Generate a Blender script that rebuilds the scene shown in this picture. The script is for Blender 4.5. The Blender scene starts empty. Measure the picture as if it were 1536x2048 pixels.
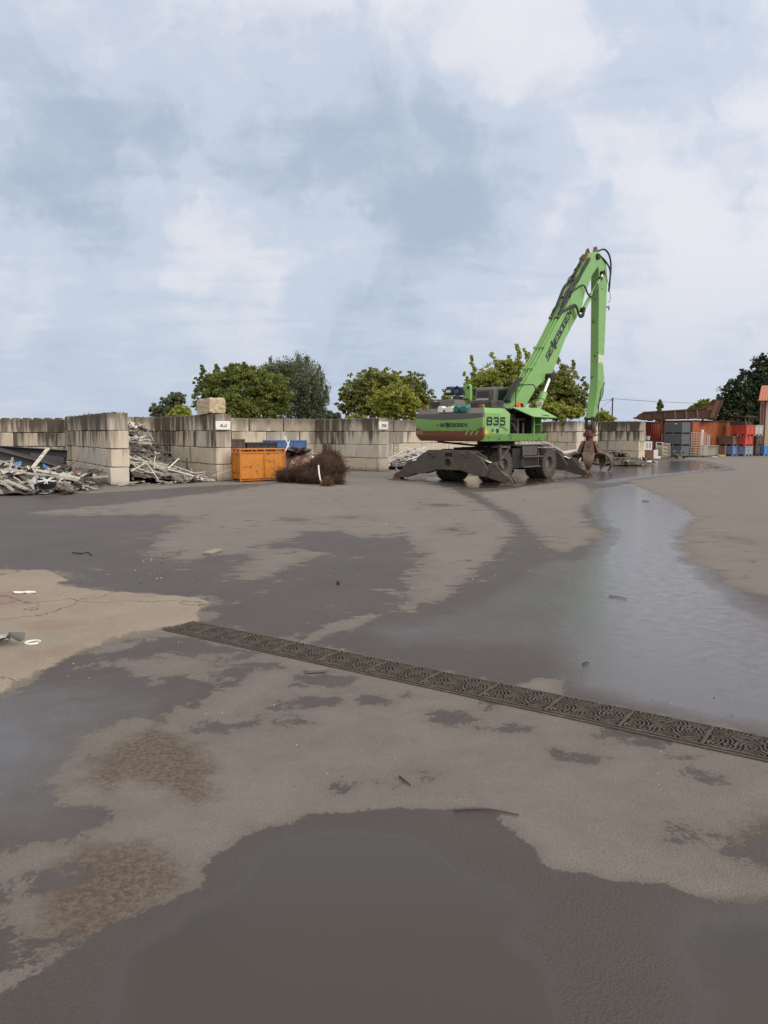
import bpy, bmesh, math, random
import numpy as np
from mathutils import Vector, Matrix, noise as mnoise
random.seed(7); RNG = np.random.default_rng(7)
R = math.radians
scene = bpy.context.scene
COL = scene.collection
# ------------------------------------------------------------------ camera model (metres; camera stands at the origin, 1.7 m up)
F = 1539.0; CAMH = 1.7; TH = math.atan((1024 - 867) / F)
CT, ST = math.cos(TH), math.sin(TH)
def ray(x, y):
    u = (x - 768) / F; v = (1024 - y) / F
    return Vector((u, CT + v * ST, -ST + v * CT))
def gp(x, y, z=0.0):
    r = ray(x, y); t = (z - CAMH) / r.z
    return Vector((0, 0, CAMH)) + r * t
def at(x, y, d):
    r = ray(x, y)
    return Vector((0, 0, CAMH)) + r * (d / r.y)
G = R(34.0)
E1 = Vector((math.cos(G), math.sin(G), 0)); E2 = Vector((-math.sin(G), math.cos(G), 0))

# ------------------------------------------------------------------ object helpers
def tag(o, label=None, cat=None, group=None, kind=None):
    if label: o['label'] = label
    if cat: o['category'] = cat
    if group: o['group'] = group
    if kind: o['kind'] = kind
    return o
def empty(name, loc=(0, 0, 0), rz=0.0, label=None, cat=None, group=None):
    o = bpy.data.objects.new(name, None); COL.objects.link(o)
    o.location = loc; o.rotation_euler = (0, 0, rz); o.empty_display_size = 0.2
    return tag(o, label, cat, group)
def link_mesh(name, me, parent=None, loc=None, rot=None):
    o = bpy.data.objects.new(name, me); COL.objects.link(o)
    if parent: o.parent = parent
    if loc is not None: o.location = loc
    if rot is not None: o.rotation_euler = rot
    return o
def copy_tree(o, parent=None):
    c = o.copy(); COL.objects.link(c); c.parent = parent
    for ch in list(o.children): copy_tree(ch, c)
    return c
class MB:
    def __init__(s): s.v = []; s.f = []; s.m = []
    def add(s, vs, fs, m=0, M=None):
        b = len(s.v)
        for p in vs:
            p = Vector(p)
            s.v.append(tuple(M @ p) if M is not None else tuple(p))
        for f in fs: s.f.append([b + i for i in f]); s.m.append(m)
        return s
    def bx(s, x0, x1, y0, y1, z0, z1, m=0, M=None, j=0.0):
        vs = [(x, y, z) for z in (z0, z1) for y in (y0, y1) for x in (x0, x1)]
        if j: vs = [tuple(c + random.uniform(-j, j) for c in p) for p in vs]
        return s.add(vs, [(0, 2, 3, 1), (4, 5, 7, 6), (0, 1, 5, 4), (2, 6, 7, 3), (0, 4, 6, 2), (1, 3, 7, 5)], m, M)
    def beam(s, p, q, w, h, m=0, up=(0, 0, 1)):
        p = Vector(p); q = Vector(q); d = q - p; L = d.length
        if L < 1e-6: return s
        d /= L; up = Vector(up)
        sd = d.cross(up)
        if sd.length < 1e-3: sd = d.cross(Vector((1, 0, 0)))
        sd.normalize(); u = sd.cross(d)
        M = Matrix((( sd.x, d.x, u.x, p.x), (sd.y, d.y, u.y, p.y), (sd.z, d.z, u.z, p.z), (0, 0, 0, 1)))
        return s.bx(-w / 2, w / 2, 0, L, -h / 2, h / 2, m, M)
    def cyl(s, p, q, r, n=16, r2=None, m=0, caps=True):
        p = Vector(p); q = Vector(q); d = (q - p).normalized(); r2 = r if r2 is None else r2
        a = d.cross(Vector((0, 0, 1)))
        if a.length < 1e-3: a = Vector((1, 0, 0))
        a.normalize(); b = d.cross(a)
        vs = []
        for c, rr in ((p, r), (q, r2)):
            for i in range(n):
                t = 2 * math.pi * i / n
                vs.append(c + a * (rr * math.cos(t)) + b * (rr * math.sin(t)))
        fs = [(i, (i + 1) % n, n + (i + 1) % n, n + i) for i in range(n)]
        if caps: fs += [tuple(range(n - 1, -1, -1)), tuple(range(n, 2 * n))]
        return s.add(vs, fs, m)
    def tube(s, pts, r, n=6, m=0, r2=None):
        pts = [Vector(p) for p in pts]; k = len(pts); vs = []; a = None
        for i, p in enumerate(pts):
            d = (pts[min(i + 1, k - 1)] - pts[max(i - 1, 0)])
            if d.length < 1e-9: d = Vector((0, 0, 1))
            d.normalize()
            if a is None:
                a = d.cross(Vector((0, 0, 1)))
                if a.length < 1e-3: a = d.cross(Vector((1, 0, 0)))
            a = a - d * a.dot(d)
            if a.length < 1e-6: a = d.orthogonal()
            a.normalize(); b = d.cross(a)
            rr = r if r2 is None else r + (r2 - r) * i / (k - 1)
            for t in range(n):
                w = 2 * math.pi * t / n
                vs.append(p + a * (rr * math.cos(w)) + b * (rr * math.sin(w)))
        fs = [(i * n + t, i * n + (t + 1) % n, (i + 1) * n + (t + 1) % n, (i + 1) * n + t) for i in range(k - 1) for t in range(n)]
        fs += [tuple(range(n - 1, -1, -1)), tuple(range((k - 1) * n, k * n))]
        return s.add(vs, fs, m)
    def prism(s, poly, a0, a1, fn, m=0, M=None):
        """poly: list of (u, v); fn(u, v, w) -> xyz; extruded from w = a0 to a1"""
        n = len(poly)
        vs = [fn(u, v, a0) for u, v in poly] + [fn(u, v, a1) for u, v in poly]
        fs = [(i, (i + 1) % n, n + (i + 1) % n, n + i) for i in range(n)]
        fs += [tuple(range(n - 1, -1, -1)), tuple(range(n, 2 * n))]
        return s.add(vs, fs, m, M)
    def lathe(s, prof, c, axis, n=32, m=0):
        """prof: list of (r, h) along axis (closed ring if first == last)"""
        c = Vector(c); d = Vector(axis).normalized()
        a = d.cross(Vector((0, 0, 1)))
        if a.length < 1e-3: a = Vector((1, 0, 0))
        a.normalize(); b = d.cross(a); k = len(prof); vs = []
        for i in range(n):
            t = 2 * math.pi * i / n; e = a * math.cos(t) + b * math.sin(t)
            vs += [c + e * r + d * h for r, h in prof]
        fs = [(i * k + j, i * k + j + 1, ((i + 1) % n) * k + j + 1, ((i + 1) % n) * k + j) for i in range(n) for j in range(k - 1)]
        return s.add(vs, fs, m)
    def build(s, name, mats, parent=None, bevel=0.0, smooth=35, loc=None, rot=None, M=None, seg=1):
        me = bpy.data.meshes.new(name)
        vs = s.v if M is None else [tuple(M @ Vector(p)) for p in s.v]
        me.from_pydata(vs, [], s.f)
        if not isinstance(mats, (list, tuple)): mats = [mats]
        for k in mats: me.materials.append(k)
        if len(mats) > 1: me.polygons.foreach_set('material_index', s.m)
        bm = bmesh.new(); bm.from_mesh(me); bmesh.ops.recalc_face_normals(bm, faces=bm.faces); bm.to_mesh(me); bm.free()
        if smooth:
            me.polygons.foreach_set('use_smooth', [True] * len(me.polygons))
            me.set_sharp_from_angle(angle=R(smooth))
        me.update()
        o = link_mesh(name, me, parent, loc, rot)
        if bevel:
            b = o.modifiers.new('bevel', 'BEVEL'); b.width = bevel; b.segments = seg; b.limit_method = 'ANGLE'; b.angle_limit = R(40)
        return o

# ------------------------------------------------------------------ node helpers and materials
class NT:
    def __init__(s, nt): s.nt = nt; s.n = nt.nodes; s.l = nt.links
    def node(s, t, **kw):
        n = s.n.new(t)
        for k, v in kw.items(): setattr(n, k, v)
        return n
    def put(s, sock, v):
        if isinstance(v, bpy.types.NodeSocket): s.l.new(v, sock)
        elif isinstance(v, (tuple, list)) and len(v) == 3 and sock.type == 'RGBA': sock.default_value = (*v, 1)
        else: sock.default_value = v
    def math(s, op, a, b=0.0, c=None, clamp=False):
        n = s.node('ShaderNodeMath', operation=op, use_clamp=clamp)
        s.put(n.inputs[0], a); s.put(n.inputs[1], b)
        if c is not None: s.put(n.inputs[2], c)
        return n.outputs[0]
    def vmath(s, op, a, b=(0, 0, 0), scale=None):
        n = s.node('ShaderNodeVectorMath', operation=op)
        s.put(n.inputs[0], a); s.put(n.inputs[1], b)
        if scale is not None: s.put(n.inputs['Scale'], scale)
        return n.outputs['Value'] if op in ('DOT_PRODUCT', 'LENGTH') else n.outputs['Vector']
    def noise(s, vec, scale=5.0, detail=3.0, rough=0.55, dist=0.0):
        n = s.node('ShaderNodeTexNoise'); s.put(n.inputs['Vector'], vec)
        n.inputs['Scale'].default_value = scale; n.inputs['Detail'].default_value = detail
        n.inputs['Roughness'].default_value = rough; n.inputs['Distortion'].default_value = dist
        return n.outputs['Fac']
    def step(s, v, a, b):
        n = s.node('ShaderNodeMapRange', interpolation_type='SMOOTHSTEP')
        s.put(n.inputs[0], v); s.put(n.inputs[1], a); s.put(n.inputs[2], b)
        return n.outputs[0]
    def mix(s, f, a, b, mode='MIX'):
        n = s.node('ShaderNodeMix', data_type='RGBA', blend_type=mode)
        s.put(n.inputs[0], f); s.put(n.inputs[6], a); s.put(n.inputs[7], b)
        return n.outputs[2]
    def mixf(s, f, a, b):
        n = s.node('ShaderNodeMix', data_type='FLOAT'); s.put(n.inputs[0], f); s.put(n.inputs[2], a); s.put(n.inputs[3], b)
        return n.outputs[0]
    def scale(s, vec, sc):
        return s.vmath('MULTIPLY', vec, sc)
    def bump(s, h, strength=0.3, dist=0.01, normal=None):
        n = s.node('ShaderNodeBump'); s.put(n.inputs['Strength'], strength)
        n.inputs['Distance'].default_value = dist; s.put(n.inputs['Height'], h)
        if normal: s.l.new(normal, n.inputs['Normal'])
        return n.outputs['Normal']
def new_mat(name):
    m = bpy.data.materials.new(name); m.use_nodes = True
    t = NT(m.node_tree); b = t.n['Principled BSDF']
    return m, t, b
def lin(r, g, b):
    f = lambda c: ((c / 255 + 0.055) / 1.055) ** 2.4 if c > 10 else c / 255 / 12.92
    return (f(r), f(g), f(b))
def sc3(c, k): return tuple(x * k for x in c)
MATS = {}
def P(name, col, rough=0.6, metal=0.0, var=0.25, scale=6.0, bump=0.0, bscale=60.0, dirt=None, dirt_amt=0.5, dscale=3.0, streak=False, rand=0.0, spec=0.5):
    """painted / plain surface with tonal variation, optional dirt or rust patches, optional per-object tone"""
    if name in MATS: return MATS[name]
    m, t, b = new_mat(name)
    tc = t.node('ShaderNodeTexCoord'); v = tc.outputs['Object']
    n1 = t.noise(v, scale, 4, 0.6)
    c = t.mix(n1, sc3(col, 1 - var), sc3(col, 1 + var))
    rg = rough
    if rand:
        oi = t.node('ShaderNodeObjectInfo')
        k = t.math('MULTIPLY_ADD', oi.outputs['Random'], 2 * rand, 1 - rand)
        cm = t.node('ShaderNodeCombineXYZ'); [t.put(cm.inputs[i], k) for i in range(3)]
        c = t.mix(1.0, c, cm.outputs[0], 'MULTIPLY')
    if dirt:
        vv = t.scale(v, (1.0, 1.0, 0.18)) if streak else v
        d = t.noise(vv, dscale, 6, 0.68)
        lo = 0.72 - dirt_amt * 0.4
        msk = t.step(d, lo, lo + 0.12)
        c = t.mix(t.math('MULTIPLY', msk, 0.85), c, dirt)
        rg = t.mixf(msk, rough, min(0.9, rough + 0.3))
    t.put(b.inputs['Base Color'], c); t.put(b.inputs['Roughness'], rg); b.inputs['Metallic'].default_value = metal
    b.inputs['Specular IOR Level'].default_value = spec
    if bump: t.l.new(t.bump(t.noise(v, bscale, 4), bump, 0.01), b.inputs['Normal'])
    MATS[name] = m
    return m
RUST = (0.10, 0.04, 0.02)
GREEN = (0.195, 0.395, 0.125)
M_green = P('green_paint', GREEN, 0.42, var=0.13, scale=1.4, dirt=(0.075, 0.15, 0.045), dirt_amt=0.36, dscale=1.8, streak=True)
M_greenworn = P('worn_green_paint', sc3(GREEN, 0.95), 0.5, var=0.14, scale=3.0, dirt=(0.03, 0.05, 0.02), dirt_amt=0.42, dscale=5.0)
M_dirtsteel = P('dirty_grey_steel', (0.080, 0.070, 0.061), 0.65, var=0.35, scale=5, bump=0.25, bscale=25, dirt=(0.15, 0.115, 0.085), dirt_amt=0.5, dscale=3)
M_black = P('black_steel', (0.012, 0.012, 0.012), 0.6, var=0.4)
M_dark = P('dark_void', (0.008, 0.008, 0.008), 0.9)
M_rubber = P('black_hose_rubber', (0.01, 0.01, 0.011), 0.5)
M_tyre = P('dusty_tyre_rubber', (0.065, 0.056, 0.048), 0.85, var=0.4, scale=8, bump=0.3, bscale=40)
M_rim = P('dusty_rim', (0.14, 0.122, 0.105), 0.7, var=0.3, scale=6)
M_chrome = P('chrome_rod', (0.75, 0.76, 0.78), 0.12, 1.0, var=0.03)
M_grey = P('grey_cover_paint', (0.10, 0.098, 0.095), 0.55, var=0.15, dirt=(0.05, 0.04, 0.035), dirt_amt=0.3)
M_cab = P('cab_grey_paint', (0.11, 0.108, 0.10), 0.5, var=0.15, dirt=(0.06, 0.055, 0.05), dirt_amt=0.3)
M_silver = P('silver_trim', (0.5, 0.5, 0.5), 0.35, 0.7)
M_ink = P('black_lettering', (0.01, 0.012, 0.012), 0.5, var=0.1)
M_grapple = P('rusty_grapple_steel', (0.105, 0.062, 0.042), 0.65, var=0.4, scale=7, bump=0.3, bscale=30, dirt=(0.16, 0.12, 0.085), dirt_amt=0.45, dscale=5)
M_grapred = P('worn_red_grapple', (0.12, 0.036, 0.028), 0.6, var=0.4, scale=7, dirt=(0.06, 0.035, 0.025), dirt_amt=0.6, dscale=5)
M_bladesteel = P('worn_claw_steel', (0.13, 0.092, 0.064), 0.5, 0.3, var=0.35, scale=6, dirt=(0.08, 0.045, 0.03), dirt_amt=0.5)
M_orange = P('orange_skip_paint', (0.55, 0.205, 0.022), 0.5, var=0.18, scale=3, dirt=(0.16, 0.06, 0.02), dirt_amt=0.46, dscale=5, bump=0.1, bscale=15)
M_white = P('white_plastic', (0.72, 0.72, 0.70), 0.5, var=0.08)
M_whitealu = P('white_coated_aluminium', (0.50, 0.485, 0.44), 0.4, var=0.2, rand=0.45, dirt=(0.22, 0.19, 0.155), dirt_amt=0.5, dscale=6)
M_alu = P('raw_aluminium_scrap', (0.38, 0.36, 0.33), 0.42, 0.55, var=0.3, rand=0.45, dirt=(0.12, 0.10, 0.085), dirt_amt=0.5, dscale=5)
M_darkscrap = P('dark_grey_scrap', (0.075, 0.07, 0.066), 0.5, 0.3, var=0.4, rand=0.5, dirt=(0.12, 0.09, 0.07), dirt_amt=0.5)
M_anthracite = P('anthracite_coated_panel', (0.03, 0.033, 0.038), 0.4, var=0.2, dirt=(0.06, 0.06, 0.06), dirt_amt=0.3)
M_red = P('red_plastic', (0.50, 0.07, 0.045), 0.5, var=0.2, dirt=(0.30, 0.09, 0.07), dirt_amt=0.4, streak=True)
M_blue = P('blue_plastic', (0.05, 0.13, 0.33), 0.5, var=0.2, dirt=(0.12, 0.15, 0.2), dirt_amt=0.35, streak=True)
# ------------------------------------------------------------------ camera, world, sun
cd = bpy.data.cameras.new('camera'); cam = bpy.data.objects.new('camera', cd); COL.objects.link(cam)
cam.location = (0, 0, CAMH); cam.rotation_euler = (R(90) - TH, 0, 0)
cd.sensor_fit = 'VERTICAL'; cd.sensor_height = 36; cd.lens = 36 * F / 2048; cd.clip_end = 3000; cd.clip_start = 0.05
scene.camera = cam
SUN_EL, SUN_DIR = R(26), Vector((0.78, -0.62, 0)).normalized()
w = bpy.data.worlds.new('World'); scene.world = w; w.use_nodes = True
t = NT(w.node_tree); bg = t.n['Background']
sky = t.node('ShaderNodeTexSky', sky_type='NISHITA', sun_disc=False)
sky.sun_elevation = SUN_EL; sky.sun_rotation = math.atan2(SUN_DIR.x, SUN_DIR.y); sky.air_density = 1.2; sky.dust_density = 2.0
tc = t.node('ShaderNodeTexCoord'); d = tc.outputs['Generated']
sx = t.node('ShaderNodeSeparateXYZ'); t.l.new(d, sx.inputs[0]); dz = sx.outputs['Z']
zz = t.math('ADD', t.math('MAXIMUM', dz, 0.0), 0.16)
cp = t.node('ShaderNodeCombineXYZ')
t.put(cp.inputs[0], t.math('DIVIDE', sx.outputs['X'], zz)); t.put(cp.inputs[1], t.math('DIVIDE', sx.outputs['Y'], zz))
pl = t.vmath('ADD', cp.outputs[0], (3.1, 1.7, 0.0))
wn = t.node('ShaderNodeTexNoise'); t.l.new(d, wn.inputs['Vector']); wn.inputs['Scale'].default_value = 5.0; wn.inputs['Detail'].default_value = 5
wn.inputs['Roughness'].default_value = 0.6
dw = t.vmath('NORMALIZE', t.vmath('ADD', d, t.vmath('SCALE', t.vmath('SUBTRACT', wn.outputs['Color'], (0.5, 0.5, 0.5)), scale=0.24)))
n_big = t.noise(pl, 0.9, 6, 0.52, 0.35)
n_fine = t.noise(t.scale(pl, (1.0, 1.6, 1.0)), 2.6, 8, 0.56, 0.5)
val = t.math('ADD', t.math('MULTIPLY', t.math('SUBTRACT', n_big, 0.5), 0.9), t.math('MULTIPLY', t.math('SUBTRACT', n_fine, 0.5), 0.75))
n_puff = t.noise(dw, 7.5, 7, 0.58, 0.25)
val = t.math('MULTIPLY_ADD', t.math('SUBTRACT', n_puff, 0.5), 1.55, val)
# broad cloud masses of this afternoon, each a soft lobe round a direction in the sky
for px, py, k, a in ((620, 300, 130, -0.42), (860, 250, 120, -0.32), (980, 370, 100, -0.20), (760, 340, 400, 0.12), (520, 200, 260, -0.2), (90, 240, 110, -0.46), (260, 400, 150, -0.36), (1330, 60, 200, -0.25), (760, 190, 300, -0.25),
                     (600, 110, 120, 0.50), (1010, 30, 160, 0.3), (420, 430, 260, 0.40), (60, 585, 300, 0.40), (470, 580, 130, 0.42), (330, 500, 300, 0.25), (1420, 420, 60, 0.30), (1100, 60, 120, 0.20),
                     (1500, 560, 90, 0.22), (250, 120, 160, 0.22), (1330, 250, 160, -0.16), (1080, 140, 130, 0.10), (150, 660, 160, -0.25), (700, 690, 60, -0.22), (1530, 350, 300, -0.25)):
    q = ray(px, py).normalized()
    e = t.math('MULTIPLY', t.math('SUBTRACT', t.vmath('DOT_PRODUCT', dw, tuple(q)), 1.0), float(k))
    val = t.math('MULTIPLY_ADD', t.math('EXPONENT', e), a, val)
f = t.step(val, -0.85, 0.60)
dark, mid, lite = lin(173, 188, 207), lin(201, 211, 227), lin(230, 231, 239)
c = t.mix(t.step(f, 0.0, 0.5), dark, t.mix(t.step(f, 0.5, 1.0), mid, lite))
hz = t.step(dz, 0.24, 0.02)
c = t.mix(t.math('MULTIPLY', hz, 0.55), c, lin(184, 199, 220))
up = t.step(dz, 0.42, 1.0)
sg = t.math('EXPONENT', t.math('MULTIPLY', t.math('SUBTRACT', t.vmath('DOT_PRODUCT', d, (SUN_DIR.x * 0.85, SUN_DIR.y * 0.85, 0.52)), 1.0), 3.0))
c = t.mix(t.step(dz, 0.47, 0.62), c, (0.79, 0.75, 0.705))
c = t.mix(t.math('MULTIPLY', t.step(sx.outputs['Y'], 0.25, -0.3), 0.9), c, (0.74, 0.685, 0.63))
gain = t.math('ADD', t.math('MULTIPLY_ADD', up, 0.75, 1.0), t.math('MULTIPLY', sg, 1.3))
c = t.vmath('SCALE', c, scale=t.math('MULTIPLY', gain, 10.0))
c = t.mix(t.step(dz, 0.0, -0.06), c, (1.5, 1.3, 1.1))
c = t.mix(0.95, sky.outputs[0], c)
t.l.new(c, bg.inputs['Color']); bg.inputs['Strength'].default_value = 0.1
sd = bpy.data.lights.new('sun', 'SUN'); sun = bpy.data.objects.new('sun', sd); COL.objects.link(sun)
sd.energy = 1.3; sd.angle = R(22); sd.color = (1.0, 0.90, 0.78)
sv = Vector((SUN_DIR.x * math.cos(SUN_EL), SUN_DIR.y * math.cos(SUN_EL), math.sin(SUN_EL)))
sun.rotation_euler = (-sv).to_track_quat('-Z', 'Y').to_euler(); sun.location = sv * 60
vs_ = scene.view_settings; vs_.view_transform = 'Standard'; vs_.look = 'None'; vs_.exposure = 0.0; vs_.gamma = 1.0

# ------------------------------------------------------------------ ground: one sheet; where it is wet, flooded, sandy or stained is stored as distance to the patch edge
def poly_px(pts): return np.array([tuple(gp(x, max(y, 876)))[:2] for x, y in pts])
def sdf(pts, P2):
    A = P2; B = np.roll(P2, -1, 0); best = np.full(len(pts), 1e9); ins = np.zeros(len(pts), bool)
    for a, b in zip(A, B):
        ab = b - a; ap = pts - a
        tt = np.clip((ap @ ab) / max(ab @ ab, 1e-9), 0, 1)
        dd = ap - tt[:, None] * ab; best = np.minimum(best, np.einsum('ij,ij->i', dd, dd))
        if a[1] != b[1]:
            cr = ((a[1] > pts[:, 1]) != (b[1] > pts[:, 1])) & (pts[:, 0] < (b[0] - a[0]) * (pts[:, 1] - a[1]) / (b[1] - a[1]) + a[0])
            ins ^= cr
    dd = np.sqrt(best); return np.where(ins, dd, -dd)
W1 = [(-300,990),(200,986),(440,970),(560,966),(430,985),(330,996),(200,1012),(60,1024),(130,1031),(330,1028),(375,1036),(340,1060),(305,1090),(312,1112),(350,1126),(420,1113),(500,1103),(512,1118),(475,1150),(490,1162),(535,1150),(560,1135),(600,1125),(655,1108),(600,1100),(520,1094),(565,1080),(610,1065),(690,1060),(722,1075),(800,1072),(830,1085),(840,1110),(828,1150),(808,1208),(798,1220),(738,1230),(640,1262),(600,1300),(400,1250),(402,1216),(424,1204),(398,1194),(330,1196),(270,1192),(200,1188),(140,1174),(138,1154),(100,1144),(0,1142),(-300,1138)]
W2 = [(1168,970),(1187,995),(1158,1020),(1176,1047),(1202,1066),(1182,1086),(1128,1102),(1093,1086),(1063,1062),(1040,1032),(990,1010),(962,990),(925,972),(900,978),(943,997),(993,1026),(1028,1056),(1013,1086),(978,1121),(933,1161),(898,1190),(843,1211),(798,1222),(738,1232),(590,1290),(768,1324),(1000,1374),(1122,1396),(1262,1427),(1420,1458),(1536,1484),(1800,1536),(1800,1215),(1536,1192),(1488,1181),(1458,1156),(1420,1140),(1380,1116),(1363,1075),(1380,1058),(1394,1033),(1358,1010),(1318,990),(1274,971),(1256,962),(1340,951),(1420,942),(1470,941),(1464,935),(1430,926),(1397,921),(1340,916),(1290,919),(1240,922),(1190,926),(1160,935),(1120,945),(1140,960)]
W3 = [(840,952),(1000,942),(1180,930),(1260,925),(1200,945),(1180,966),(1100,966),(1010,980),(955,985),(900,976),(860,970)]
W4 = [(0,1972),(30,1960),(75,1945),(112,1915),(165,1885),(220,1850),(280,1825),(340,1800),(385,1770),(405,1745),(435,1715),(475,1685),(520,1665),(570,1648),(620,1628),(675,1618),(720,1614),(768,1615),(828,1612),(893,1613),(968,1618),(1000,1625),(1013,1642),(1038,1660),(1078,1690),(1095,1707),(1110,1725),(1148,1737),(1193,1747),(1233,1762),(1298,1770),(1358,1778),(1408,1795),(1488,1805),(1536,1804),(1800,1815),(2400,2600),(-1200,2600),(-300,2010)]
W5 = [(0,1392),(50,1360),(125,1317),(200,1292),(270,1272),(340,1263),(430,1282),(500,1302),(575,1327),(580,1337),(520,1347),(500,1366),(470,1386),(430,1402),(370,1421),(330,1441),(262,1442),(226,1456),(202,1481),(190,1515),(170,1530),(122,1560),(120,1582),(170,1600),(228,1615),(245,1640),(190,1660),(125,1690),(30,1717),(0,1722),(-300,1760),(-300,1480)]
H5 = [(300,1318),(350,1312),(420,1309),(475,1303),(410,1326),(375,1336),(405,1350),(430,1363),(380,1361),(320,1356),(275,1346)]
H5b = [(170,1331),(200,1321),(240,1319),(215,1330)]
H5c = [(186,1306),(215,1294),(268,1287),(235,1300)]
W6 = [(0,1782),(20,1790),(32,1830),(60,1862),(82,1882),(60,1932),(0,1962),(-200,1960),(-200,1770)]
W7 = [(1536,1628),(1480,1632),(1462,1650),(1440,1648),(1425,1668),(1455,1682),(1450,1705),(1490,1722),(1536,1738),(1700,1750),(1700,1620)]
W8 = [(1122,1510),(1150,1496),(1185,1495),(1215,1512),(1200,1526),(1172,1534),(1140,1524)]
SPOTS = [(655,1397,42,13),(745,1399,34,9),(640,1362,30,5),(695,1470,32,11),(590,1448,24,9),(560,1440,14,6),(70,1778,17,15),(405,1467,14,5),(1046,1517,12,4),(868,1560,9,5),(545,1416,16,7),(508,1438,9,6),(1108,1500,18,6),(765,1440,14,6),(1400,1545,18,4),(1340,1512,14,4),(1010,1462,10,3),(905,1436,16,5),(985,1400,26,6),(1240,1468,34,6),(1310,1490,30,5),(705,1608,8,6),(1335,1655,10,4),(930,1425,20,4),(385,1138,18,4),(590,1040,20,3),(700,1035,16,2),(900,1060,14,3),(880,1010,22,3),(1500,1085,10,3)]
FILM1 = [(1200,985),(1256,975),(1330,1005),(1372,1034),(1352,1060),(1345,1085),(1372,1125),(1412,1150),(1480,1195),(1800,1240),(1800,1500),(1536,1440),(1490,1432),(1420,1436),(1262,1400),(1150,1378),(1060,1330),(1000,1300),(960,1310),(880,1290),(760,1290),(690,1272),(700,1250),(800,1242),(880,1222),(960,1190),(1040,1150),(1095,1110),(1150,1120),(1215,1100),(1225,1060),(1200,1035),(1180,1015)]
FILM1B = [(1195,980),(1262,968),(1345,1003),(1396,1034),(1368,1060),(1362,1085),(1375,1122),(1420,1155),(1500,1215),(1600,1270),(1620,1480),(1500,1455),(1420,1438),(1262,1402),(1160,1372),(1125,1320),(1105,1250),(1110,1190),(1150,1140),(1190,1110),(1215,1085),(1225,1060),(1200,1035),(1185,1010)]
FILM2 = [(1230,928),(1300,921),(1390,923),(1455,936),(1400,941),(1330,949),(1265,956),(1200,966),(1180,960)]
FILM4 = [(200,2600),(215,2048),(240,1950),(275,1890),(350,1842),(450,1772),(500,1722),(565,1682),(640,1662),(768,1658),(815,1666),(868,1705),(958,1750),(1050,1790),(1090,1830),(1060,1890),(1120,1950),(1118,2048),(1118,2600)]
FILM5 = [(1400,1850),(1536,1825),(1900,1850),(1900,2300),(1480,2200),(1400,1990)]
FILM6 = [(-200,1400),(0,1420),(110,1440),(130,1500),(60,1570),(0,1600),(-200,1640)]
SAND = [(-300,1132),(0,1142),(100,1143),(136,1160),(114,1170),(140,1175),(200,1183),(330,1192),(400,1198),(421,1206),(396,1224),(402,1243),(345,1258),(300,1262),(240,1275),(150,1310),(60,1357),(0,1387),(-300,1480)]
RUST1 = [(175,1560),(190,1520),(232,1490),(300,1457),(360,1470),(402,1500),(437,1540),(421,1560),(432,1600),(400,1610),(350,1600),(310,1575),(270,1556),(240,1570),(205,1585)]
RUST2 = [(100,1760),(130,1720),(200,1690),(300,1683),(350,1715),(372,1745),(365,1775),(330,1800),(250,1838),(180,1875),(130,1905),(92,1885),(85,1830)]
RUST3 = [(1470,1650),(1536,1640),(1600,1640),(1600,1745),(1530,1730),(1480,1700)]
us = np.concatenate([np.linspace(-1.6, -0.66, 24)[:-1], np.linspace(-0.66, 0.66, 300), np.linspace(0.66, 1.6, 24)[1:]])
ys = np.concatenate([np.linspace(-40, 0, 15), np.linspace(0.4, 1.7, 6), np.geomspace(1.8, 75, 320), np.geomspace(80, 900, 18)])
ww = np.where(ys > 1.8, ys, 1.8 + (1.8 - ys))
GX = (us[None, :] * ww[:, None]).ravel(); GY = np.repeat(ys, len(us)); GP = np.stack([GX, GY], 1)
near = (GY < 90) & (GY > -10)
def fieldof(polys, holes=(), spots=(), clampv=3.0):
    r = np.full(len(GP), -clampv); pts = GP[near]; v = np.full(len(pts), -clampv)
    for pl_, k in polys: v = np.maximum(v, sdf(pts, poly_px(pl_)) * k)
    for pl_, k in holes: v = np.minimum(v, -sdf(pts, poly_px(pl_)) * k)
    for sx_, sy_, rx, ry in spots:
        a = gp(sx_, sy_); b1 = (gp(sx_ + rx, sy_) - a).length; b2 = (gp(sx_, sy_ - ry) - gp(sx_, sy_ + ry)).length / 2
        q = np.sqrt(((pts[:, 0] - a.x) / b1) ** 2 + ((pts[:, 1] - a.y) / b2) ** 2)
        v = np.maximum(v, (1 - q) * min(b1, b2) * 0.8 + np.where(q < 1.2, 0.03, 0))
    r[near] = np.clip(v, -clampv, clampv); return r
wet = fieldof([(W1, 1), (W2, 1.6), (W3, 0.8), (W4, 5), (W5, 1.4), (W6, 0.8), (W7, 1.4), (W8, 1)], [(H5, 1), (H5b, 1), (H5c, 1), ([(1060, 1376), (1080, 1362), (1110, 1366), (1126, 1386), (1100, 1393)], 1.5)], SPOTS)
halo = fieldof([(FILM1, 1.0)])
film = np.maximum(-3.0, fieldof([(FILM1B, 1.5), ([(850, 955), (1000, 950), (1150, 945), (1120, 965), (1010, 976), (930, 976)], 0.5), (FILM2, 0.7), (FILM6, 0.45)]))
pud = fieldof([(FILM4, 1.6), (FILM5, 1.0)])
sand = fieldof([(SAND, 1)])
rust = fieldof([(RUST1, 1), (RUST2, 1), (RUST3, 1)])
nc, nr = len(us), len(ys)
GZ = np.zeros(len(GP))
GZ += np.clip(sand / 0.05, 0, 1) * 0.030
idx = np.arange(nc * nr).reshape(nr, nc)
fs = np.stack([idx[:-1, :-1], idx[:-1, 1:], idx[1:, 1:], idx[1:, :-1]], -1).reshape(-1, 4)
me = bpy.data.meshes.new('yard_ground')
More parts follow.
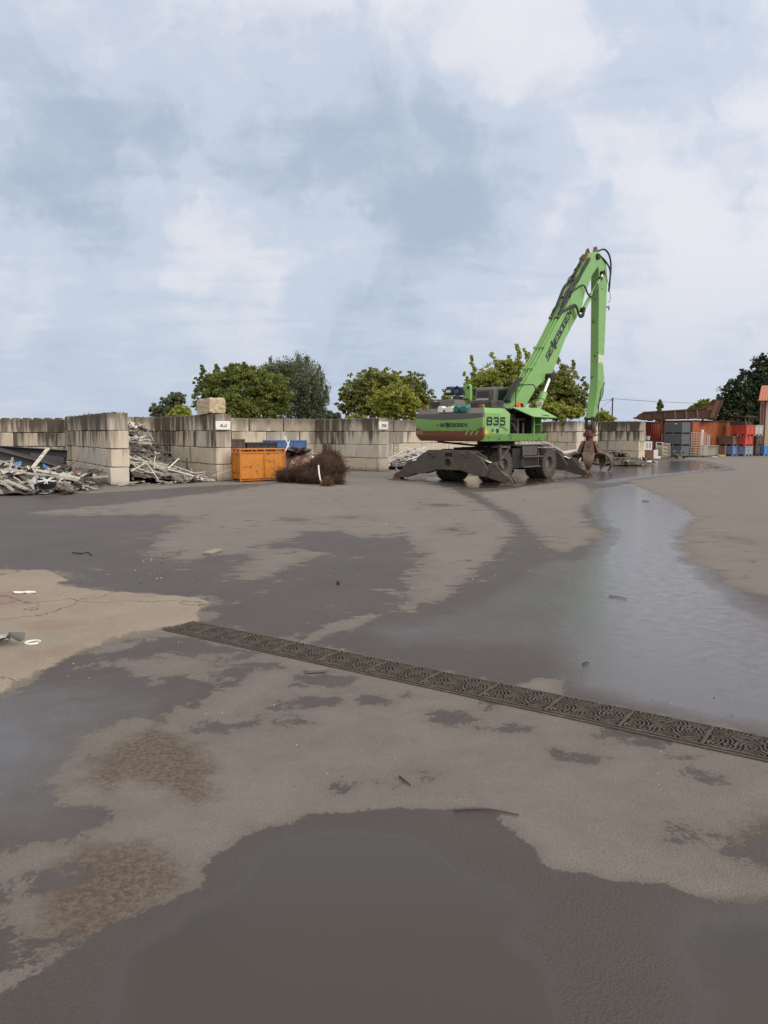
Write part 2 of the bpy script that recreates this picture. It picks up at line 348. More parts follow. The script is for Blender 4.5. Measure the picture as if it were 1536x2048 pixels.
me.vertices.add(len(GP)); me.vertices.foreach_set('co', np.stack([GX, GY, GZ], 1).astype(np.float32).ravel())
me.loops.add(fs.size); me.loops.foreach_set('vertex_index', fs.ravel().astype(np.int32))
me.polygons.add(len(fs)); me.polygons.foreach_set('loop_start', (np.arange(len(fs)) * 4).astype(np.int32))
me.polygons.foreach_set('loop_total', np.full(len(fs), 4, np.int32)); me.update(calc_edges=True)
for nm, arr in (('wet', wet), ('film', film), ('pud', pud), ('halo', halo), ('sand', sand), ('rust', rust)):
    me.attributes.new(nm, 'FLOAT', 'POINT').data.foreach_set('value', arr.astype(np.float32))
me.polygons.foreach_set('use_smooth', [True] * len(me.polygons))
ground = link_mesh('ground', me); tag(ground, kind='structure')
m, t, b = new_mat('yard_asphalt'); me.materials.append(m)
pos = t.node('ShaderNodeNewGeometry').outputs['Position']
att = lambda n: t.node('ShaderNodeAttribute', attribute_name=n).outputs['Fac']
def ctr(x): return t.math('SUBTRACT', x, 0.5)
nA = t.noise(pos, 1.3, 8, 0.62, 0.3); nM = t.noise(pos, 2.6, 9, 0.74, 0.2); nB = t.noise(pos, 7.0, 6, 0.65); nC = t.noise(pos, 45.0, 3, 0.6); nD = t.noise(pos, 210.0, 2, 0.6)
edge = t.math('ADD', t.math('MULTIPLY', ctr(nA), 0.55), t.math('ADD', t.math('MULTIPLY', ctr(nM), 1.25), t.math('MULTIPLY', ctr(nC), 0.30)))
edge = t.math('SUBTRACT', edge, 0.045)
sepp = t.node('ShaderNodeSeparateXYZ'); t.l.new(pos, sepp.inputs[0])
spk = t.math('MULTIPLY', t.step(t.noise(t.scale(pos, (0.8, 1.5, 1)), 2.2, 8, 0.70, 0.4), 0.565, 0.63), 1.7)
spd = t.math('MULTIPLY', t.math('MULTIPLY', t.step(t.noise(t.scale(pos, (0.9, 1.5, 1)), 2.0, 9, 0.74, 0.3), 0.575, 0.65), -1.3), t.step(sepp.outputs['Y'], 5.5, 8.0))
spd = t.math('MULTIPLY', spd, t.math('SUBTRACT', 1.0, t.step(att('halo'), -0.5, 0.1)))
wbase = t.math('ADD', t.math('MAXIMUM', att('wet'), -1.25), edge)
wv = t.math('ADD', wbase, t.math('MULTIPLY', spk, t.math('MULTIPLY', t.step(t.noise(pos, 0.35, 3), 0.40, 0.52), t.step(sepp.outputs['Y'], 7.0, 11.0))))
wv = t.math('ADD', wv, t.math('MULTIPLY', spd, t.step(att('wet'), 1.3, 0.2)))
wetm = t.step(wv, -0.02, 0.035)
damp = t.step(wv, -0.42, 0.03)
flm = t.step(t.math('ADD', att('film'), t.math('ADD', t.math('MULTIPLY', ctr(nA), 0.9), t.math('MULTIPLY', ctr(nB), 0.25))), -0.42, 0.30)
hlm = t.math('MULTIPLY', t.step(t.math('ADD', att('halo'), t.math('MULTIPLY', ctr(nA), 0.8)), -0.1, 0.5), t.math('MULTIPLY_ADD', t.step(t.noise(pos, 0.55, 4, 0.6, 0.3), 0.36, 0.58), 0.50, 0.28))
flm = t.math('MULTIPLY', t.math('MAXIMUM', flm, hlm), t.math('MULTIPLY_ADD', t.step(t.noise(t.scale(pos, (1, 1.6, 1)), 6.5, 10, 0.85), 0.34, 0.62), 0.16, 0.84))
pdm = t.step(t.math('ADD', att('pud'), t.math('ADD', t.math('MULTIPLY', ctr(nA), 0.45), t.math('MULTIPLY', ctr(nM), 0.3))), -0.20, 0.16)
sdm = t.step(t.math('ADD', att('sand'), t.math('ADD', t.math('MULTIPLY', ctr(nA), 0.12), t.math('MULTIPLY', ctr(nB), 0.16))), -0.02, 0.03)
rsm = t.math('MULTIPLY', t.step(t.math('ADD', att('rust'), t.math('MULTIPLY', ctr(nB), 0.3)), -0.10, 0.10), t.math('MULTIPLY_ADD', t.step(t.noise(pos, 34, 7, 0.8), 0.40, 0.58), 0.62, 0.30))
grain = t.math('ADD', t.math('MULTIPLY', ctr(nD), 0.55), t.math('MULTIPLY', ctr(nC), 0.35))
dryc = t.mix(t.noise(pos, 0.55, 5, 0.6), (0.168, 0.152, 0.138), (0.226, 0.207, 0.189))
dryc = t.mix(t.math('MULTIPLY', t.step(t.noise(t.scale(pos, (1, 2.2, 1)), 1.9, 6, 0.7), 0.52, 0.75), 0.45), dryc, (0.135, 0.120, 0.106))
dryc = t.mix(t.step(t.noise(pos, 3.1, 5, 0.7), 0.62, 0.78), dryc, (0.245, 0.224, 0.20))
vor = t.node('ShaderNodeTexVoronoi'); t.l.new(pos, vor.inputs['Vector']); vor.inputs['Scale'].default_value = 95.0
peb = t.math('MULTIPLY', t.step(vor.outputs['Distance'], 0.42, 0.12), 1.0)
sepc = t.node('ShaderNodeSeparateColor'); t.l.new(vor.outputs['Color'], sepc.inputs[0])
lite_st = t.math('MULTIPLY', peb, t.step(sepc.outputs[0], 0.80, 0.9))
dryc = t.mix(t.math('MULTIPLY', lite_st, 0.45), dryc, (0.36, 0.33, 0.29))
wetc = t.mix(t.noise(pos, 0.9, 5, 0.6), (0.043, 0.034, 0.030), (0.072, 0.058, 0.052))
wetc = t.mix(t.math('MULTIPLY', lite_st, 0.18), wetc, (0.16, 0.15, 0.14))
c = t.mix(t.math('MULTIPLY', damp, 0.34), dryc, (0.105, 0.088, 0.076))
c = t.mix(rsm, c, t.mix(nC, (0.062, 0.043, 0.031), (0.125, 0.088, 0.062)))
c = t.mix(wetm, c, wetc)
c = t.mix(pdm, c, (0.036, 0.0285, 0.023))
crk = t.node('ShaderNodeTexVoronoi', feature='DISTANCE_TO_EDGE'); 
crk.inputs['Scale'].default_value = 0.5
wob = t.node('ShaderNodeTexNoise'); t.l.new(pos, wob.inputs['Vector']); wob.inputs['Scale'].default_value = 3.0; wob.inputs['Detail'].default_value = 5
t.l.new(t.vmath('ADD', pos, t.vmath('SCALE', t.vmath('SUBTRACT', wob.outputs['Color'], (0.5, 0.5, 0.5)), scale=0.55)), crk.inputs['Vector'])
crack = t.step(crk.outputs['Distance'], 0.006, 0.001)
sndc = t.mix(t.noise(pos, 1.7, 6, 0.65), (0.245, 0.207, 0.165), (0.35, 0.30, 0.243))
sndc = t.mix(t.step(t.noise(pos, 1.1, 4, 0.6), 0.50, 0.66), sndc, (0.27, 0.208, 0.172))
sndc = t.mix(t.math('MULTIPLY', crack, 0.5), sndc, (0.08, 0.06, 0.045))
sndc = t.mix(t.math('MULTIPLY', lite_st, 0.5), sndc, (0.45, 0.40, 0.32))
c = t.mix(sdm, c, sndc)
gm = t.math('ADD', t.math('MULTIPLY', grain, t.mixf(pdm, 0.95, 0.08)), 1.0)
c = t.vmath('SCALE', c, scale=gm)
t.l.new(c, b.inputs['Base Color'])
nsd = t.math('SUBTRACT', 1.0, sdm)
fw = t.math('MULTIPLY', t.math('MULTIPLY', flm, wetm), nsd); ww_ = t.math('MULTIPLY', wetm, nsd)
ro = t.mixf(ww_, 0.93, t.mixf(t.noise(pos, 1.1, 5), 0.42, 0.62))
ro = t.mixf(fw, ro, t.mixf(t.noise(t.scale(pos, (1, 0.5, 1)), 2.4, 7, 0.7), 0.03, 0.17))
ro = t.mixf(t.math('MULTIPLY', pdm, ww_), ro, 0.06)
t.l.new(ro, b.inputs['Roughness'])
t.l.new(t.mixf(t.math('MULTIPLY', fw, t.math('SUBTRACT', 1.0, pdm)), t.mixf(ww_, 0.25, 0.5), 1.0), b.inputs['Specular IOR Level'])
h = t.math('ADD', t.math('MULTIPLY', nD, 0.45), t.math('ADD', t.math('MULTIPLY', vor.outputs['Distance'], -0.35), t.math('MULTIPLY', nC, 0.22)))
bs = t.mixf(ww_, 1.0, 0.8); bs = t.mixf(fw, bs, 0.07); bs = t.mixf(t.math('MULTIPLY', pdm, ww_), bs, 0.012)
nrm = t.bump(h, bs, 0.016)
nrm = t.bump(t.math('MULTIPLY', crack, t.math('MULTIPLY', sdm, -1.0)), 0.8, 0.02, nrm)
nrm = t.bump(sdm, 0.6, 0.03, nrm)
t.l.new(nrm, b.inputs['Normal'])
# ------------------------------------------------------------------ drain channel with cast grates
M_iron = P('cast_iron_grate', (0.088, 0.074, 0.060), 0.62, 0.15, var=0.35, scale=12, bump=0.35, bscale=90, dirt=(0.15, 0.122, 0.095), dirt_amt=0.5, dscale=14)
D0 = Vector((0.98, 4.56, 0)); DA = math.atan2(-0.51, 0.74); GL, GW = 0.4545, 0.315
ddir = Vector((math.cos(DA), math.sin(DA), 0)); dper = Vector((-ddir.y, ddir.x, 0))
mb = MB()
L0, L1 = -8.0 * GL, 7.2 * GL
mb.bx(L0, L1, -0.004, GW + 0.004, 0.0035, 0.006)  # flat black strip, its colour standing in for the shaded depth below the grates
ch = mb.build('drain_shade_strip', M_dark, None, loc=D0, rot=(0, 0, DA)); tag(ch, kind='structure')
mb = MB()
for a, b2 in ((-0.018, -0.004), (GW + 0.004, GW + 0.016)): mb.bx(L0, L1, a, b2, -0.02, 0.011)
rim = mb.build('drain_channel_edge', M_iron, None, bevel=0.002, loc=D0, rot=(0, 0, DA)); tag(rim, kind='structure')
mb = MB(); z0, z1 = 0.0065, 0.0185; e = 0.0018
mb.bx(e, e + 0.006, 0.0, GW, z0, z1); mb.bx(GL - e - 0.006, GL - e, 0, GW, z0, z1)
mb.bx(e + 0.006, GL - e - 0.006, 0, 0.009, z0, z1); mb.bx(e + 0.006, GL - e - 0.006, GW - 0.009, GW, z0, z1)
def arc_bar(cx, cy, r, a0, a1, wd, n=9):
    pts = []
    for i in range(n):
        a = a0 + (a1 - a0) * i / (n - 1)
        k = wd * (0.55 + 0.45 * math.sin(math.pi * i / (n - 1))) / 2
        pts.append((cx + math.cos(a) * r, cy + math.sin(a) * r, math.cos(a) * k, math.sin(a) * k))
    x0, x1, y0, y1 = e + 0.010, GL - e - 0.010, 0.012, GW - 0.012
    for p, q in zip(pts[:-1], pts[1:]):
        if not (x0 < p[0] < x1 and y0 < p[1] < y1 and x0 < q[0] < x1 and y0 < q[1] < y1): continue
        vs = [(p[0] - p[2], p[1] - p[3]), (p[0] + p[2], p[1] + p[3]), (q[0] + q[2], q[1] + q[3]), (q[0] - q[2], q[1] - q[3])]
        mb.prism(vs, z0, z1 - 0.001, lambda u, v, w_: (u, v, w_))
rg = random.Random(11)
cen = []
for iy in range(-1, 4):
    for ix in range(-1, 6): cen.append((0.02 + (ix + 0.5 * (iy % 2)) * GL / 3.5 + rg.uniform(-.008, .008), 0.02 + iy * GW / 2.6 + rg.uniform(-.008, .008), (ix + 2 * iy) % 4))
def nearest(x, y): return min(range(len(cen)), key=lambda i: (cen[i][0] - x) ** 2 + (cen[i][1] - y) ** 2)
for ci, (cx, cy, o_) in enumerate(cen):
    an = R(40 + 90 * o_); ox, oy = cx + math.cos(an) * 0.045, cy + math.sin(an) * 0.045
    for k in range(1, 8):
        r = 0.0235 * k - 0.006; n_ = max(14, 6 * k); a = [2 * math.pi * i / n_ for i in range(n_ + 1)]
        for a0, a1 in zip(a[:-1], a[1:]):
            p = (ox + r * math.cos(a0), oy + r * math.sin(a0)); q = (ox + r * math.cos(a1), oy + r * math.sin(a1))
            if not all(e + .005 < w_[0] < GL - e - .005 and .008 < w_[1] < GW - .008 for w_ in (p, q)): continue
            if nearest((p[0] + q[0]) / 2, (p[1] + q[1]) / 2) != ci: continue
            mb.beam((p[0], p[1], .0122), (q[0], q[1], .0122), .0068, .0112)
for k in range(2): mb.beam((GL * (k + 1) / 3, 0.01, 0.0095), (GL * (k + 1) / 3 + 0.03, GW - 0.01, 0.0095), 0.007, 0.006)
GLBL = 'cast iron grate with wavy arc slots covering the drain channel across the asphalt'
g0 = mb.build('drain_grate', M_iron, None)
tag(g0, GLBL, 'drain grate', 'drain grates along the channel')
for i in range(-8, 7):
    g = g0 if i == -8 else g0.copy()
    if i > -8: COL.objects.link(g)
    g.location = D0 + ddir * (i * GL) + Vector((0, 0, random.uniform(-0.0005, 0.0005))); g.rotation_euler = (0, 0, DA)

# ------------------------------------------------------------------ concrete block walls
m, t, b = new_mat('stained_concrete'); M_conc = m
geo = t.node('ShaderNodeNewGeometry'); pos = geo.outputs['Position']
oi = t.node('ShaderNodeObjectInfo'); rnd = oi.outputs['Random']
off = t.node('ShaderNodeCombineXYZ'); t.put(off.inputs[0], t.math('MULTIPLY', rnd, 37.0)); t.put(off.inputs[2], t.math('MULTIPLY', rnd, 11.0))
pv = t.vmath('ADD', pos, off.outputs[0])
sz = t.node('ShaderNodeSeparateXYZ'); t.l.new(pos, sz.inputs[0]); z = sz.outputs['Z']
base = t.mix(t.noise(pv, 1.6, 6, 0.62), (0.47, 0.405, 0.32), (0.70, 0.63, 0.52))
base = t.mix(t.step(rnd, 0.55, 0.95), base, t.mix(t.noise(pv, 2.0, 5), (0.46, 0.425, 0.37), (0.66, 0.625, 0.56)))
base = t.mix(t.math('MULTIPLY', t.step(t.noise(pv, 22, 4, 0.7), 0.56, 0.72), 0.35), base, (0.18, 0.15, 0.115))
strk = t.noise(t.scale(pv, (1.7, 1.7, 0.11)), 1.5, 8, 0.72)
big = t.noise(t.scale(pos, (0.5, 0.5, 0.22)), 1.0, 3, 0.5)
hgt = t.math('MULTIPLY', t.step(z, 0.2, 2.5), 0.26)
dk = t.step(t.math('ADD', t.math('ADD', strk, hgt), t.math('MULTIPLY', ctr(big), 0.75)), 0.57, 0.76)
# streaks come out stronger on faces turned against E1
e1_facing = t.step(t.vmath('DOT_PRODUCT', geo.outputs['Normal'], tuple(E1)), 0.35, -0.45)
dk = t.math('MULTIPLY', dk, t.math('MULTIPLY_ADD', e1_facing, 0.62, 0.28))
c = t.mix(dk, base, (0.055, 0.044, 0.034))
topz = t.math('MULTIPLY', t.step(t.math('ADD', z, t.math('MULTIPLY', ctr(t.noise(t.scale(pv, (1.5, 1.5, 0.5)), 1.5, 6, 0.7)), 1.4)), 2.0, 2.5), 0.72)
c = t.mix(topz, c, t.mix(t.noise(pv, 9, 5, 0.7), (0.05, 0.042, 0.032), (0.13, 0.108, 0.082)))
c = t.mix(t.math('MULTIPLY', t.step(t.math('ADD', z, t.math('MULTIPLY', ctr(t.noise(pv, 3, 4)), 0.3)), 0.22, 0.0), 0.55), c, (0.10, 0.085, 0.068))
t.l.new(c, b.inputs['Base Color']); b.inputs['Roughness'].default_value = 0.92; b.inputs['Specular IOR Level'].default_value = 0.25
hh = t.math('ADD', t.noise(pv, 14, 6, 0.7), t.math('MULTIPLY', t.step(t.noise(pv, 38, 2), 0.70, 0.78), -0.5))
t.l.new(t.bump(hh, 0.55, 0.02), b.inputs['Normal'])
M_moss = P('moss_and_dirt', (0.105, 0.092, 0.06), 0.95, var=0.55, scale=9, bump=0.6, bscale=20)
def block_mesh(L, T, H, rough=0.008):
    mb = MB(); nx = max(2, int(L / 0.3)); 
    xs = [L * i / nx for i in range(nx + 1)]
    vs = []; fs = []
    g = lambda a, m_: a + random.uniform(-rough, rough)
    ring = []
    for x in xs:
        r = len(vs)
        vs += [(g(x, 1), g(0, 1), g(0, 1)), (g(x, 1), g(T, 1), g(0, 1)), (g(x, 1), g(T, 1), g(H, 1)), (g(x, 1), g(0, 1), g(H, 1))]
        ring.append(r)
    for a, c_ in zip(ring[:-1], ring[1:]):
        fs += [(a + i, a + (i + 1) % 4, c_ + (i + 1) % 4, c_ + i) for i in range(4)]
    fs += [(0, 3, 2, 1), tuple(ring[-1] + i for i in range(4))]
    mb.add(vs, fs); return mb
def wall(label, N, far, T, rows=4, rh=0.6, bl=1.8, knobs=False, crust=True, first=None, gap_top=None, side=1):
    """wall from N to far; thickness T to the right of that run when side = 1"""
    N = Vector((*N, 0)); far = Vector((*far, 0)); d = far - N; L = d.length; a = math.atan2(d.y, d.x)
    root = empty('concrete_block_wall', N, a, label, 'wall')
    MB().bx(.06, L - .06, (-T if side == 1 else 0) + .07, (0 if side == 1 else T) - .07, .01, rows * rh - .05).build('dark_seam_core', M_dark, root)  # dark slab added inside to stop sky showing through and blacken the seams
    y0 = -T if side == 1 else 0.0
    for r in range(rows):
        x = 0.0; k = 0
        seq = (first[r] if first else [bl * (0.5 if r % 2 else 1.0)])
        while x < L - 0.05:
            l = seq[k] if k < len(seq) else bl * random.choice((1, 1, 1, 0.66))
            l = min(l, L - x); k += 1
            if L - x - l < 0.35: l = L - x
            top = r == rows - 1
            if not (top and gap_top and gap_top[0] < x + l / 2 < gap_top[1]):
                mb = block_mesh(l - 0.022, T, rh - 0.018, 0.010)
                if knobs and top:
                    q = 0.2
                    while q < l:
                        mb.prism([(q - .14, T * .25), (q + .14, T * .25), (q + .11, T * .75), (q - .11, T * .75)], rh - 0.02, rh + 0.035, lambda u, v, w_: (u, v, w_)); q += 0.45
                mb.build('concrete_block', M_conc, root, bevel=0.02, loc=(x + 0.011 + random.uniform(-.006, .006), y0 + random.uniform(-.018, .018), r * rh + 0.004))
            x += l
    if crust:
        mb = MB(); n = int(L / 0.12)
        for i in range(n):
            x = L * (i + random.random()) / n
            if gap_top and gap_top[0] < x < gap_top[1]: continue
            s = random.uniform(0.035, 0.11); h = random.uniform(0.008, 0.045) * (1.8 if random.random() < 0.12 else 1)
            y = y0 + random.uniform(0.03, T - 0.03)
            mb.add([(x + s * math.cos(u) * random.uniform(.6, 1.3), y + 0.7 * s * math.sin(u) * random.uniform(.6, 1.3), rows * rh - 0.02) for u in np.linspace(0, 5.24, 6)] + [(x + random.uniform(-.02, .02), y, rows * rh - 0.008 + h)],
                   [(j, (j + 1) % 6, 6) for j in range(6)])
        mb.build('moss_crust', M_moss, root, smooth=60)
    return root
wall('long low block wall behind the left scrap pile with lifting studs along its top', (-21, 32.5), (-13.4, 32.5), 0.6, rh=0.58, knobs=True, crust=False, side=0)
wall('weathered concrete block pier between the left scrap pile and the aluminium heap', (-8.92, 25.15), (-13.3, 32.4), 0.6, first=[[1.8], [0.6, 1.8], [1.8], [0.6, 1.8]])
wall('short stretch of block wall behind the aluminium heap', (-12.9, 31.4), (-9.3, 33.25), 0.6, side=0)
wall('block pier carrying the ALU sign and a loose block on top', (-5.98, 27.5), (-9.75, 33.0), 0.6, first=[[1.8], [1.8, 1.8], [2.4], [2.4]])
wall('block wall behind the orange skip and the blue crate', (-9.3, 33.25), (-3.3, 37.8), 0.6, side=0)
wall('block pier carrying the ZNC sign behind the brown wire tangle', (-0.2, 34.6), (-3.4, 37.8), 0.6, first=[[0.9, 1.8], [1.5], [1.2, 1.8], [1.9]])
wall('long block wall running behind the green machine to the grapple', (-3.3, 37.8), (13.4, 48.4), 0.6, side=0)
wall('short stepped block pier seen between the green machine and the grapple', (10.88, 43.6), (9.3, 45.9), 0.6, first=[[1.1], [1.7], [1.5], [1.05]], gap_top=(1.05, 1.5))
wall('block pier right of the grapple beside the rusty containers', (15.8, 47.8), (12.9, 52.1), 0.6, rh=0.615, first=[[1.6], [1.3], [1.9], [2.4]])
# loose block on the ALU pier, the two signs
mb = MB()
bm = bmesh.new(); bmesh.ops.create_cube(bm, size=1.0); bmesh.ops.subdivide_edges(bm, edges=bm.edges, cuts=7, use_grid_fill=True)
for v in bm.verts:
    p = v.co.copy(); n = mnoise.noise(p * 4.3 + Vector((3, 1, 2))); n2 = mnoise.noise(p * 11)
    v.co = Vector((p.x * 1.06, p.y * 0.62, p.z * 0.56)) * (1 + 0.09 * n + 0.05 * n2) ; 
    if abs(p.x) > .45 and abs(p.z) > .4: v.co *= 0.95
me = bpy.data.meshes.new('loose_concrete_block'); bm.to_mesh(me); bm.free(); me.materials.append(P('rough_broken_concrete', (0.47, 0.395, 0.28), 0.95, var=0.3, scale=5, bump=0.9, bscale=16, dirt=(0.12, 0.1, 0.07), dirt_amt=0.3, streak=True))
pb = Vector((-5.98, 27.5, 0)).lerp(Vector((-9.75, 33.0, 0)), 0.09) + E1 * 0.3
ob = link_mesh('loose_concrete_block', me, loc=at(401, 812, pb.y + 0.25), rot=(0, 0, G + R(94))); ob.location.z = 2.4 + 0.29
ob.location.x, ob.location.y = pb.x - 0.28, pb.y + 0.35
ob.rotation_euler = (0, R(2), math.atan2(5.5, -3.77) + R(4))
tag(ob, 'rough broken concrete block lying loose on top of the ALU pier', 'concrete block')
STROKES = {'S': [[(1,1),(0,1),(0,.5),(1,.5),(1,0),(0,0)]], 'E': [[(1,1),(0,1),(0,0),(1,0)],[(0,.5),(.8,.5)]], 'N': [[(0,0),(0,1),(1,0),(1,1)]], 'B': [[(0,0),(0,1),(.85,1),(.85,.5),(0,.5)],[(.85,.5),(1,.5),(1,0),(0,0)]],
    'O': [[(0,0),(0,1),(1,1),(1,0),(0,0)]], 'G': [[(1,1),(0,1),(0,0),(1,0),(1,.5),(.5,.5)]], 'C': [[(1,1),(0,1),(0,0),(1,0)]],
    'M': [[(0,0),(0,1.4),(.75,-.42),(.75,.2)],[(.38,.8),(.38,1.4),(1.13,-.42),(1.13,1)]],
    '8': [[(.0,.6),(.0,.9),(.15,1),(.85,1),(1,.9),(1,.62),(.85,.52),(.15,.52),(.0,.6)],[(.15,.52),(0,.4),(0,.1),(.15,0),(.85,0),(1,.1),(1,.4),(.85,.52)]], '3': [[(0,.9),(.1,1),(.85,1),(1,.88),(1,.62),(.85,.52),(.35,.52)],[(.85,.52),(1,.4),(1,.12),(.85,0),(.1,0),(0,.1)]], '5': [[(1,1),(.08,1),(.04,.58),(.85,.58),(1,.46),(1,.12),(.85,0),(.1,0),(0,.1)]],
    'A': [[(0,0),(.5,1),(1,0)],[(.22,.35),(.78,.35)]], 'L': [[(0,1),(0,0),(1,0)]], 'U': [[(0,1),(0,0),(1,0),(1,1)]], 'Z': [[(0,1),(1,1),(0,0),(1,0)]], '-': [[(0,.5),(.5,.5)]]}
def letters(mb, text, o, ux, uy, nrm, w, h, gap, th, slant=0.0, depth=0.004):
    """flat block letters: baseline origin o, unit vectors ux, uy, outward normal nrm"""
    o = Vector(o); ux = Vector(ux).normalized(); uy = Vector(uy).normalized(); nrm = Vector(nrm).normalized(); x = 0
    for chx in text:
        if chx == ' ': x += w * 0.6; continue
        k = 0
        for st in STROKES[chx]:
            P2 = [Vector((x + a * w + slant * b_ * h, b_ * h)) for a, b_ in st]
            for p, q in zip(P2[:-1], P2[1:]):
                dd = (q - p).normalized(); n = Vector((-dd.y, dd.x)) * th / 2
                p2 = p - dd * th * 0.48; q2 = q + dd * th * 0.48; k += 1; dz = depth + 0.0004 * k
                vs = [p2 - n, q2 - n, q2 + n, p2 + n]
                P3 = [o + ux * v.x + uy * v.y for v in vs]
                mb.add(P3 + [p + nrm * dz for p in P3], [(0, 1, 2, 3), (4, 5, 6, 7), (0, 1, 5, 4), (1, 2, 6, 5), (2, 3, 7, 6), (3, 0, 4, 7)])
        x += (w * 1.13 if chx == 'M' else w * (0.5 if chx == '-' else 1)) + gap
    return x
def sign(label, px0, py0, px1, py1, d, text):
    c_ = at((px0 + px1) / 2, (py0 + py1) / 2, d); ppm = F / d
    wd, ht = (px1 - px0) / ppm / 0.86, (py1 - py0) / ppm
    a = G - R(4)
    root = empty('bay_sign', c_, a, label, 'sign')
    mb = MB(); mb.bx(-wd / 2, wd / 2, -0.02, 0.02, -ht / 2, ht / 2); mb.build('sign_board', P('sign_white', (0.78, 0.78, 0.79), 0.4, var=0.05, dirt=(0.4, 0.38, 0.34), dirt_amt=0.15), root, bevel=0.012)
    mb = MB(); lh = ht * 0.30; n = len(text)
    letters(mb, text, (-wd * 0.20, -0.0204, -lh * 0.5), (1, 0, 0), (0, 0, 1), (0, -1, 0), lh * 0.62, lh, lh * 0.28, lh * 0.2, 0.12)
    mb.build('lettering', M_ink, root, smooth=0)
    return root
sign('white sign lettered ALU on the end of the block pier', 433, 842.5, 459, 859.5, 27.55, 'ALU')
sign('white sign lettered ZNC on the end of the block pier', 757.5, 843.5, 776, 859, 34.7, 'ZNC')
# ------------------------------------------------------------------ the material handler (local frame: x right, y forward, z up)
EX = empty('material_handler', (4.2, 29.0, 0), R(48 - 90), 'green wheeled scrap handler with raised boom, stabilisers down and grapple on the ground', 'excavator')
MC = Matrix.Rotation(R(2.5), 4, 'Z')
XZ = lambda u, v, w_: (u, w_, v)      # polygon in x-z, extruded along y
YZ = lambda u, v, w_: (w_, u, v)      # polygon in y-z, extruded along x
# undercarriage
mb = MB()
mb.bx(-0.55, 0.55, -2.5, 2.6, 0.5, 1.02); mb.bx(-0.95, 0.95, -0.95, 1.15, 0.48, 1.2); mb.bx(0.95, 1.28, -0.95, 1.0, 0.45, 1.18); mb.bx(-1.28, -0.95, -0.95, 1.0, 0.45, 1.18)
for y in (-1.54, 1.82): mb.cyl((-1.0, y, .55), (1.0, y, .55), 0.15); mb.bx(-.3, .3, y - .28, y + .28, .3, .8)
mb.prism([(-.6, 1.02), (.6, 1.02), (.45, .5), (-.45, .5)], -2.8, -2.2, XZ)
mb.bx(-0.75, 0.75, 1.2, 2.5, 1.02, 1.12); mb.bx(-.75, .75, -2.4, -.9, 1.02, 1.12)
uc = mb.build('undercarriage', M_black, EX, bevel=0.015, M=MC)
mb = MB(); mb.cyl((0, 0, 1.12), (0, 0, 1.3), 0.78, 40); mb.cyl((0, 0, 1.3), (0, 0, 1.42), 0.70, 40)
mb.bx(-1.5, 0.6, -1.75, -1.55, 1.26, 1.32, M=Matrix.Rotation(R(4), 4, 'Y')); mb.build('slewing_ring', M_black, EX)
# right-hand tool box and steps
mb = MB(); mb.bx(1.29, 1.36, -0.38, 0.68, 0.9, 1.26); mb.bx(0.9, 1.4, -0.95, 1.6, 1.262, 1.30); mb.build('tool_box', M_dirtsteel, EX, bevel=0.012, M=MC)
mb = MB()
for z in (0.86, 0.5): mb.bx(1.36, 1.5, -0.5, 0.92 if z > .6 else 0.72, z - 0.025, z + 0.025)
for y in (-.45, .68): mb.bx(1.37, 1.41, y, y + .05, 0.475, 1.0)
mb.build('step', M_dirtsteel, EX, bevel=0.006, M=MC)
mb = MB(); mb.bx(1.32, 1.42, -2.05, -1.95, 0.78, 1.3); mb.bx(1.05, 1.42, -2.05, -1.35, 1.2, 1.27); mb.beam((1.37, -1.35, 1.22), (1.37, -1.95, .85), .1, .05); mb.bx(1.25, 1.5, -2.2, -1.9, .7, .76)
mb.build('mudguard_bracket', M_dirtsteel, EX, bevel=0.01, M=MC)
mb = MB(); mb.bx(-1.1, 1.1, 1.55, 2.35, 1.19, 1.24); 
for i in range(9): mb.bx(-1.1 + i * .25, -1.04 + i * .25, 1.55, 2.35, 1.24, 1.27)
mb.build('front_deck', M_dirtsteel, EX, bevel=0.008, M=MC)
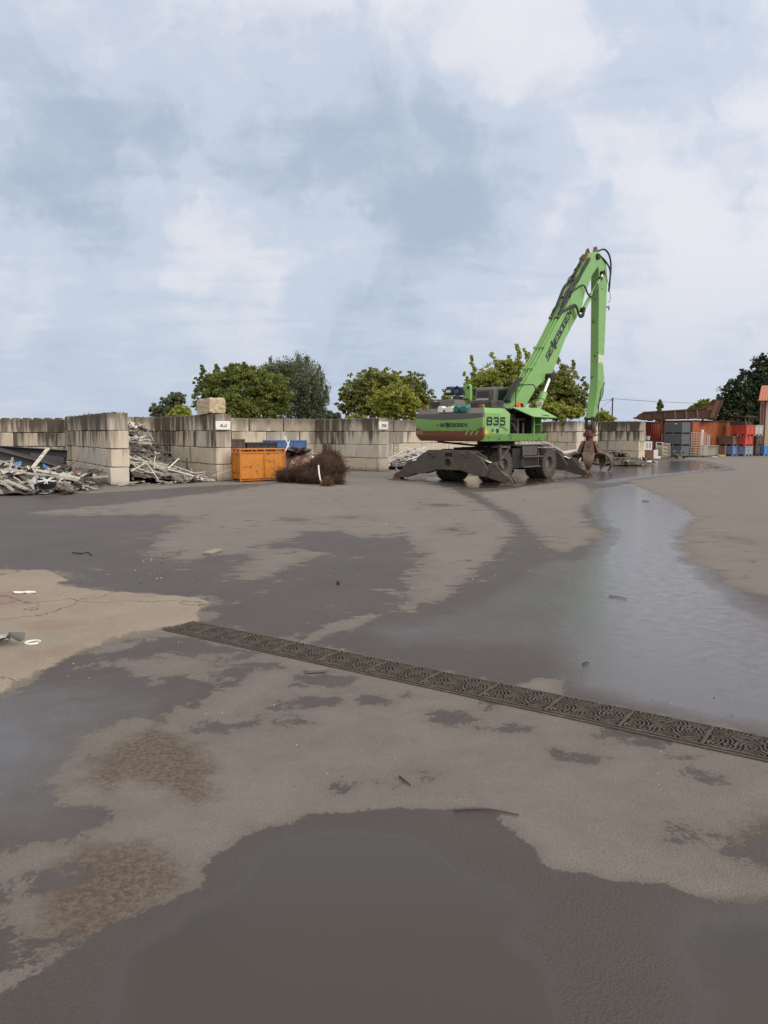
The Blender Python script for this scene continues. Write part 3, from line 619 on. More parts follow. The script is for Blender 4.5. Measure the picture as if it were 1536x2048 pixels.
# wheels: four axle ends, twin tyres each
def tyre_mb(x0, x1, sgn):
    mb = MB(); w_ = x1 - x0; r = 0.56; k = w_
    prof = [(0.30, 0.02), (0.36, 0.0), (0.50, 0.0), (0.545, 0.035), (0.56, 0.07), (0.56, k - 0.07), (0.545, k - 0.035), (0.50, k), (0.36, k), (0.30, k - 0.02), (0.30, 0.02)]
    mb.lathe(prof, (x0, 0, 0), (1, 0, 0), 48)
    for i in range(26):
        a = 2 * math.pi * i / 26
        for s0, s1, da in ((0.0, 0.44, 0), (0.56, 1.0, math.pi / 26)):
            M = Matrix.Rotation(a + da, 4, 'X')
            mb.bx(x0 + w_ * s0 - (0.004 if s0 == 0 else 0), x0 + w_ * s1 + (0.004 if s1 == 1 else 0), -0.046, 0.046, 0.50 if s0 in (0, .56) else .54, 0.578, M=M)
    return mb
def wheel(x_side, y):
    s = 1 if x_side > 0 else -1
    rt = bpy.data.objects.new('wheel', None); COL.objects.link(rt); rt.parent = EX
    p = MC @ Vector((0, y, 0.56)); rt.location = p; rt.rotation_euler = (0, 0, R(2.5))
    for a, b_ in ((0.93, 1.30), (0.50, 0.86)):
        x0, x1 = (a, b_) if s > 0 else (-b_, -a)
        tyre_mb(x0, x1, s).build('tyre', M_tyre, rt, bevel=0.008, smooth=30)
    mb = MB(); d = 1.29
    prof = [(0.31, d - .02), (0.315, d), (0.285, d), (0.265, d - 0.16), (0.20, d - 0.20), (0.12, d - 0.20), (0.12, d - .12), (0.0001, d - .12)]
    if s < 0: prof = [(r, -h) for r, h in prof]
    mb.lathe(prof, (0, 0, 0), (1, 0, 0), 32)
    for i in range(10):
        a = 2 * math.pi * i / 10
        mb.cyl((s * (d - .205), .165 * math.cos(a), .165 * math.sin(a)), (s * (d - .17), .165 * math.cos(a), .165 * math.sin(a)), .018, 6)
    mb.cyl((s * .3, 0, 0), (s * (d - .2), 0, 0), .27, 20)
    mb.build('rim', M_rim, rt)
for y in (-1.54, 1.82):
    for s in (1, -1): wheel(s, y)
# stabilisers
def stab(sy):
    y0 = -3.1 if sy < 0 else 3.08; y1 = y0 + (0.40 if sy < 0 else -0.40)
    out = [(-.87, 1.13), (.87, 1.13), (1.3, .9), (1.60, .5), (1.55, .26), (1.1, .28), (.5, .45), (-.5, .45), (-1.1, .28), (-1.55, .26), (-1.60, .5), (-1.3, .9)]
    yo = y0 if sy < 0 else y1; hole = []
    mb = MB(); mb.prism(out, yo, yo + 0.06, XZ); mb.prism(out, yo + .34, yo + .40, XZ)
    mb.prism([(x * .98, z if z > .6 else z) for x, z in [(-.87, 1.1), (.87, 1.1), (1.0, 1.04), (.5, .5), (-.5, .5), (-1.0, 1.04)]], yo + 0.055, yo + .345, XZ)
    yf = yo - 0.001 if sy < 0 else yo + .4
    o = -1 if sy < 0 else 1
    beam_ = mb.build('stabiliser_beam', M_dirtsteel, EX, bevel=0.01, M=MC)
    mb = MB(); mb.cyl((0, yf, .73), (0, yf + o * .03, .73), .16, 24); mb.build('tow_boss', M_dirtsteel, beam_, bevel=0.006, M=MC)
    mb = MB(); mb.cyl((0, yf + o * .031, .73), (0, yf + o * .036, .73), .12, 24); mb.bx(-.14, .14, yf + o * .0, yf + o * .02, .92, 1.04) if o > 0 else mb.bx(-.14, .14, yf - .02, yf, .92, 1.04)
    mb.build('tow_socket', M_dark, beam_, M=MC)
    for x in (-.68, .68):
        mb = MB(); mb.tube([(x - .14, yf, .98), (x - .13, yf + o * .09, 1.02), (x, yf + o * .1, 1.03), (x + .1, yf + o * .09, 1.01)], .02); mb.bx(x - .05, x + .09, yf + min(0, o * .07), yf + max(0, o * .07), .90, 1.0)
        mb.build('rear_lamp', M_dirtsteel, beam_, bevel=0.006, M=MC)
    for s in (1, -1):
        yc = yo + .2
        leg = [(1.42, .42), (1.52, .62), (1.70, .76), (1.84, .74), (1.95, .58), (2.20, .34), (2.40, .27), (2.42, .17), (2.28, .10), (2.0, .12), (1.60, .22), (1.45, .28)]
        mb = MB(); lp = [(x * s, z) for x, z in leg]
        mb.prism(lp, yc - .135, yc - .09, XZ); mb.prism(lp, yc + .09, yc + .135, XZ)
        mb.prism([(x * s, z) for x, z in [(1.5, .35), (1.95, .5), (2.3, .26), (2.28, .14), (2.0, .15), (1.6, .25)]], yc - .091, yc + .091, XZ)
        for px_, pz in ((1.76, .66), (2.33, .2), (1.5, .36)): mb.cyl((px_ * s, yc - .165, pz), (px_ * s, yc + .165, pz), .05, 12)
        lg = mb.build('stabiliser_leg', M_dirtsteel, EX, bevel=0.008, M=MC)
        mb = MB(); cx = 2.36 * s
        mb.bx(cx - .26, cx + .26, yc - .27, yc + .27, 0.004, .035)
        for q in (-.13, .1): mb.prism([(cx - .2, .035), (cx + .2, .035), (cx + .05, .24), (cx - .09, .24)], yc + q, yc + q + .03, XZ)
        mb.prism([(yc - .22, .035), (yc + .22, .035), (yc + .06, .18), (yc - .06, .18)], cx - .015, cx + .015, YZ)
        mb.build('foot_pad', P('rusty_foot_pad', (0.14, 0.10, 0.075), 0.7, var=0.4, dirt=(0.13, 0.05, 0.025), dirt_amt=0.5, dscale=6), lg, bevel=0.006, M=MC)
        mb = MB(); mb.cyl((.85 * s, yc, .94), (1.35 * s, yc, .79), .085, 16); mb.build('cylinder', M_dirtsteel, lg, M=MC)
        mb = MB(); mb.cyl((1.35 * s, yc, .79), (1.76 * s, yc, .67), .045, 12); mb.build('cylinder_rod', M_chrome, lg, M=MC)
stab(-1); stab(1)
# upper structure -------------------------------------------------------------
m, t, b = new_mat('counterweight_paint'); M_cw = m
v = t.node('ShaderNodeTexCoord').outputs['Object']; s_ = t.node('ShaderNodeSeparateXYZ'); t.l.new(v, s_.inputs[0])
x, z = s_.outputs['X'], s_.outputs['Z']; n1 = t.noise(v, 2.0, 4); n2 = t.noise(t.scale(v, (1, 1, 7)), 2.2, 7, 0.7); n3 = t.noise(t.scale(v, (1, 1, 14)), 1.4, 6, 0.75)
c = t.mix(n1, sc3(GREEN, 0.86), sc3(GREEN, 1.05))
c = t.mix(t.step(n3, 0.60, 0.66), c, (0.035, 0.075, 0.03))
c = t.mix(t.math('MULTIPLY', t.step(n2, 0.60, 0.67), t.step(t.math('ABSOLUTE', t.math('SUBTRACT', z, 1.88)), 0.16, 0.02)), c, (0.30, 0.20, 0.12))
edgex = t.math('ABSOLUTE', x)
chip = t.math('ADD', t.math('MULTIPLY', t.step(edgex, 1.05, 1.5), 0.12), t.math('MULTIPLY', ctr(n2), 0.20))
rs = t.step(t.math('SUBTRACT', t.math('ADD', 1.80, chip), z), -0.012, 0.012)
rc = t.mix(t.noise(t.scale(v, (1, 1, 5)), 4.0, 6, 0.7), (0.11, 0.046, 0.026), (0.25, 0.105, 0.055))
rc = t.mix(t.step(n3, 0.63, 0.68), rc, (0.30, 0.22, 0.16))
c = t.mix(rs, c, rc)
curve = t.math('MULTIPLY_ADD', t.math('MULTIPLY', x, x), 0.035, 2.165)
c = t.mix(t.step(t.math('SUBTRACT', z, curve), -0.002, 0.002), c, t.mix(n1, (0.088, 0.086, 0.085), (0.118, 0.115, 0.11)))
c = t.mix(t.step(t.noise(v, 5, 6, 0.75), 0.68, 0.72), c, (0.12, 0.07, 0.045))
t.l.new(c, b.inputs['Base Color']); t.put(b.inputs['Roughness'], t.mixf(rs, 0.5, 0.75))
def loft(mb, rings):
    n = len(rings[0]); vs = [p for r in rings for p in r]
    fs = [(k * n + i, k * n + (i + 1) % n, (k + 1) * n + (i + 1) % n, (k + 1) * n + i) for k in range(len(rings) - 1) for i in range(n)]
    fs += [tuple(range(n - 1, -1, -1)), tuple(range((len(rings) - 1) * n, len(rings) * n))]
    return mb.add(vs, fs)
def ringc(z, hx, yb, yf, ch=0.10): return [(-hx, yf, z), (-hx, yb + ch, z), (-hx + ch, yb, z), (hx - ch * .3, yb, z), (hx, yb + ch * .3, z), (hx, yf, z)]
mb = MB(); loft(mb, [ringc(1.44, 1.38, -2.88, -2.0), ringc(1.64, 1.495, -3.0, -2.0), ringc(2.38, 1.495, -3.0, -2.0), ringc(2.56, 1.38, -2.84, -2.0)])
cw = mb.build('counterweight', M_cw, EX, bevel=0.018, seg=2)
mb = MB()
letters(mb, 'C', (-.46, -3.0, 1.965), (1, 0, 0), (0, 0, 1), (0, -1, 0), .05, .06, .02, .022, 0.1, 0.003)
letters(mb, 'SEMEBOGEN', (-.33, -3.0, 1.945), (1, 0, 0), (0, 0, 1), (0, -1, 0), .098, .09, .032, .027, 0.15, 0.003)
mb.build('lettering', M_ink, cw, smooth=0)
for x0 in (.74, .95, 1.16): MB().add([(x0, -3.001, 1.66), (x0 + .07, -3.001, 1.66), (x0 + .17, -3.001, 1.80), (x0 + .10, -3.001, 1.80), (x0, -3.004, 1.66), (x0 + .07, -3.004, 1.66), (x0 + .17, -3.004, 1.80), (x0 + .10, -3.004, 1.80)], [(0, 1, 2, 3), (4, 5, 6, 7), (0, 1, 5, 4), (1, 2, 6, 5), (2, 3, 7, 6), (3, 0, 4, 7)]).build('warning_stripe', M_greenworn, cw, smooth=0)
for x0 in (-1.34, -1.25, -1.16): MB().bx(x0, x0 + .035, -3.004, -3.001, 1.67, 1.80).build('warning_stripe', M_greenworn, cw, smooth=0)
# main deck, right hood with number, engine bay, left hood
mb = MB(); mb.bx(-1.30, 1.30, -2.0, 1.25, 1.42, 1.60); mb.bx(-1.25, 1.25, -1.98, .7, 1.60, 1.66); mb.build('deck_frame', M_black, EX, bevel=0.01)
hood = [(1.499, 1.69), (1.499, 2.385), (1.385, 2.565), (.2, 2.565), (.2, 1.69)]
mb = MB(); rings = [[(x_ + .002, -1.985, z_) for x_, z_ in hood], [(x_ + .002, -1.58 if z_ > 2.5 else -1.39, z_) for x_, z_ in hood]]
loft(mb, rings)
mb.prism([(-2.93, 1.695), (-1.985, 1.695), (-1.985, 2.384), (-2.93, 2.384)], 1.496, 1.502, YZ)
mb.add([(1.502, -2.93, 2.384), (1.502, -1.985, 2.384), (1.388, -1.985, 2.566), (1.388, -2.83, 2.566), (1.49, -2.93, 2.378), (1.49, -1.985, 2.378), (1.376, -1.985, 2.56), (1.376, -2.83, 2.56)], [(0, 1, 2, 3), (4, 5, 6, 7), (0, 1, 5, 4), (1, 2, 6, 5), (2, 3, 7, 6), (3, 0, 4, 7)])
hd = mb.build('engine_hood', M_green, EX, bevel=0.01)
mb = MB(); letters(mb, '835', (1.503, -2.80, 2.0), (0, 1, 0), (0, 0, 1), (1, 0, 0), .26, .225, .14, .066, 0.10, 0.003); mb.build('number_lettering', M_ink, hd, smooth=0, bevel=0)
mb = MB()
for (y_, z_, s2) in ((-2.84, 1.86, .05), (-2.83, 1.74, .07), (-2.33, 1.73, .03)):
    MB().prism([(y_ - s2, z_ - s2), (y_ + s2, z_ - s2), (y_, z_ + s2 * .9)], 1.502, 1.506, YZ).build('warning_sticker', P('yellow_sticker', (0.75, 0.42, 0.02), 0.5), hd, smooth=0)
mb = MB(); mb.prism([(-2.91, 1.70), (-2.72, 1.70), (-2.72, 1.79), (-2.91, 1.79)], 1.502, 1.505, YZ)
mb.build('warning_sticker', P('yellow_sticker', (0.75, 0.42, 0.02), 0.5), hd, smooth=0)
for a_ in ((-2.53, -2.48, 1.74, 1.84), (-2.46, -2.40, 1.76, 1.86), (-2.25, -2.08, 1.72, 1.86)): MB().bx(1.502, 1.505, *a_).build('pictogram_sticker', M_ink, hd, smooth=0)
def font_mesh(text, size, name, mat, parent, M):
    cu = bpy.data.curves.new(name, 'FONT'); cu.body = text; cu.size = size; cu.extrude = 0.002; cu.shear = 0.2
    o = bpy.data.objects.new(name, cu); COL.objects.link(o)
    dg = bpy.context.evaluated_depsgraph_get(); me_ = bpy.data.meshes.new_from_object(o.evaluated_get(dg)); bpy.data.objects.remove(o)
    me_.transform(M); me_.materials.clear(); me_.materials.append(mat); return link_mesh(name, me_, parent)
font_mesh('green line', 0.13, 'slogan_lettering', M_ink, hd, Matrix(((0, 0, 1, 1.504), (1, 0.0, 0, -2.06), (-.30, 1, 0, 1.93), (0, 0, 0, 1))))
mb = MB()
mb.prism([(1.415, 1.435), (1.522, 1.66), (1.44, 1.66), (1.30, 1.435)], -2.98 + .08, 1.10, XZ)
mb.bx(.5, 1.46, -1.38, 1.15, 1.60, 1.685)
mb.bx(1.30, 1.50, -2.9, 1.28, 1.665, 1.693)
mb.build('side_skirt', M_greenworn, EX, bevel=0.008)
mb = MB(); mb.bx(0.28, .32, -1.38, .30, 1.69, 2.55); mb.bx(.3, 1.40, -1.38, -1.36, 1.69, 2.5); mb.bx(.3, 1.38, .20, .22, 1.69, 2.5); mb.bx(.3, 1.3, -1.36, .2, 2.52, 2.55)
bay = mb.build('engine_bay', M_dark, EX)
mb = MB(); Mi = P('engine_metal', (0.09, 0.085, 0.08), 0.5, 0.4)
mb.bx(.55, 1.05, -1.2, -.2, 1.75, 2.2); mb.cyl((1.15, -1.3, 2.22), (1.15, .1, 2.22), .06); mb.cyl((1.2, -.45, 1.7), (1.2, -.45, 2.25), .07); mb.cyl((1.25, -.15, 1.7), (1.25, -.15, 2.1), .05)
mb.bx(1.0, 1.2, -.62, -.58, 1.7, 2.5); mb.tube([(1.2, -.9, 2.1), (1.3, -.75, 1.95), (1.25, -.6, 1.8), (1.2, -.5, 1.75)], .025); mb.cyl((1.1, -1.15, 2.35), (1.1, -.7, 2.35), .1)
mb.build('engine', Mi, bay, bevel=0.01)
mb = MB(); mb.cyl((1.22, -1.12, 1.76), (1.22, -1.12, 2.02), .05); mb.build('oil_filter', M_green, bay)
mb = MB(); mb.tube([(1.3, -.85, 2.0), (1.32, -.75, 1.85), (1.3, -.6, 1.78)], .02); mb.build('pipe', P('red_pipe', (0.16, 0.06, 0.05), .5), bay)
mb = MB(); mb.bx(1.43, 1.50, .20, .27, 1.69, 2.50); mb.bx(.9, 1.49, .72, .74, 1.69, 2.35); mb.bx(.9, .94, .27, .72, 1.69, 2.5); mb.bx(.95, 1.48, .28, .71, 2.02, 2.05); mb.bx(.9, 1.49, .27, .74, 2.44, 2.50)
mb.build('hood_frame', M_greenworn, EX, bevel=0.006)
mb = MB()
pf = [Vector(p) for p in ((1.33, -1.02, 2.60), (1.33, .80, 2.61), (2.0, .98, 2.25), (1.98, -.62, 2.27))]
up_ = Vector((.42, 0, .9)) * 0.035
mb.add(pf + [p + up_ for p in pf], [(3, 2, 1, 0), (4, 5, 6, 7), (0, 1, 5, 4), (1, 2, 6, 5), (2, 3, 7, 6), (3, 0, 4, 7)])
fl = mb.build('open_hood_door', M_green, EX, bevel=0.008)
mb = MB()
for y_ in (.12, .38):
    o_ = Vector((1.86, y_, 2.36 + .004)); 
    MB().beam(o_, o_ + Vector((.06, .16, -.031)), .07, .012).build('pictogram_sticker', M_ink, fl)
mb = MB(); mb.prism([(-1.499, 1.69), (-1.499, 2.385), (-1.385, 2.565), (-.2, 2.565), (-.2, 1.69)], -1.99, .60, XZ); mb.build('left_hood', M_green, EX, bevel=0.01)
mb = MB(); mb.bx(-1.36, 1.34, -2.0, .8, 2.566, 2.59); mb.build('roof_deck', M_grey, EX, bevel=0.006)
# grille guards and grey box on the deck
def grille(x0, x1, y0, y1, z0, z1, tp):
    mb = MB(); mb.beam((x0, y0, z0), (x1, y0, z0), .03, .03); mb.beam((x0 + tp, y0 + tp, z1), (x1 - tp, y0 + tp, z1), .03, .03); mb.beam((x1 - tp, y0 + tp, z1), (x1 - tp, y1 - tp, z1), .03, .03); mb.beam((x1, y0, z0), (x1, y1, z0), .03, .03)
    mb.beam((x0 + tp, y1 - tp, z1), (x1 - tp, y1 - tp, z1), .03, .03); mb.beam((x0 + tp, y0 + tp, z1), (x0 + tp, y1 - tp, z1), .03, .03)
    n = int((x1 - x0) / .075)
    for i in range(n + 1):
        f_ = i / n; mb.beam((x0 + (x1 - x0) * f_, y0, z0), (x0 + tp + (x1 - x0 - 2 * tp) * f_, y0 + tp, z1), .014, .014)
        mb.beam((x0 + tp + (x1 - x0 - 2 * tp) * f_, y0 + tp, z1), (x0 + tp + (x1 - x0 - 2 * tp) * f_, y1 - tp, z1), .014, .014)
    n = int((y1 - y0) / .06)
    for i in range(n + 1):
        f_ = i / n; mb.beam((x1, y0 + (y1 - y0) * f_, z0), (x1 - tp, y0 + tp + (y1 - y0 - 2 * tp) * f_, z1), .014, .014)
    g_ = mb.build('grille_guard', P('grille_steel', (0.09, 0.08, 0.07), .6, var=.3), EX)
    mb = MB(); mb.bx(x0 + .1, x1 - .1, y0 + .12, y1 - .1, z0 - .01, z1 - .06); mb.build('radiator', P('radiator_dark', (0.03, 0.026, 0.022), .8), g_, bevel=.01)
grille(.22, 1.36, -2.35, -1.5, 2.60, 2.82, .09)
grille(-1.36, -.80, -2.45, -1.7, 2.60, 2.90, .09)
mb = MB(); loft(mb, [[(-.95, -2.4, 2.58), (-.08, -2.4, 2.58), (-.08, -1.6, 2.58), (-.95, -1.6, 2.58)], [(-.80, -2.3, 2.90), (-.25, -2.3, 2.90), (-.25, -1.7, 2.90), (-.80, -1.7, 2.90)]]); mb.build('intake_box', M_grey, EX, bevel=.015)
Mred = P('red_lens', (0.17, 0.024, 0.014), .3, var=.1)
for p in ((-1.22, -2.72, 2.565), (1.12, -2.62, 2.565)):
    mb = MB(); mb.bx(p[0] - .07, p[0] + .14, p[1] - .02, p[1] + .03, p[2], p[2] + .12); lb = mb.build('lamp_bracket', M_green, EX, bevel=.006)
    mb = MB(); mb.cyl((p[0], p[1] - .07, p[2] + .0), (p[0], p[1] - .07, p[2] + .13), .065, 16); mb.build('red_lamp', Mred, lb)
for x_ in (-.05, .60):
    mb = MB(); mb.prism([(x_ - .06, 2.55), (x_ + .06, 2.55), (x_ + .07, 2.66), (x_ + .03, 2.70), (x_ - .05, 2.70), (x_ - .07, 2.66)], -2.62, -2.58, XZ); mb.cyl((x_ + .02, -2.63, 2.64), (x_ + .02, -2.57, 2.64), .03, 12); mb.build('lifting_eye', M_green, EX, bevel=.004)
# engine-driven pump on a green post
mb = MB(); mb.bx(-1.42, -1.0, -1.35, -.95, 3.12, 3.36); pm = mb.build('generator', P('dark_navy_housing', (0.015, 0.018, 0.028), .4), EX, bevel=.03, seg=2)
mb = MB(); mb.bx(-1.36, -1.06, -1.33, -.97, 3.36, 3.43); mb.build('generator_lid', P('blue_lid', (0.03, 0.09, 0.26), .4), pm, bevel=.015)
mb = MB(); mb.bx(-1.33, -1.12, -1.358, -1.352, 3.21, 3.30); mb.build('name_plate', M_white, pm)
mb = MB(); mb.bx(-1.4, -.95, -1.3, -1.0, 3.06, 3.115); mb.build('tray', M_silver, pm, bevel=.01)
mb = MB(); mb.bx(-1.0, -.72, -1.3, -.9, 3.1, 3.4); mb.bx(-1.1, -.7, -1.25, -.95, 2.62, 3.06); mb.cyl((-.9, -1.35, 2.85), (-.9, -.9, 2.85), .2); mb.tube([(-1, -1.3, 3.35), (-.8, -1.4, 3.42), (-.6, -1.3, 3.3), (-.55, -1.2, 3.0)], .03); mb.tube([(-.95, -1.36, 3.2), (-.75, -1.42, 3.0), (-.7, -1.4, 2.7)], .03)
mb.build('pump_unit', P('pump_dark', (0.018, 0.024, 0.024), .45, dirt=(0.03, 0.06, 0.05), dirt_amt=.4), EX, bevel=.02)
mb = MB(); mb.bx(-.99, -.8, -1.305, -1.3, 3.2, 3.32); mb.build('blue_housing', M_blue, pm)
mb = MB(); mb.prism([(-.62, 2.6), (-.62, 3.38), (-.55, 3.47), (-.38, 3.50), (-.30, 3.42), (-.30, 2.95), (-.40, 2.6)], -1.25, -1.13, XZ); pp = mb.build('hoist_post', M_green, EX, bevel=.01)
mb = MB(); mb.cyl((-.40, -1.27, 3.36), (-.40, -1.11, 3.36), .045); mb.build('eye_bush', M_dark, pp)
mb = MB(); 
for i in range(3): mb.tube([(-.42 + .16 * math.cos(a), -1.35 + i * .02, 2.8 + .16 * math.sin(a)) for a in np.linspace(0, 6.28, 18)], .02)
mb.build('hose_coil', M_rubber, EX)
# cab
mb = MB(); mb.prism([(.78, 1.6), (.78, 3.40), (.86, 3.50), (2.35, 3.52), (2.6, 3.35), (2.75, 2.4), (2.6, 1.6)], -1.52, -.62, YZ); cb = mb.build('cab', M_cab, EX, bevel=.03, seg=2)
Mgl = P('cab_glass', (0.012, 0.028, 0.024), .06, var=.1)
mb = MB(); mb.bx(-1.42, -.88, .772, .779, 3.1, 3.33); mb.build('rear_window', Mgl, cb)
mb = MB(); mb.prism([(1.02, 2.5), (1.02, 3.40), (2.3, 3.40), (2.5, 2.5)], -.619, -.612, YZ); mb.build('side_window', Mgl, cb)
mb = MB(); mb.bx(-1.45, -.85, .74, .778, 3.0, 3.06); mb.build('trim_strip', M_silver, cb)
mb = MB(); mb.bx(-1.2, -.95, 1.0, 1.2, 3.51, 3.54); mb.cyl((-1.05, 1.1, 3.54), (-1.05, 1.1, 3.66), .06); mb.cyl((-1.05, 1.1, 3.66), (-1.05, 1.1, 3.69), .10); mb.bx(-1.3, -.85, .9, 1.0, 3.50, 3.56); mb.build('roof_lamp', M_dark, cb, bevel=.01)
mb = MB(); mb.tube([(-.55, .35, 2.6), (-.55, .35, 2.95), (-.50, .40, 3.15)], .075, 10, r2=.05); mb.build('exhaust_pipe', P('rusty_exhaust', (0.06, 0.035, 0.028), .8, var=.4), EX)
mb = MB(); mb.prism([(-1.42, 2.58), (-1.42, 2.98), (-.72, 2.98), (-.62, 2.58)], .1, .7, XZ); mb.build('engine_cover', M_cab, EX, bevel=.02)
# boom
bo = [(.55, 2.35), (.82, 2.79), (1.4, 3.43), (2.68, 4.71), (3.96, 6.17), (5.01, 7.32), (5.76, 8.14), (6.78, 9.21), (6.98, 9.46), (7.22, 9.52), (7.42, 9.42), (7.46, 9.25), (7.27, 8.86), (6.82, 8.48), (6.59, 8.14), (6.16, 7.54), (6.0, 7.1), (5.56, 6.57), (4.59, 5.54), (4.15, 4.88), (3.66, 4.2), (3.45, 4.0), (3.19, 3.88), (2.43, 3.51), (1.71, 2.82), (1.3, 2.2), (.7, 2.05)]
mb = MB(); mb.prism(bo, -.25, .25, YZ); random.seed(21); bm_ = mb.build('boom', M_green, EX, bevel=.012)
mb = MB(); u_ = Vector((0, .664, .747)); n_ = Vector((0, -.747, .664))
letters(mb, 'SEMEBOGEN', (.252, 3.24, 4.60), u_, n_, (1, 0, 0), .225, .235, .085, .066, 0.14, 0.004); mb.build('lettering', M_ink, bm_, smooth=0)
tops = [Vector((0, y_, z_)) for y_, z_ in bo[1:8]]
nrm_ = [Vector((0, -.70, .71))] * 7
def along(f_, lift, x_):
    L_ = [(tops[i + 1] - tops[i]).length for i in range(6)]; q = f_ * sum(L_)
    for i in range(6):
        if q <= L_[i] or i == 5: p = tops[i].lerp(tops[i + 1], q / L_[i]); break
        q -= L_[i]
    p = p + Vector((0, -.73, .68)) * lift; p.x = x_; return p
for x_ in (-.14, .0, .14):
    mb = MB(); mb.tube([along(f_, .06, x_) for f_ in np.linspace(.08, .56, 8)], .022, 8); mb.build('hydraulic_pipe', M_green, bm_)
for k, f_ in enumerate((.12, .22, .36, .56, .70, .82)):
    mb = MB(); mb.beam(along(f_, .055, -.26), along(f_, .055, .26), .05, .06); mb.beam(along(f_, .055, .14), along(f_, .12, .14), .08, .08); mb.beam(along(f_, .055, -.16), along(f_, .12, -.16), .08, .08)
    mb.build('pipe_clamp', M_green if k < 4 else M_black, bm_, bevel=.006)
def hose(pts, r=.026, n=24, par=None):
    P_ = [Vector(p) for p in pts]; out = []
    for i in range(n):
        u = i / (n - 1) * (len(P_) - 1); k = min(int(u), len(P_) - 2); f_ = u - k
        p0, p1, p2, p3 = P_[max(k - 1, 0)], P_[k], P_[k + 1], P_[min(k + 2, len(P_) - 1)]
        out.append(0.5 * ((2 * p1) + (p2 - p0) * f_ + (2 * p0 - 5 * p1 + 4 * p2 - p3) * f_ * f_ + (3 * p1 - p0 - 3 * p2 + p3) * f_ ** 3))
    mb = MB(); mb.tube(out, r, 7); return mb.build('hydraulic_hose', M_rubber, par or bm_)
for x_, a_, b_ in ((-.2, .02, .09), (.14, .03, .07), (.20, .04, .12), (-.15, .01, .05), (.1, .0, .06)):
    hose([along(.55, .08, x_), along(.62, .10 + a_, x_ + .05), along(.68, .12, x_), along(.76, .09 + b_, x_ - .02), along(.83, .08, x_ + .03), along(.92, .05 + a_, x_), along(.985, .06, x_)], .036)
for x_ in (-.2, -.13, -.06, .02): hose([along(.02, -.1, x_), along(.02, .10, x_), along(.09, .15, x_ + .03), along(.16, .08, x_)], .027, 14)
hose([along(.57, .08, .2), (.36, 5.1, 7.0), (.40, 5.45, 6.62), (.42, 5.75, 6.72), (.36, 5.95, 6.92)], .042)
hose([along(.57, .08, .15), (.40, 5.05, 6.92), (.45, 5.4, 6.55), (.45, 5.7, 6.6), (.38, 5.9, 6.82)], .042)
hose([along(.74, .06, .1), along(.735, .07, .24), (.34, 5.85, 7.9), (.42, 6.15, 7.55), (.42, 6.5, 7.5), (.38, 6.75, 7.75), (.36, 7.1, 8.12)], .036)
hose([(.1, 7.35, 9.5), (.16, 7.7, 9.68), (.2, 8.05, 9.74), (.22, 8.42, 9.55), (.24, 8.56, 9.15), (.24, 8.52, 8.6), (.22, 8.45, 8.0)], .04)
hose([(.1, 7.4, 9.45), (.2, 7.8, 9.35), (.24, 8.3, 9.1), (.25, 8.50, 8.8), (.25, 8.45, 8.1)], .036)
hose([(.2, 8.0, 8.9), (.24, 8.35, 8.3), (.26, 8.55, 7.7), (.22, 8.4, 7.5)], .012)
for a_, b_, r_ in (((-.34, 7.22, 9.3), (.34, 7.22, 9.3), .13), ((-.3, 5.95, 6.9), (.34, 5.95, 6.9), .09), ((-.33, .95, 2.4), (.33, .95, 2.4), .14)): MB().cyl(a_, b_, r_).build('boom_pin', M_black, bm_)
mb = MB(); mb.prism([(6.9, 9.4), (7.05, 9.66), (7.2, 9.72), (7.3, 9.55), (7.3, 9.4)], -.2, -.14, YZ); mb.prism([(7.0, 9.4), (7.1, 9.7), (7.3, 9.76), (7.4, 9.6), (7.4, 9.4)], .12, .18, YZ); mb.prism([(6.6, 9.12), (6.72, 9.38), (6.9, 9.42), (6.9, 9.3)], -.22, -.05, YZ)
mb.build('boom_head_lugs', P('orange_rust', (0.14, 0.06, 0.035), .7, var=.5, scale=9), bm_, bevel=.01)
# boom cylinders
for s in (1, -1):
    mb = MB(); mb.cyl((.42 * s, 1.75, 1.95), (.42 * s, 2.62, 3.18), .125, 20); mb.cyl((.42 * s, 2.50, 3.01), (.42 * s, 2.70, 3.29), .15, 20); cy = mb.build('boom_cylinder', M_green, EX)
    mb = MB(); mb.cyl((.42 * s, 2.66, 3.24), (.42 * s, 3.12, 3.89), .065, 16); mb.build('cylinder_rod', M_chrome, cy)
    mb = MB(); mb.cyl((.26 * s, 3.17, 3.96), (.52 * s, 3.17, 3.96), .13, 20); mb.build('cylinder_eye', M_black, cy)
    a, b_ = Vector((.31 * s, 5.95, 6.9)), Vector((.31 * s, 7.72, 8.68)); dd = b_ - a
    mb = MB(); mb.cyl(a + dd * .04, a + dd * .40, .082, 16); mb.cyl(a + dd * .40, a + dd * .83, .072, 16); mb.cyl(a + dd * .38, a + dd * .41, .10, 16); cy = mb.build('stick_cylinder', M_green, EX)
    mb = MB(); mb.cyl(a + dd * .80, a + dd * .86, .095, 16); mb.build('gland_nut', M_black, cy); mb = MB(); mb.cyl(a - Vector((.06 * s, 0, 0)), a + Vector((.07 * s, 0, 0)), .10, 16); mb.bx(a.x - .06, a.x + .06, a.y - .12, a.y + .02, a.z - .12, a.z + .08); mb.build('cylinder_eye', M_black, cy); mb = MB(); mb.cyl(b_ - Vector((.1 * s, 0, 0)), b_ + Vector((.06 * s, 0, 0)), .10, 16); mb.build('cylinder_eye', M_black, cy)
    mb = MB(); mb.cyl(a + dd * .86, b_, .042, 12); mb.build('cylinder_rod', M_chrome, cy)
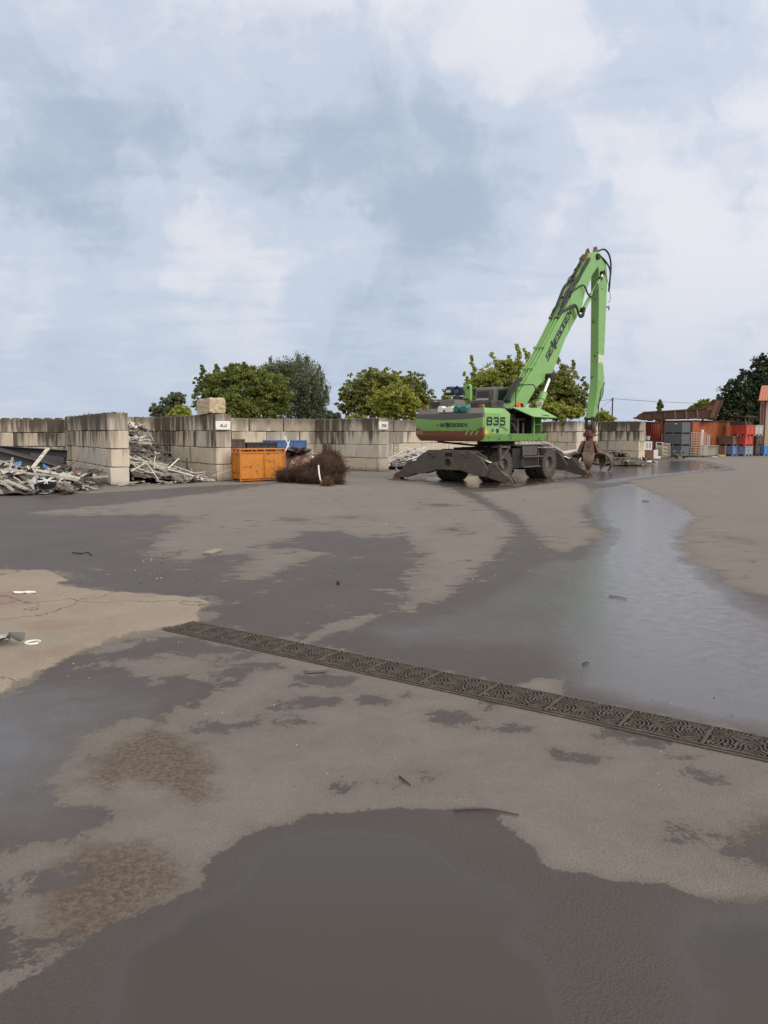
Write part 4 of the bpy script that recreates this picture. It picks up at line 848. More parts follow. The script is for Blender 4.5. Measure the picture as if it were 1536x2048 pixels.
for k in range(9):
    f0 = .56 + .045 * k; x0 = random.uniform(-.22, .2)
    hose([along(f0, .05, x0), along(f0 + .03, .14 + random.uniform(0, .06), x0 + random.uniform(-.1, .1)), along(f0 + .07, .12, x0 + random.uniform(-.12, .12)), along(f0 + .11, .06, x0 + random.uniform(-.1, .1))], random.uniform(.022, .034), 14)
# stick
so = [(7.42, 9.40), (7.62, 9.50), (7.82, 9.42), (8.22, 9.15), (8.34, 8.6), (8.34, 7.59), (8.26, 5.22), (8.22, 4.55), (8.34, 4.22), (8.30, 3.73), (7.84, 2.88), (7.56, 2.40), (7.34, 2.38), (7.50, 2.9), (7.72, 3.78), (7.69, 5.07), (7.62, 7.29), (7.52, 8.75), (7.38, 9.15)]
mb = MB(); mb.prism(so, -.19, .19, YZ); stick = mb.build('stick', M_greenworn, EX, bevel=.012)
stick.data.materials[0] = P('stick_green_paint', GREEN, 0.45, var=0.14, scale=1.6, dirt=(0.045, 0.075, 0.03), dirt_amt=0.36, dscale=4.0)
mb = MB(); mb.prism([(7.70, 5.18), (8.24, 5.18), (8.20, 4.72), (7.98, 4.86), (7.70, 4.80)], .191, .194, YZ); mb.build('worn_patch', P('bare_primer', (0.62, 0.62, 0.55), .7, var=.15, scale=14, dirt=(0.2, 0.4, 0.15), dirt_amt=.45, dscale=12), stick, smooth=0)
mb = MB(); mb.prism([(7.74, 3.8), (8.32, 3.8), (8.26, 3.62), (8.05, 3.5), (7.9, 3.1), (7.8, 2.9), (7.56, 2.95)], -.20, .205, YZ); mb.build('wear_plate', M_greenworn, stick, bevel=.008)
hose([(.21, 8.25, 3.7), (.22, 8.1, 3.35), (.22, 7.85, 3.1), (.24, 7.75, 2.8), (.26, 7.62, 2.4), (.24, 7.6, 2.1), (.2, 7.5, 1.9)], .022, 20, stick)
hose([(.24, 7.62, 2.5), (.36, 7.7, 2.25), (.46, 7.75, 1.95), (.42, 7.7, 1.7), (.25, 7.5, 1.62)], .022, 20, stick)
hose([(.21, 8.33, 4.0), (.22, 8.2, 3.8), (.22, 8.0, 3.65), (.22, 7.95, 3.4), (.22, 7.8, 3.05)], .016, 20, stick)
mb = MB(); mb.tube([(.19, 8.34, 7.3), (.22, 8.5, 7.35), (.22, 8.55, 7.25), (.2, 8.5, 7.2)], .03); mb.bx(.0, .06, 7.62, 7.66, 5.1, 5.16); mb.build('hose_guide', M_black, stick)
# handrail, hose reel, lamp on the right deck
mb = MB(); mb.tube([(.9, -.1, 2.58), (.9, -.1, 3.36), (.9, -.04, 3.45), (.9, 1.06, 3.53), (.9, 1.18, 3.48), (.9, 1.29, 3.33), (.9, 1.35, 2.58)], .02, 8); mb.build('handrail', M_black, EX)
mb = MB()
for i in range(5): mb.tube([(.42 + i * .03, .86 + (.2 - .008 * i) * math.cos(a), 2.68 + (.2 - .008 * i) * math.sin(a)) for a in np.linspace(0, 6.283, 22)], .022)
mb.build('hose_reel', P('orange_hose', (0.55, 0.10, 0.03), .5), EX)
mb = MB(); mb.bx(1.0, 1.28, 1.12, 1.2, 2.74, 2.9); mb.bx(1.1, 1.16, 1.14, 1.18, 2.58, 2.74); mb.build('work_lamp', P('lamp_housing', (0.5, 0.48, 0.44), .5), EX, bevel=.015)
# grapple
GA = R(-63.6); gy = 7.42
gr = bpy.data.objects.new('grapple', None); COL.objects.link(gr); gr.parent = EX; gr.location = (0, gy, 0)
mb = MB(); 
for x_ in (-.19, .13): mb.bx(x_, x_ + .06, -.12, .12, 1.9, 2.45)
mb.cyl((-.25, 0, 2.36), (.25, 0, 2.36), .07); mb.cyl((0, -.2, 2.0), (0, .2, 2.0), .07); mb.bx(-.12, .12, -.15, .15, 1.85, 2.1)
mb.build('hanger', P('dark_rusty_hanger', (0.05, 0.03, 0.026), .6, var=.4), gr, bevel=.01)
mb = MB(); mb.cyl((0, 0, 1.72), (0, 0, 1.95), .2, 24, r2=.14); mb.cyl((0, 0, 1.56), (0, 0, 1.74), .27, 28); mb.cyl((0, 0, 1.38), (0, 0, 1.56), .16, 20); mb.bx(.1, .3, -.1, .1, 1.74, 1.9)
mb.build('rotator', M_grapred, gr, bevel=.012)
mb = MB(); mb.cyl((0, 0, .55), (0, 0, 1.38), .2, 20); mb.cyl((0, 0, .45), (0, 0, .62), .34, 20)
for k in range(5):
    a = GA + k * 2 * math.pi / 5; M = Matrix.Rotation(a, 4, 'Z')
    mb.prism([(-.27, .78), (.27, .78), (.16, 1.38), (-.16, 1.38)], 0, .03, lambda u, v, w_: (.50 - (v - .78) * .42 + w_, u, v), M=M)
    mb.bx(.2, .42, -.05, .05, .8, 1.2, M=M)
mb.build('grapple_body', M_grapple, gr, bevel=.01)
for k in range(5):
    a = GA + k * 2 * math.pi / 5; M = Matrix.Rotation(a, 4, 'Z')
    mb = MB(); ring = []
    N_ = 16; R0 = .46
    for i in range(N_ + 1):
        f_ = i / N_; th = R(118) - f_ * R(176)
        # crescent centreline in the radial plane
        cx_ = .56 + .50 * math.cos(th); cz_ = .42 + .44 * math.sin(th)
        if th < 0: cx_ = .66 + .40 * math.cos(th)
        hw = .27 * (1 - f_ ** 2.2) + .02; tk = .055 * (1 - .5 * f_)
        o_ = Vector((math.cos(th), 0, math.sin(th)))
        c_ = Vector((cx_, 0, max(cz_, .05)))
        e_ = 0.10 * (1 - f_ * .6)
        ring.append([c_ + o_ * tk + Vector((0, 0, 0)), c_ + Vector((0, hw, 0)) - o_ * .0, c_ - o_ * tk + Vector((0, hw * .96, 0)) - o_ * e_ * .2, c_ - o_ * tk, c_ - o_ * tk - Vector((0, hw * .96, 0)) - o_ * e_ * .2, c_ - Vector((0, hw, 0))])
    loft(mb, ring)
    mb.prism([(.22, .78), (.34, .92), (.52, .90), (.62, .80), (.45, .66), (.28, .62)], -.06, .06, lambda u, v, w_: (u, w_, v))
    mb.build('claw', M_bladesteel, gr, M=M, smooth=50)
    mb = MB(); mb.cyl((.30, 0, 1.12), (.46, 0, .86), .055, 12); mb.build('claw_cylinder', M_black, gr, M=M)
# canisters resting in the tail tray
def canister(label, x0, x1, m_):
    rt = empty('canister')
    Mx = Matrix.Translation((4.2, 29.0, 0)) @ Matrix.Rotation(R(-42), 4, 'Z')
    rt.location = Mx @ Vector(((x0 + x1) / 2, -2.88, 2.425)); rt.rotation_euler = (0, 0, R(-42)); h = (x1 - x0) / 2
    tag(rt, label, 'canister')
    mb = MB(); mb.prism([(-h, 0), (h, 0), (h, .16), (h - .05, .2), (h - .2, .2), (h - .24, .17), (-h + .22, .17), (-h + .16, .22), (-h + .03, .21), (-h, .17)], -.14, .12, XZ); mb.build('tank', m_, rt, bevel=.02, seg=2)
    mb = MB(); mb.cyl((h * .0, -.0, .165), (h * 0, 0, .21), .035, 12); mb.cyl((-h * .1, -.142, .05), (-h * .1, -.17, .05), .035, 12); mb.build('cap', M_dark, rt)
canister('white plastic canister standing on the tail of the green machine', -.42, .24, M_white)
canister('turquoise plastic canister standing beside the white one on the machine tail', .27, .82, P('turquoise_plastic', (0.012, 0.14, 0.145), .4, var=.2))
# ------------------------------------------------------------------ scrap heaps
def inpoly(p, poly):
    ins = False; n = len(poly)
    for i in range(n):
        a, b_ = poly[i], poly[(i + 1) % n]
        if (a[1] > p[1]) != (b_[1] > p[1]) and p[0] < (b_[0] - a[0]) * (p[1] - a[1]) / (b_[1] - a[1]) + a[0]: ins = not ins
    return ins
def edged(p, poly):
    best = 1e9; n = len(poly); p = Vector(p)
    for i in range(n):
        a, b_ = Vector(poly[i]), Vector(poly[(i + 1) % n]); ab = b_ - a
        t_ = max(0, min(1, (p - a).dot(ab) / max(ab.length_squared, 1e-9))); best = min(best, (p - a - ab * t_).length)
    return best
def mound(name, label, cat, poly, hf, mat_, step=0.16, amp=0.12):
    xs = [p[0] for p in poly]; ys_ = [p[1] for p in poly]
    nx, ny = int((max(xs) - min(xs)) / step) + 2, int((max(ys_) - min(ys_)) / step) + 2
    vs = []; fs = []; ok = {}
    for j in range(ny):
        for i in range(nx):
            x, y = min(xs) + i * step, min(ys_) + j * step
            if inpoly((x, y), poly):
                e = edged((x, y), poly); k = min(1, e / 0.35)
                z = hf(x, y) * 0.82 + amp * k * (random.random() - 0.3) * 1.6
                ok[i, j] = len(vs); vs.append((x + random.uniform(-.05, .05), y + random.uniform(-.05, .05), max(0.006, z)))
    for j in range(ny - 1):
        for i in range(nx - 1):
            q = [(i, j), (i + 1, j), (i + 1, j + 1), (i, j + 1)]
            if all(k in ok for k in q):
                a = [ok[k] for k in q]
                if random.random() < .5: fs += [(a[0], a[1], a[2]), (a[0], a[2], a[3])]
                else: fs += [(a[0], a[1], a[3]), (a[1], a[2], a[3])]
    o = MB().add(vs, fs).build(name, mat_, smooth=0)
    return tag(o, label, cat, kind='stuff')
def crumple(mb, c, s, n=5, th=0.004):
    """crumpled sheet of metal about the point c"""
    fx = random.uniform(.5, 1.0); M = Matrix.Rotation(random.uniform(0, 6.28), 4, 'Z') @ Matrix.Rotation(random.uniform(-.6, .6), 4, 'X'); o_ = Vector((random.uniform(0, 99), random.uniform(0, 99), 0))
    vs = []
    for j in range(n):
        for i in range(n):
            p = Vector(((i / (n - 1) - .5) * s, (j / (n - 1) - .5) * s * fx, 0)); q = p * (3.2 / s) + o_
            p += Vector((mnoise.noise(q), mnoise.noise(q + Vector((9, 0, 0))), 1.3 * mnoise.noise(q + Vector((0, 7, 0))))) * s * .30
            vs.append(c + M @ p)
    up = Vector((0, 0, th)); N_ = n * n
    fs = [(j * n + i, j * n + i + 1, (j + 1) * n + i + 1, (j + 1) * n + i) for j in range(n - 1) for i in range(n - 1)]
    fs += [tuple(k + N_ for k in reversed(f_)) for f_ in fs]
    bd = [i for i in range(n)] + [j * n + n - 1 for j in range(1, n)] + [n * n - 1 - i for i in range(1, n)] + [(n - 1 - j) * n for j in range(1, n - 1)]
    fs += [(bd[i], bd[(i + 1) % len(bd)], bd[(i + 1) % len(bd)] + N_, bd[i] + N_) for i in range(len(bd))]
    return mb.add(vs + [v + up for v in vs], fs)
def profile(mb, p, q, w_, h_):
    """window-frame profile: a channel with two lips"""
    p, q = Vector(p), Vector(q); mb.beam(p, q, w_, h_ * .35)
    d = (q - p).normalized(); sd = d.cross(Vector((0, 0, 1))); 
    if sd.length < .1: sd = Vector((1, 0, 0))
    sd.normalize(); up = sd.cross(d)
    for s in (-.5, .12, .5): mb.beam(p + sd * w_ * s * .86 + up * h_ * .4, q + sd * w_ * s * .86 + up * h_ * .4, w_ * .13, h_ * .7)
def bent(mb, c, L, r, curl=0.5, n=9, a=None, tilt=0.0):
    a = random.uniform(0, 6.28) if a is None else a; p = Vector(c); pts = []; tl = tilt
    for i in range(n):
        pts.append(p.copy()); a += random.uniform(-curl, curl); tl += random.uniform(-curl, curl) * .5
        p = p + Vector((math.cos(a) * math.cos(tl), math.sin(a) * math.cos(tl), math.sin(tl))) * (L / (n - 1))
    c = Vector(c); mid = pts[n // 2] - c; pts = [q - mid for q in pts]
    for q in pts: q.z = max(q.z, r + .006)
    mb.tube(pts, r, 5)
def scatter(n, poly, hf, kinds, label, cat, group, name, tilt=.16):
    xs = [p[0] for p in poly]; ys_ = [p[1] for p in poly]; k = 0
    while k < n:
        x, y = random.uniform(min(xs), max(xs)), random.uniform(min(ys_), max(ys_))
        if not inpoly((x, y), poly): continue
        z = hf(x, y); g_ = Vector((hf(x + .2, y) - hf(x - .2, y), hf(x, y + .2) - hf(x, y - .2), 0)) / .4
        a = random.uniform(0, 6.28); dirv = Vector((math.cos(a), math.sin(a), 0)); dirv.z = g_.dot(dirv) * .9 + random.gauss(0, tilt); dirv.normalize()
        kd = random.choices([q[0] for q in kinds], [q[1] for q in kinds])[0]; mb = MB(); c_ = Vector((x, y, z + random.uniform(-.02, .10)))
        if kd[0] == 'profile':
            L = random.uniform(*kd[2]); h_ = random.uniform(.03, .06); w_ = random.uniform(.04, .10)
            lo = min(c_.z - abs(dirv.z) * L / 2, 0) ; c_.z -= min(lo - .02, 0)
            profile(mb, c_ - dirv * L / 2, c_ + dirv * L / 2, w_, h_)
        elif kd[0] == 'tube': bent(mb, c_, random.uniform(*kd[2]), random.uniform(.010, .024), kd[3], a=a, tilt=math.asin(max(-1, min(1, dirv.z))))
        elif kd[0] == 'sheet': crumple(mb, c_ + Vector((0, 0, .04)), random.uniform(*kd[2]))
        elif kd[0] == 'strip':
            L = random.uniform(*kd[2]); pts = []; p = c_ - dirv * L / 2; dd = dirv.copy()
            for i in range(7):
                pts.append(p.copy()); dd = (dd + Vector((random.gauss(0, .2), random.gauss(0, .2), random.gauss(0, .12)))).normalized(); p = p + dd * L / 6
            for q, r_ in zip(pts[:-1], pts[1:]):
                q.z = max(q.z, .02); r_.z = max(r_.z, .02); mb.beam(q, r_, random.uniform(.04, .07), .008, up=(random.gauss(0, .2), 0.3, 1))
        c0 = sum((Vector(v) for v in mb.v), Vector()) / len(mb.v); zmin = min(v[2] for v in mb.v)
        sh = max(0, .008 - zmin); zmax = max(v[2] for v in mb.v); sh = sh if zmax < 2.5 else max(2.5 - zmax, .008 - zmin)
        mb.v = [(v[0] - c0.x, v[1] - c0.y, v[2] - c0.z) for v in mb.v]
        o = mb.build(name, kd[1], loc=c0 + Vector((0, 0, sh)), smooth=30 if kd[0] in ('tube', 'sheet') else 0)
        tag(o, label, cat, group); k += 1
# heap left of the first pier
HP1 = [(-17, 20.6), (-11, 21.0), (-9.9, 20.9), (-9.1, 22.0), (-8.95, 23.6), (-9.0, 24.9), (-9.6, 26.2), (-13.0, 31.9), (-19, 32), (-22, 24)]
def h1(x, y):
    if not inpoly((x, y), HP1): return 0.0
    e = edged((x, y), HP1[:3] + HP1[3:6] + HP1[6:]); f_ = max(0, (y - 20.7))
    return min(1.0, .24 * min(e, 3) + .06 * f_) * (1 - .55 * max(0, min(1, (y - 24.2) / 1.8))) * (.8 + .35 * mnoise.noise(Vector((x * .9, y * .9, 0))))
M_heap = P('mixed_scrap_mass', (0.07, 0.062, 0.055), 0.6, 0.3, var=0.8, scale=3.5, dirt=(0.22, 0.2, 0.175), dirt_amt=.5, dscale=7)
mound('scrap_heap', 'loose mass of mixed grey metal scrap left of the first pier', 'scrap heap', HP1, h1, M_heap)
VIS1 = [(-14.5, 20.9), (-9.9, 21.0), (-9.1, 22.2), (-9.0, 24.4), (-10.2, 24.9), (-15, 24.6)]
GR1 = 'aluminium window profiles in the left heap'
scatter(62, VIS1, h1, [(('profile', M_whitealu, (.5, 1.7)), 5), (('profile', M_alu, (.5, 1.6)), 2)], 'pale aluminium profile lying in the scrap heap left of the first pier', 'scrap', GR1, 'aluminium_profile')
scatter(60, VIS1, h1, [(('sheet', M_darkscrap, (.25, .6)), 3), (('sheet', M_alu, (.25, .55)), 3), (('strip', M_alu, (.4, 1.1)), 3), (('strip', M_darkscrap, (.4, 1.0)), 2)], 'crumpled metal sheet or strip lying in the scrap heap left of the first pier', 'scrap', 'crumpled pieces in the left heap', 'scrap_piece')
scatter(34, VIS1, h1, [(('tube', M_whitealu, (.5, 1.3), .55), 3), (('sheet', M_whitealu, (.3, .7)), 2), (('tube', M_darkscrap, (.5, 1.2), .6), 2)], 'bent tube or buckled sheet lying on the scrap heap left of the first pier', 'scrap', 'bent pieces on the left heap', 'bent_scrap')
scatter(26, [(-9.9, 22.4), (-9.1, 22.6), (-9.05, 24.8), (-11.2, 28.4), (-12.2, 28.0)], lambda x, y: h1(x, y) + .12, [(('tube', M_darkscrap, (.5, 1.3), .7), 3), (('sheet', M_darkscrap, (.2, .5)), 2)], 'tangled dark scrap at the foot of the first pier', 'scrap', 'dark tangle by the first pier', 'scrap_tangle')
def one(name, label, cat, mb, m_, bevel=0.0, smooth=30):
    c0 = sum((Vector(v) for v in mb.v), Vector()) / len(mb.v)
    mb.v = [(v[0] - c0.x, v[1] - c0.y, v[2] - c0.z) for v in mb.v]
    return tag(mb.build(name, m_, loc=c0, bevel=bevel, smooth=smooth), label, cat)
def plank(mb, p, q, w_, h_, up=(0, 0, 1)): return mb.beam(p, q, w_, h_, up=up)
mb = MB(); plank(mb, at(-80, 886, 28.5), at(133, 900, 28.6), .05, .5, (0, .15, 1)); 
for z_ in (-.26, .24, .0): plank(mb, at(-80, 886, 28.4) + Vector((0, 0, z_)), at(133, 900, 28.5) + Vector((0, 0, z_)), .2 if z_ else .08, .035)
mb.v = [(x, y, z - .26) for x, y, z in mb.v]
one('anthracite_sheet', 'long upright anthracite panel with pale top edge at the back of the left heap', 'metal panel', mb, M_anthracite, .006)
mb = MB(); plank(mb, at(-60, 888, 26.9), at(132, 939, 26.6), .04, .44, (0, .25, 1)); plank(mb, at(-60, 881, 26.8), at(132, 932, 26.5), .16, .04)
mb.v = [(x, y, max(.03, z - .08)) for x, y, z in mb.v]
one('dark_beam', 'long anthracite channel slanting down across the left heap', 'metal beam', mb, P('dark_channel', (0.05, 0.049, 0.047), .5, var=.2), .006)
mb = MB(); plank(mb, at(60, 912, 28.0), at(128, 921, 28.0), .04, .22, (0, .2, 1)); one('slate_sheet', 'short grey sheet behind the slanting dark channel', 'metal panel', mb, P('slate_sheet', (0.06, 0.063, 0.068), .5), .004)
for (a, da), (b_, db), lab in (((((66, 936)), 23.6), ((97, 897), 24.4), 'thick white window profile standing steeply out of the left heap'), (((72, 941), 22.6), ((160, 958), 23.0), 'long white window profile sloping to the right, upper one on the left heap'), (((66, 948), 22.3), ((157, 962), 22.6), 'long white window profile sloping to the right, lower one on the left heap'), (((88, 945), 23.2), ((121, 934), 23.4), 'short white profile resting on the long white ones'), (((14, 938), 22.6), ((66, 950), 22.5), 'white profile running left from the long white ones'), (((0, 962), 21.2), ((26, 982), 21.0), 'white profile pointing down at the left front of the heap'), (((10, 962), 21.4), ((55, 980), 21.3), 'wide white grooved profile at the left front of the heap')):
    mb = MB(); profile(mb, at(*a, da), at(*b_, db), (.14 if 'wide' in lab else .10 if 'thick' in lab else .08), .06); one('aluminium_profile', lab, 'scrap', mb, M_whitealu, .003, 0)
for a, b_, d_, w_, m_, lab in (((22, 930), (43, 926), 24.6, .2, P('blue_sheet', (0.04, 0.16, 0.40), .45), 'bright blue panel at the left of the scrap heap'), ((86, 931), (95, 936), 24.6, .22, P('blue_sheet', (0, 0, 0)), 'small bright blue panel in the middle of the scrap heap'), ((142, 950), (162, 935), 24.3, .14, P('dark_blue_sheet', (0.035, 0.06, 0.16), .5), 'dark blue panel near the first pier'), ((150, 945), (160, 942), 24.2, .12, P('red_scrap', (0.3, 0.03, 0.02), .5), 'small red piece near the first pier'), ((130, 940), (143, 944), 24.5, .22, P('green_scrap', (0.03, 0.085, 0.07), .5), 'dull green piece near the first pier'), ((34, 946), (38, 950), 22.9, .06, P('orange_scrap', (0.5, 0.1, 0.02), .5), 'tiny orange piece on the left heap')):
    mb = MB(); mb.beam(at(*a, d_), at(*b_, d_ + .1), w_, .025, up=(0, -.6, 1)); one('coloured_scrap', lab, 'scrap', mb, m_, .004)
# alloy wheel rim with five double spokes lying on the sheet
wc = at(94, 967, 20.75); wr = empty('alloy_wheel', wc, 0.0, 'five-spoke alloy wheel rim lying face up at the front of the left heap', 'wheel rim'); wr.rotation_euler = (R(20), R(6), 0)
mb = MB(); mb.lathe([(.245, .10), (.262, .11), (.262, .085), (.235, .06), (.225, -.07), (.258, -.10), (.25, -.11), (.215, -.08), (.222, .06), (.245, .10)], (0, 0, 0), (0, 0, 1), 40); mb.build('rim_barrel', P('dark_rim_barrel', (0.02, 0.02, 0.022), .4), wr)
mb = MB()
for k in range(5):
    for s in (-.157, .157):
        a = 2 * math.pi * k / 5; mb.beam((.05 * math.cos(a + s * 1.6), .05 * math.sin(a + s * 1.6), .085), (.25 * math.cos(a + s), .25 * math.sin(a + s), .095), .032, .02)
mb.cyl((0, 0, .06), (0, 0, .10), .06, 16); mb.lathe([(.245, .088), (.262, .09), (.262, .102), (.245, .10), (.245, .088)], (0, 0, 0), (0, 0, 1), 40); mb.build('spokes', P('bright_alloy', (0.6, 0.6, 0.61), .3, .4, var=.05), wr, bevel=.004)
mb = MB(); mb.cyl((0, 0, -.10), (0, 0, .03), .21, 24); mb.build('hub', M_dark, wr)
mb = MB(); c_ = gp(52, 986); 
vs = []; n_, m2 = 16, 5
for j in range(m2):
    for i in range(n_):
        u = i / (n_ - 1); v_ = j / (m2 - 1)
        p = gp(14, 984).lerp(gp(92, 990), u) + Vector((0, v_ * .55, .03 + .16 * v_ * math.sin(math.pi * u) ** .6 + .015 * mnoise.noise(Vector((u * 6, v_ * 3, 0)))))
        vs.append(p)
fs = [(j * n_ + i, j * n_ + i + 1, (j + 1) * n_ + i + 1, (j + 1) * n_ + i) for j in range(m2 - 1) for i in range(n_ - 1)]
N_ = len(vs); mb.add(vs + [p + Vector((0, 0, -.012)) for p in vs], fs + [tuple(k + N_ for k in reversed(f_)) for f_ in fs])
one('car_bumper', 'pale grey curved bumper panel lying at the front edge of the left heap', 'bumper', mb, P('pale_panel', (0.42, 0.42, 0.42), .35, var=.2, dirt=(.15, .14, .13)), 0, 60)
mb = MB(); crumple(mb, at(66, 966, 21.9), .7, 6); one('metal_sheet', 'flat pale metal sheet left of the alloy wheel', 'metal sheet', mb, P('pale_panel', (0, 0, 0)))
bm = bmesh.new(); bmesh.ops.create_icosphere(bm, subdivisions=4, radius=.20)
for v in bm.verts:
    p = v.co.copy(); v.co *= 1 + .45 * mnoise.noise(p * 6) + .25 * mnoise.noise(p * 14); v.co.z *= .75; v.co.x *= 1.1
me = bpy.data.meshes.new('crumpled_foil'); bm.to_mesh(me); bm.free(); me.materials.append(P('dirty_foil', (0.16, 0.14, 0.12), .45, .5, var=.6, scale=9))
ob = link_mesh('crumpled_foil', me, loc=gp(124, 990) + Vector((0, .3, .16))); tag(ob, 'crumpled lump of dirty metal foil beside the alloy wheel', 'crumpled metal')
scatter(26, [(-9.2, 21.5), (-8.6, 22.4), (-8.5, 24.3), (-6.4, 26.6), (-6.6, 27.2), (-8.3, 25.3), (-9.1, 23.4)], lambda x, y: 0.0, [(('sheet', M_alu, (.08, .25)), 3), (('strip', M_whitealu, (.15, .5)), 3), (('profile', M_alu, (.2, .7)), 2)], 'small metal offcut on the asphalt along the foot of the first pier', 'scrap', 'offcuts along the foot of the pier', 'metal_offcut')
# aluminium heap between the first two piers
HP2 = [(-8.45, 25.7), (-7.8, 25.9), (-6.9, 26.2), (-6.3, 27.4), (-6.6, 28.1), (-9.6, 32.6), (-10.2, 32.7), (-12.3, 31.5)]
pk = Vector((-10.9, 31.5))
def h2(x, y):
    if not inpoly((x, y), HP2): return 0.0
    d_ = (Vector((x, y)) - pk).length
    ax = max(0, min(1, ((Vector((x, y)) - Vector((-8.2, 25.7))).dot(Vector((-.5, .866)))) / 6.5))
    lat = (Vector((x, y)) - Vector((-8.2, 25.7))).dot(Vector((.866, .5)))
    return max(.03, min(2.25, (.30 + 2.0 * ax ** 1.1) * max(.12, 1 - max(0, lat - 1.15 * ax) * .42)) * (.9 + .2 * mnoise.noise(Vector((x, y, 3)))))
M_heap2 = P('aluminium_scrap_mass', (0.13, 0.115, 0.10), 0.5, 0.4, var=0.8, scale=4, dirt=(0.32, 0.30, 0.27), dirt_amt=.5, dscale=8)
mound('aluminium_heap', 'loose silvery mass of aluminium scrap heaped between the first two piers', 'scrap heap', HP2, h2, M_heap2)
M_alub = P('bright_aluminium', (0.56, 0.53, 0.48), 0.4, 0.4, var=.25, rand=.3)
scatter(95, HP2, h2, [(('strip', M_alu, (.5, 1.7)), 4), (('tube', M_alu, (.5, 1.6), .45), 4), (('profile', M_alu, (.5, 1.9)), 3)], 'bent aluminium strip or tube in the silvery heap under the ALU sign', 'scrap', 'bent strips and tubes in the aluminium heap', 'aluminium_strip')
scatter(60, HP2, h2, [(('sheet', M_alu, (.25, .6)), 4), (('sheet', M_alub, (.2, .4)), 2), (('strip', M_alub, (.3, .9)), 2), (('sheet', M_darkscrap, (.2, .45)), 2)], 'crumpled aluminium sheet in the silvery heap under the ALU sign', 'scrap', 'crumpled sheets in the aluminium heap', 'aluminium_sheet')
scatter(34, [(-10.4, 29.6), (-9.2, 29.8), (-9.4, 32.4), (-11.6, 31.6), (-11.5, 30.6)], lambda x, y: h2(x, y) + .12, [(('tube', M_alub, (.5, 1.1), .8), 3), (('sheet', M_alub, (.3, .55)), 3), (('strip', M_whitealu, (.4, .9)), 2)], 'pale tangled aluminium frame piece at the top of the silvery heap', 'scrap', 'pale frames on top of the aluminium heap', 'aluminium_tangle')
scatter(45, [(-8.6, 25.75), (-6.7, 26.2), (-6.3, 27.3), (-7.6, 28.0), (-9.2, 27.6)], lambda x, y: h2(x, y) + .02, [(('tube', M_alub, (.8, 2.0), .18), 3), (('profile', M_whitealu, (.6, 1.8)), 3), (('strip', M_alub, (.6, 1.5)), 2)], 'long pale aluminium length at the foot of the silvery heap', 'scrap', 'long lengths at the foot of the aluminium heap', 'aluminium_length')
mb = MB(); mb.tube([at(336, 937, 27.2), at(358, 917, 27.6)], .028, 6); one('aluminium_bar', 'short pale bar poking up from the silvery heap towards the ALU pier', 'metal bar', mb, M_alub)
mb = MB(); mb.tube([at(336, 939, 26.9), at(365, 946, 26.8), at(398, 956, 26.9)], .03, 6); one('aluminium_bar', 'long pale bar sloping down to the right from the silvery heap', 'metal bar', mb, M_alub)
mb = MB(); mb.tube([at(372, 947, 27.2), at(412, 944, 27.5)], .02, 6); one('aluminium_bar', 'thin level bar near the foot of the ALU pier', 'metal bar', mb, M_alub)
mb = MB(); mb.tube([gp(406, 962) + Vector((0, 0, .02)), at(425, 952, 27.1), at(445, 945, 27.2), at(462, 939, 27.25)], .012, 6); one('bent_wire', 'thin pale wire leaning from the asphalt up towards the orange skip', 'wire', mb, M_alub)
mb = MB(); profile(mb, gp(240, 973) + Vector((0, 0, .03)), gp(285, 966) + Vector((0, 0, .06)), .12, .06); one('aluminium_profile', 'grey gutter profile lying in front of the first pier', 'scrap', mb, M_alub, 0, 0)
# ------------------------------------------------------------------ orange skip, crates, wire tangle
sk = empty('steel_skip', gp(480.5, 964.4), G, 'orange steel stillage skip with railed top in front of the blue crate', 'skip')
SW, SD, SH = 1.78, .74, 1.17
mb = MB(); zb, zt = .16, 1.0
mb.bx(.03, SW - .03, .03, .045, zb, zt); mb.bx(.03, SW - .03, SD - .045, SD - .03, zb, zt); mb.bx(.03, .045, .045, SD - .045, zb, zt); mb.bx(SW - .045, SW - .03, .045, SD - .045, zb, zt); mb.bx(.03, SW - .03, .03, SD - .03, zb - .02, zb)
mb.bx(.98, SW - .06, .024, .029, .48, .95); mb.build('side_panels', M_orange, sk, bevel=.004)
mb = MB()
for x_ in (0, .93, SW - .05):
    for y_ in (0, SD - .05): mb.bx(x_, x_ + .05, y_ - .004, y_ + .05, .0 if x_ != .93 else zb, SH)
for z_ in (zb - .06, 1.0, SH - .045):
    for y_ in (0, SD - .05): mb.bx(.05, SW - .05, y_ + .003, y_ + .047, z_, z_ + .045)
    for x_ in (0, SW - .05): mb.bx(x_ + .003, x_ + .047, .05, SD - .05, z_, z_ + .045)
for x_ in (.47, 1.40): mb.bx(x_, x_ + .035, .005, .04, 1.04, SH - .04)
for y_ in (.35,): mb.bx(.005, .04, y_, y_ + .035, .12, SH - .04)
mb.bx(.05, SW - .05, .01, .04, .035, .075); mb.bx(-.02, .0, .05, SD - .05, .35, .39)
mb.build('tube_frame', P('orange_frame_paint', (0.52, 0.17, 0.015), .5, var=.15, dirt=(.14, .05, .015), dirt_amt=.4, dscale=7), sk, bevel=.008)
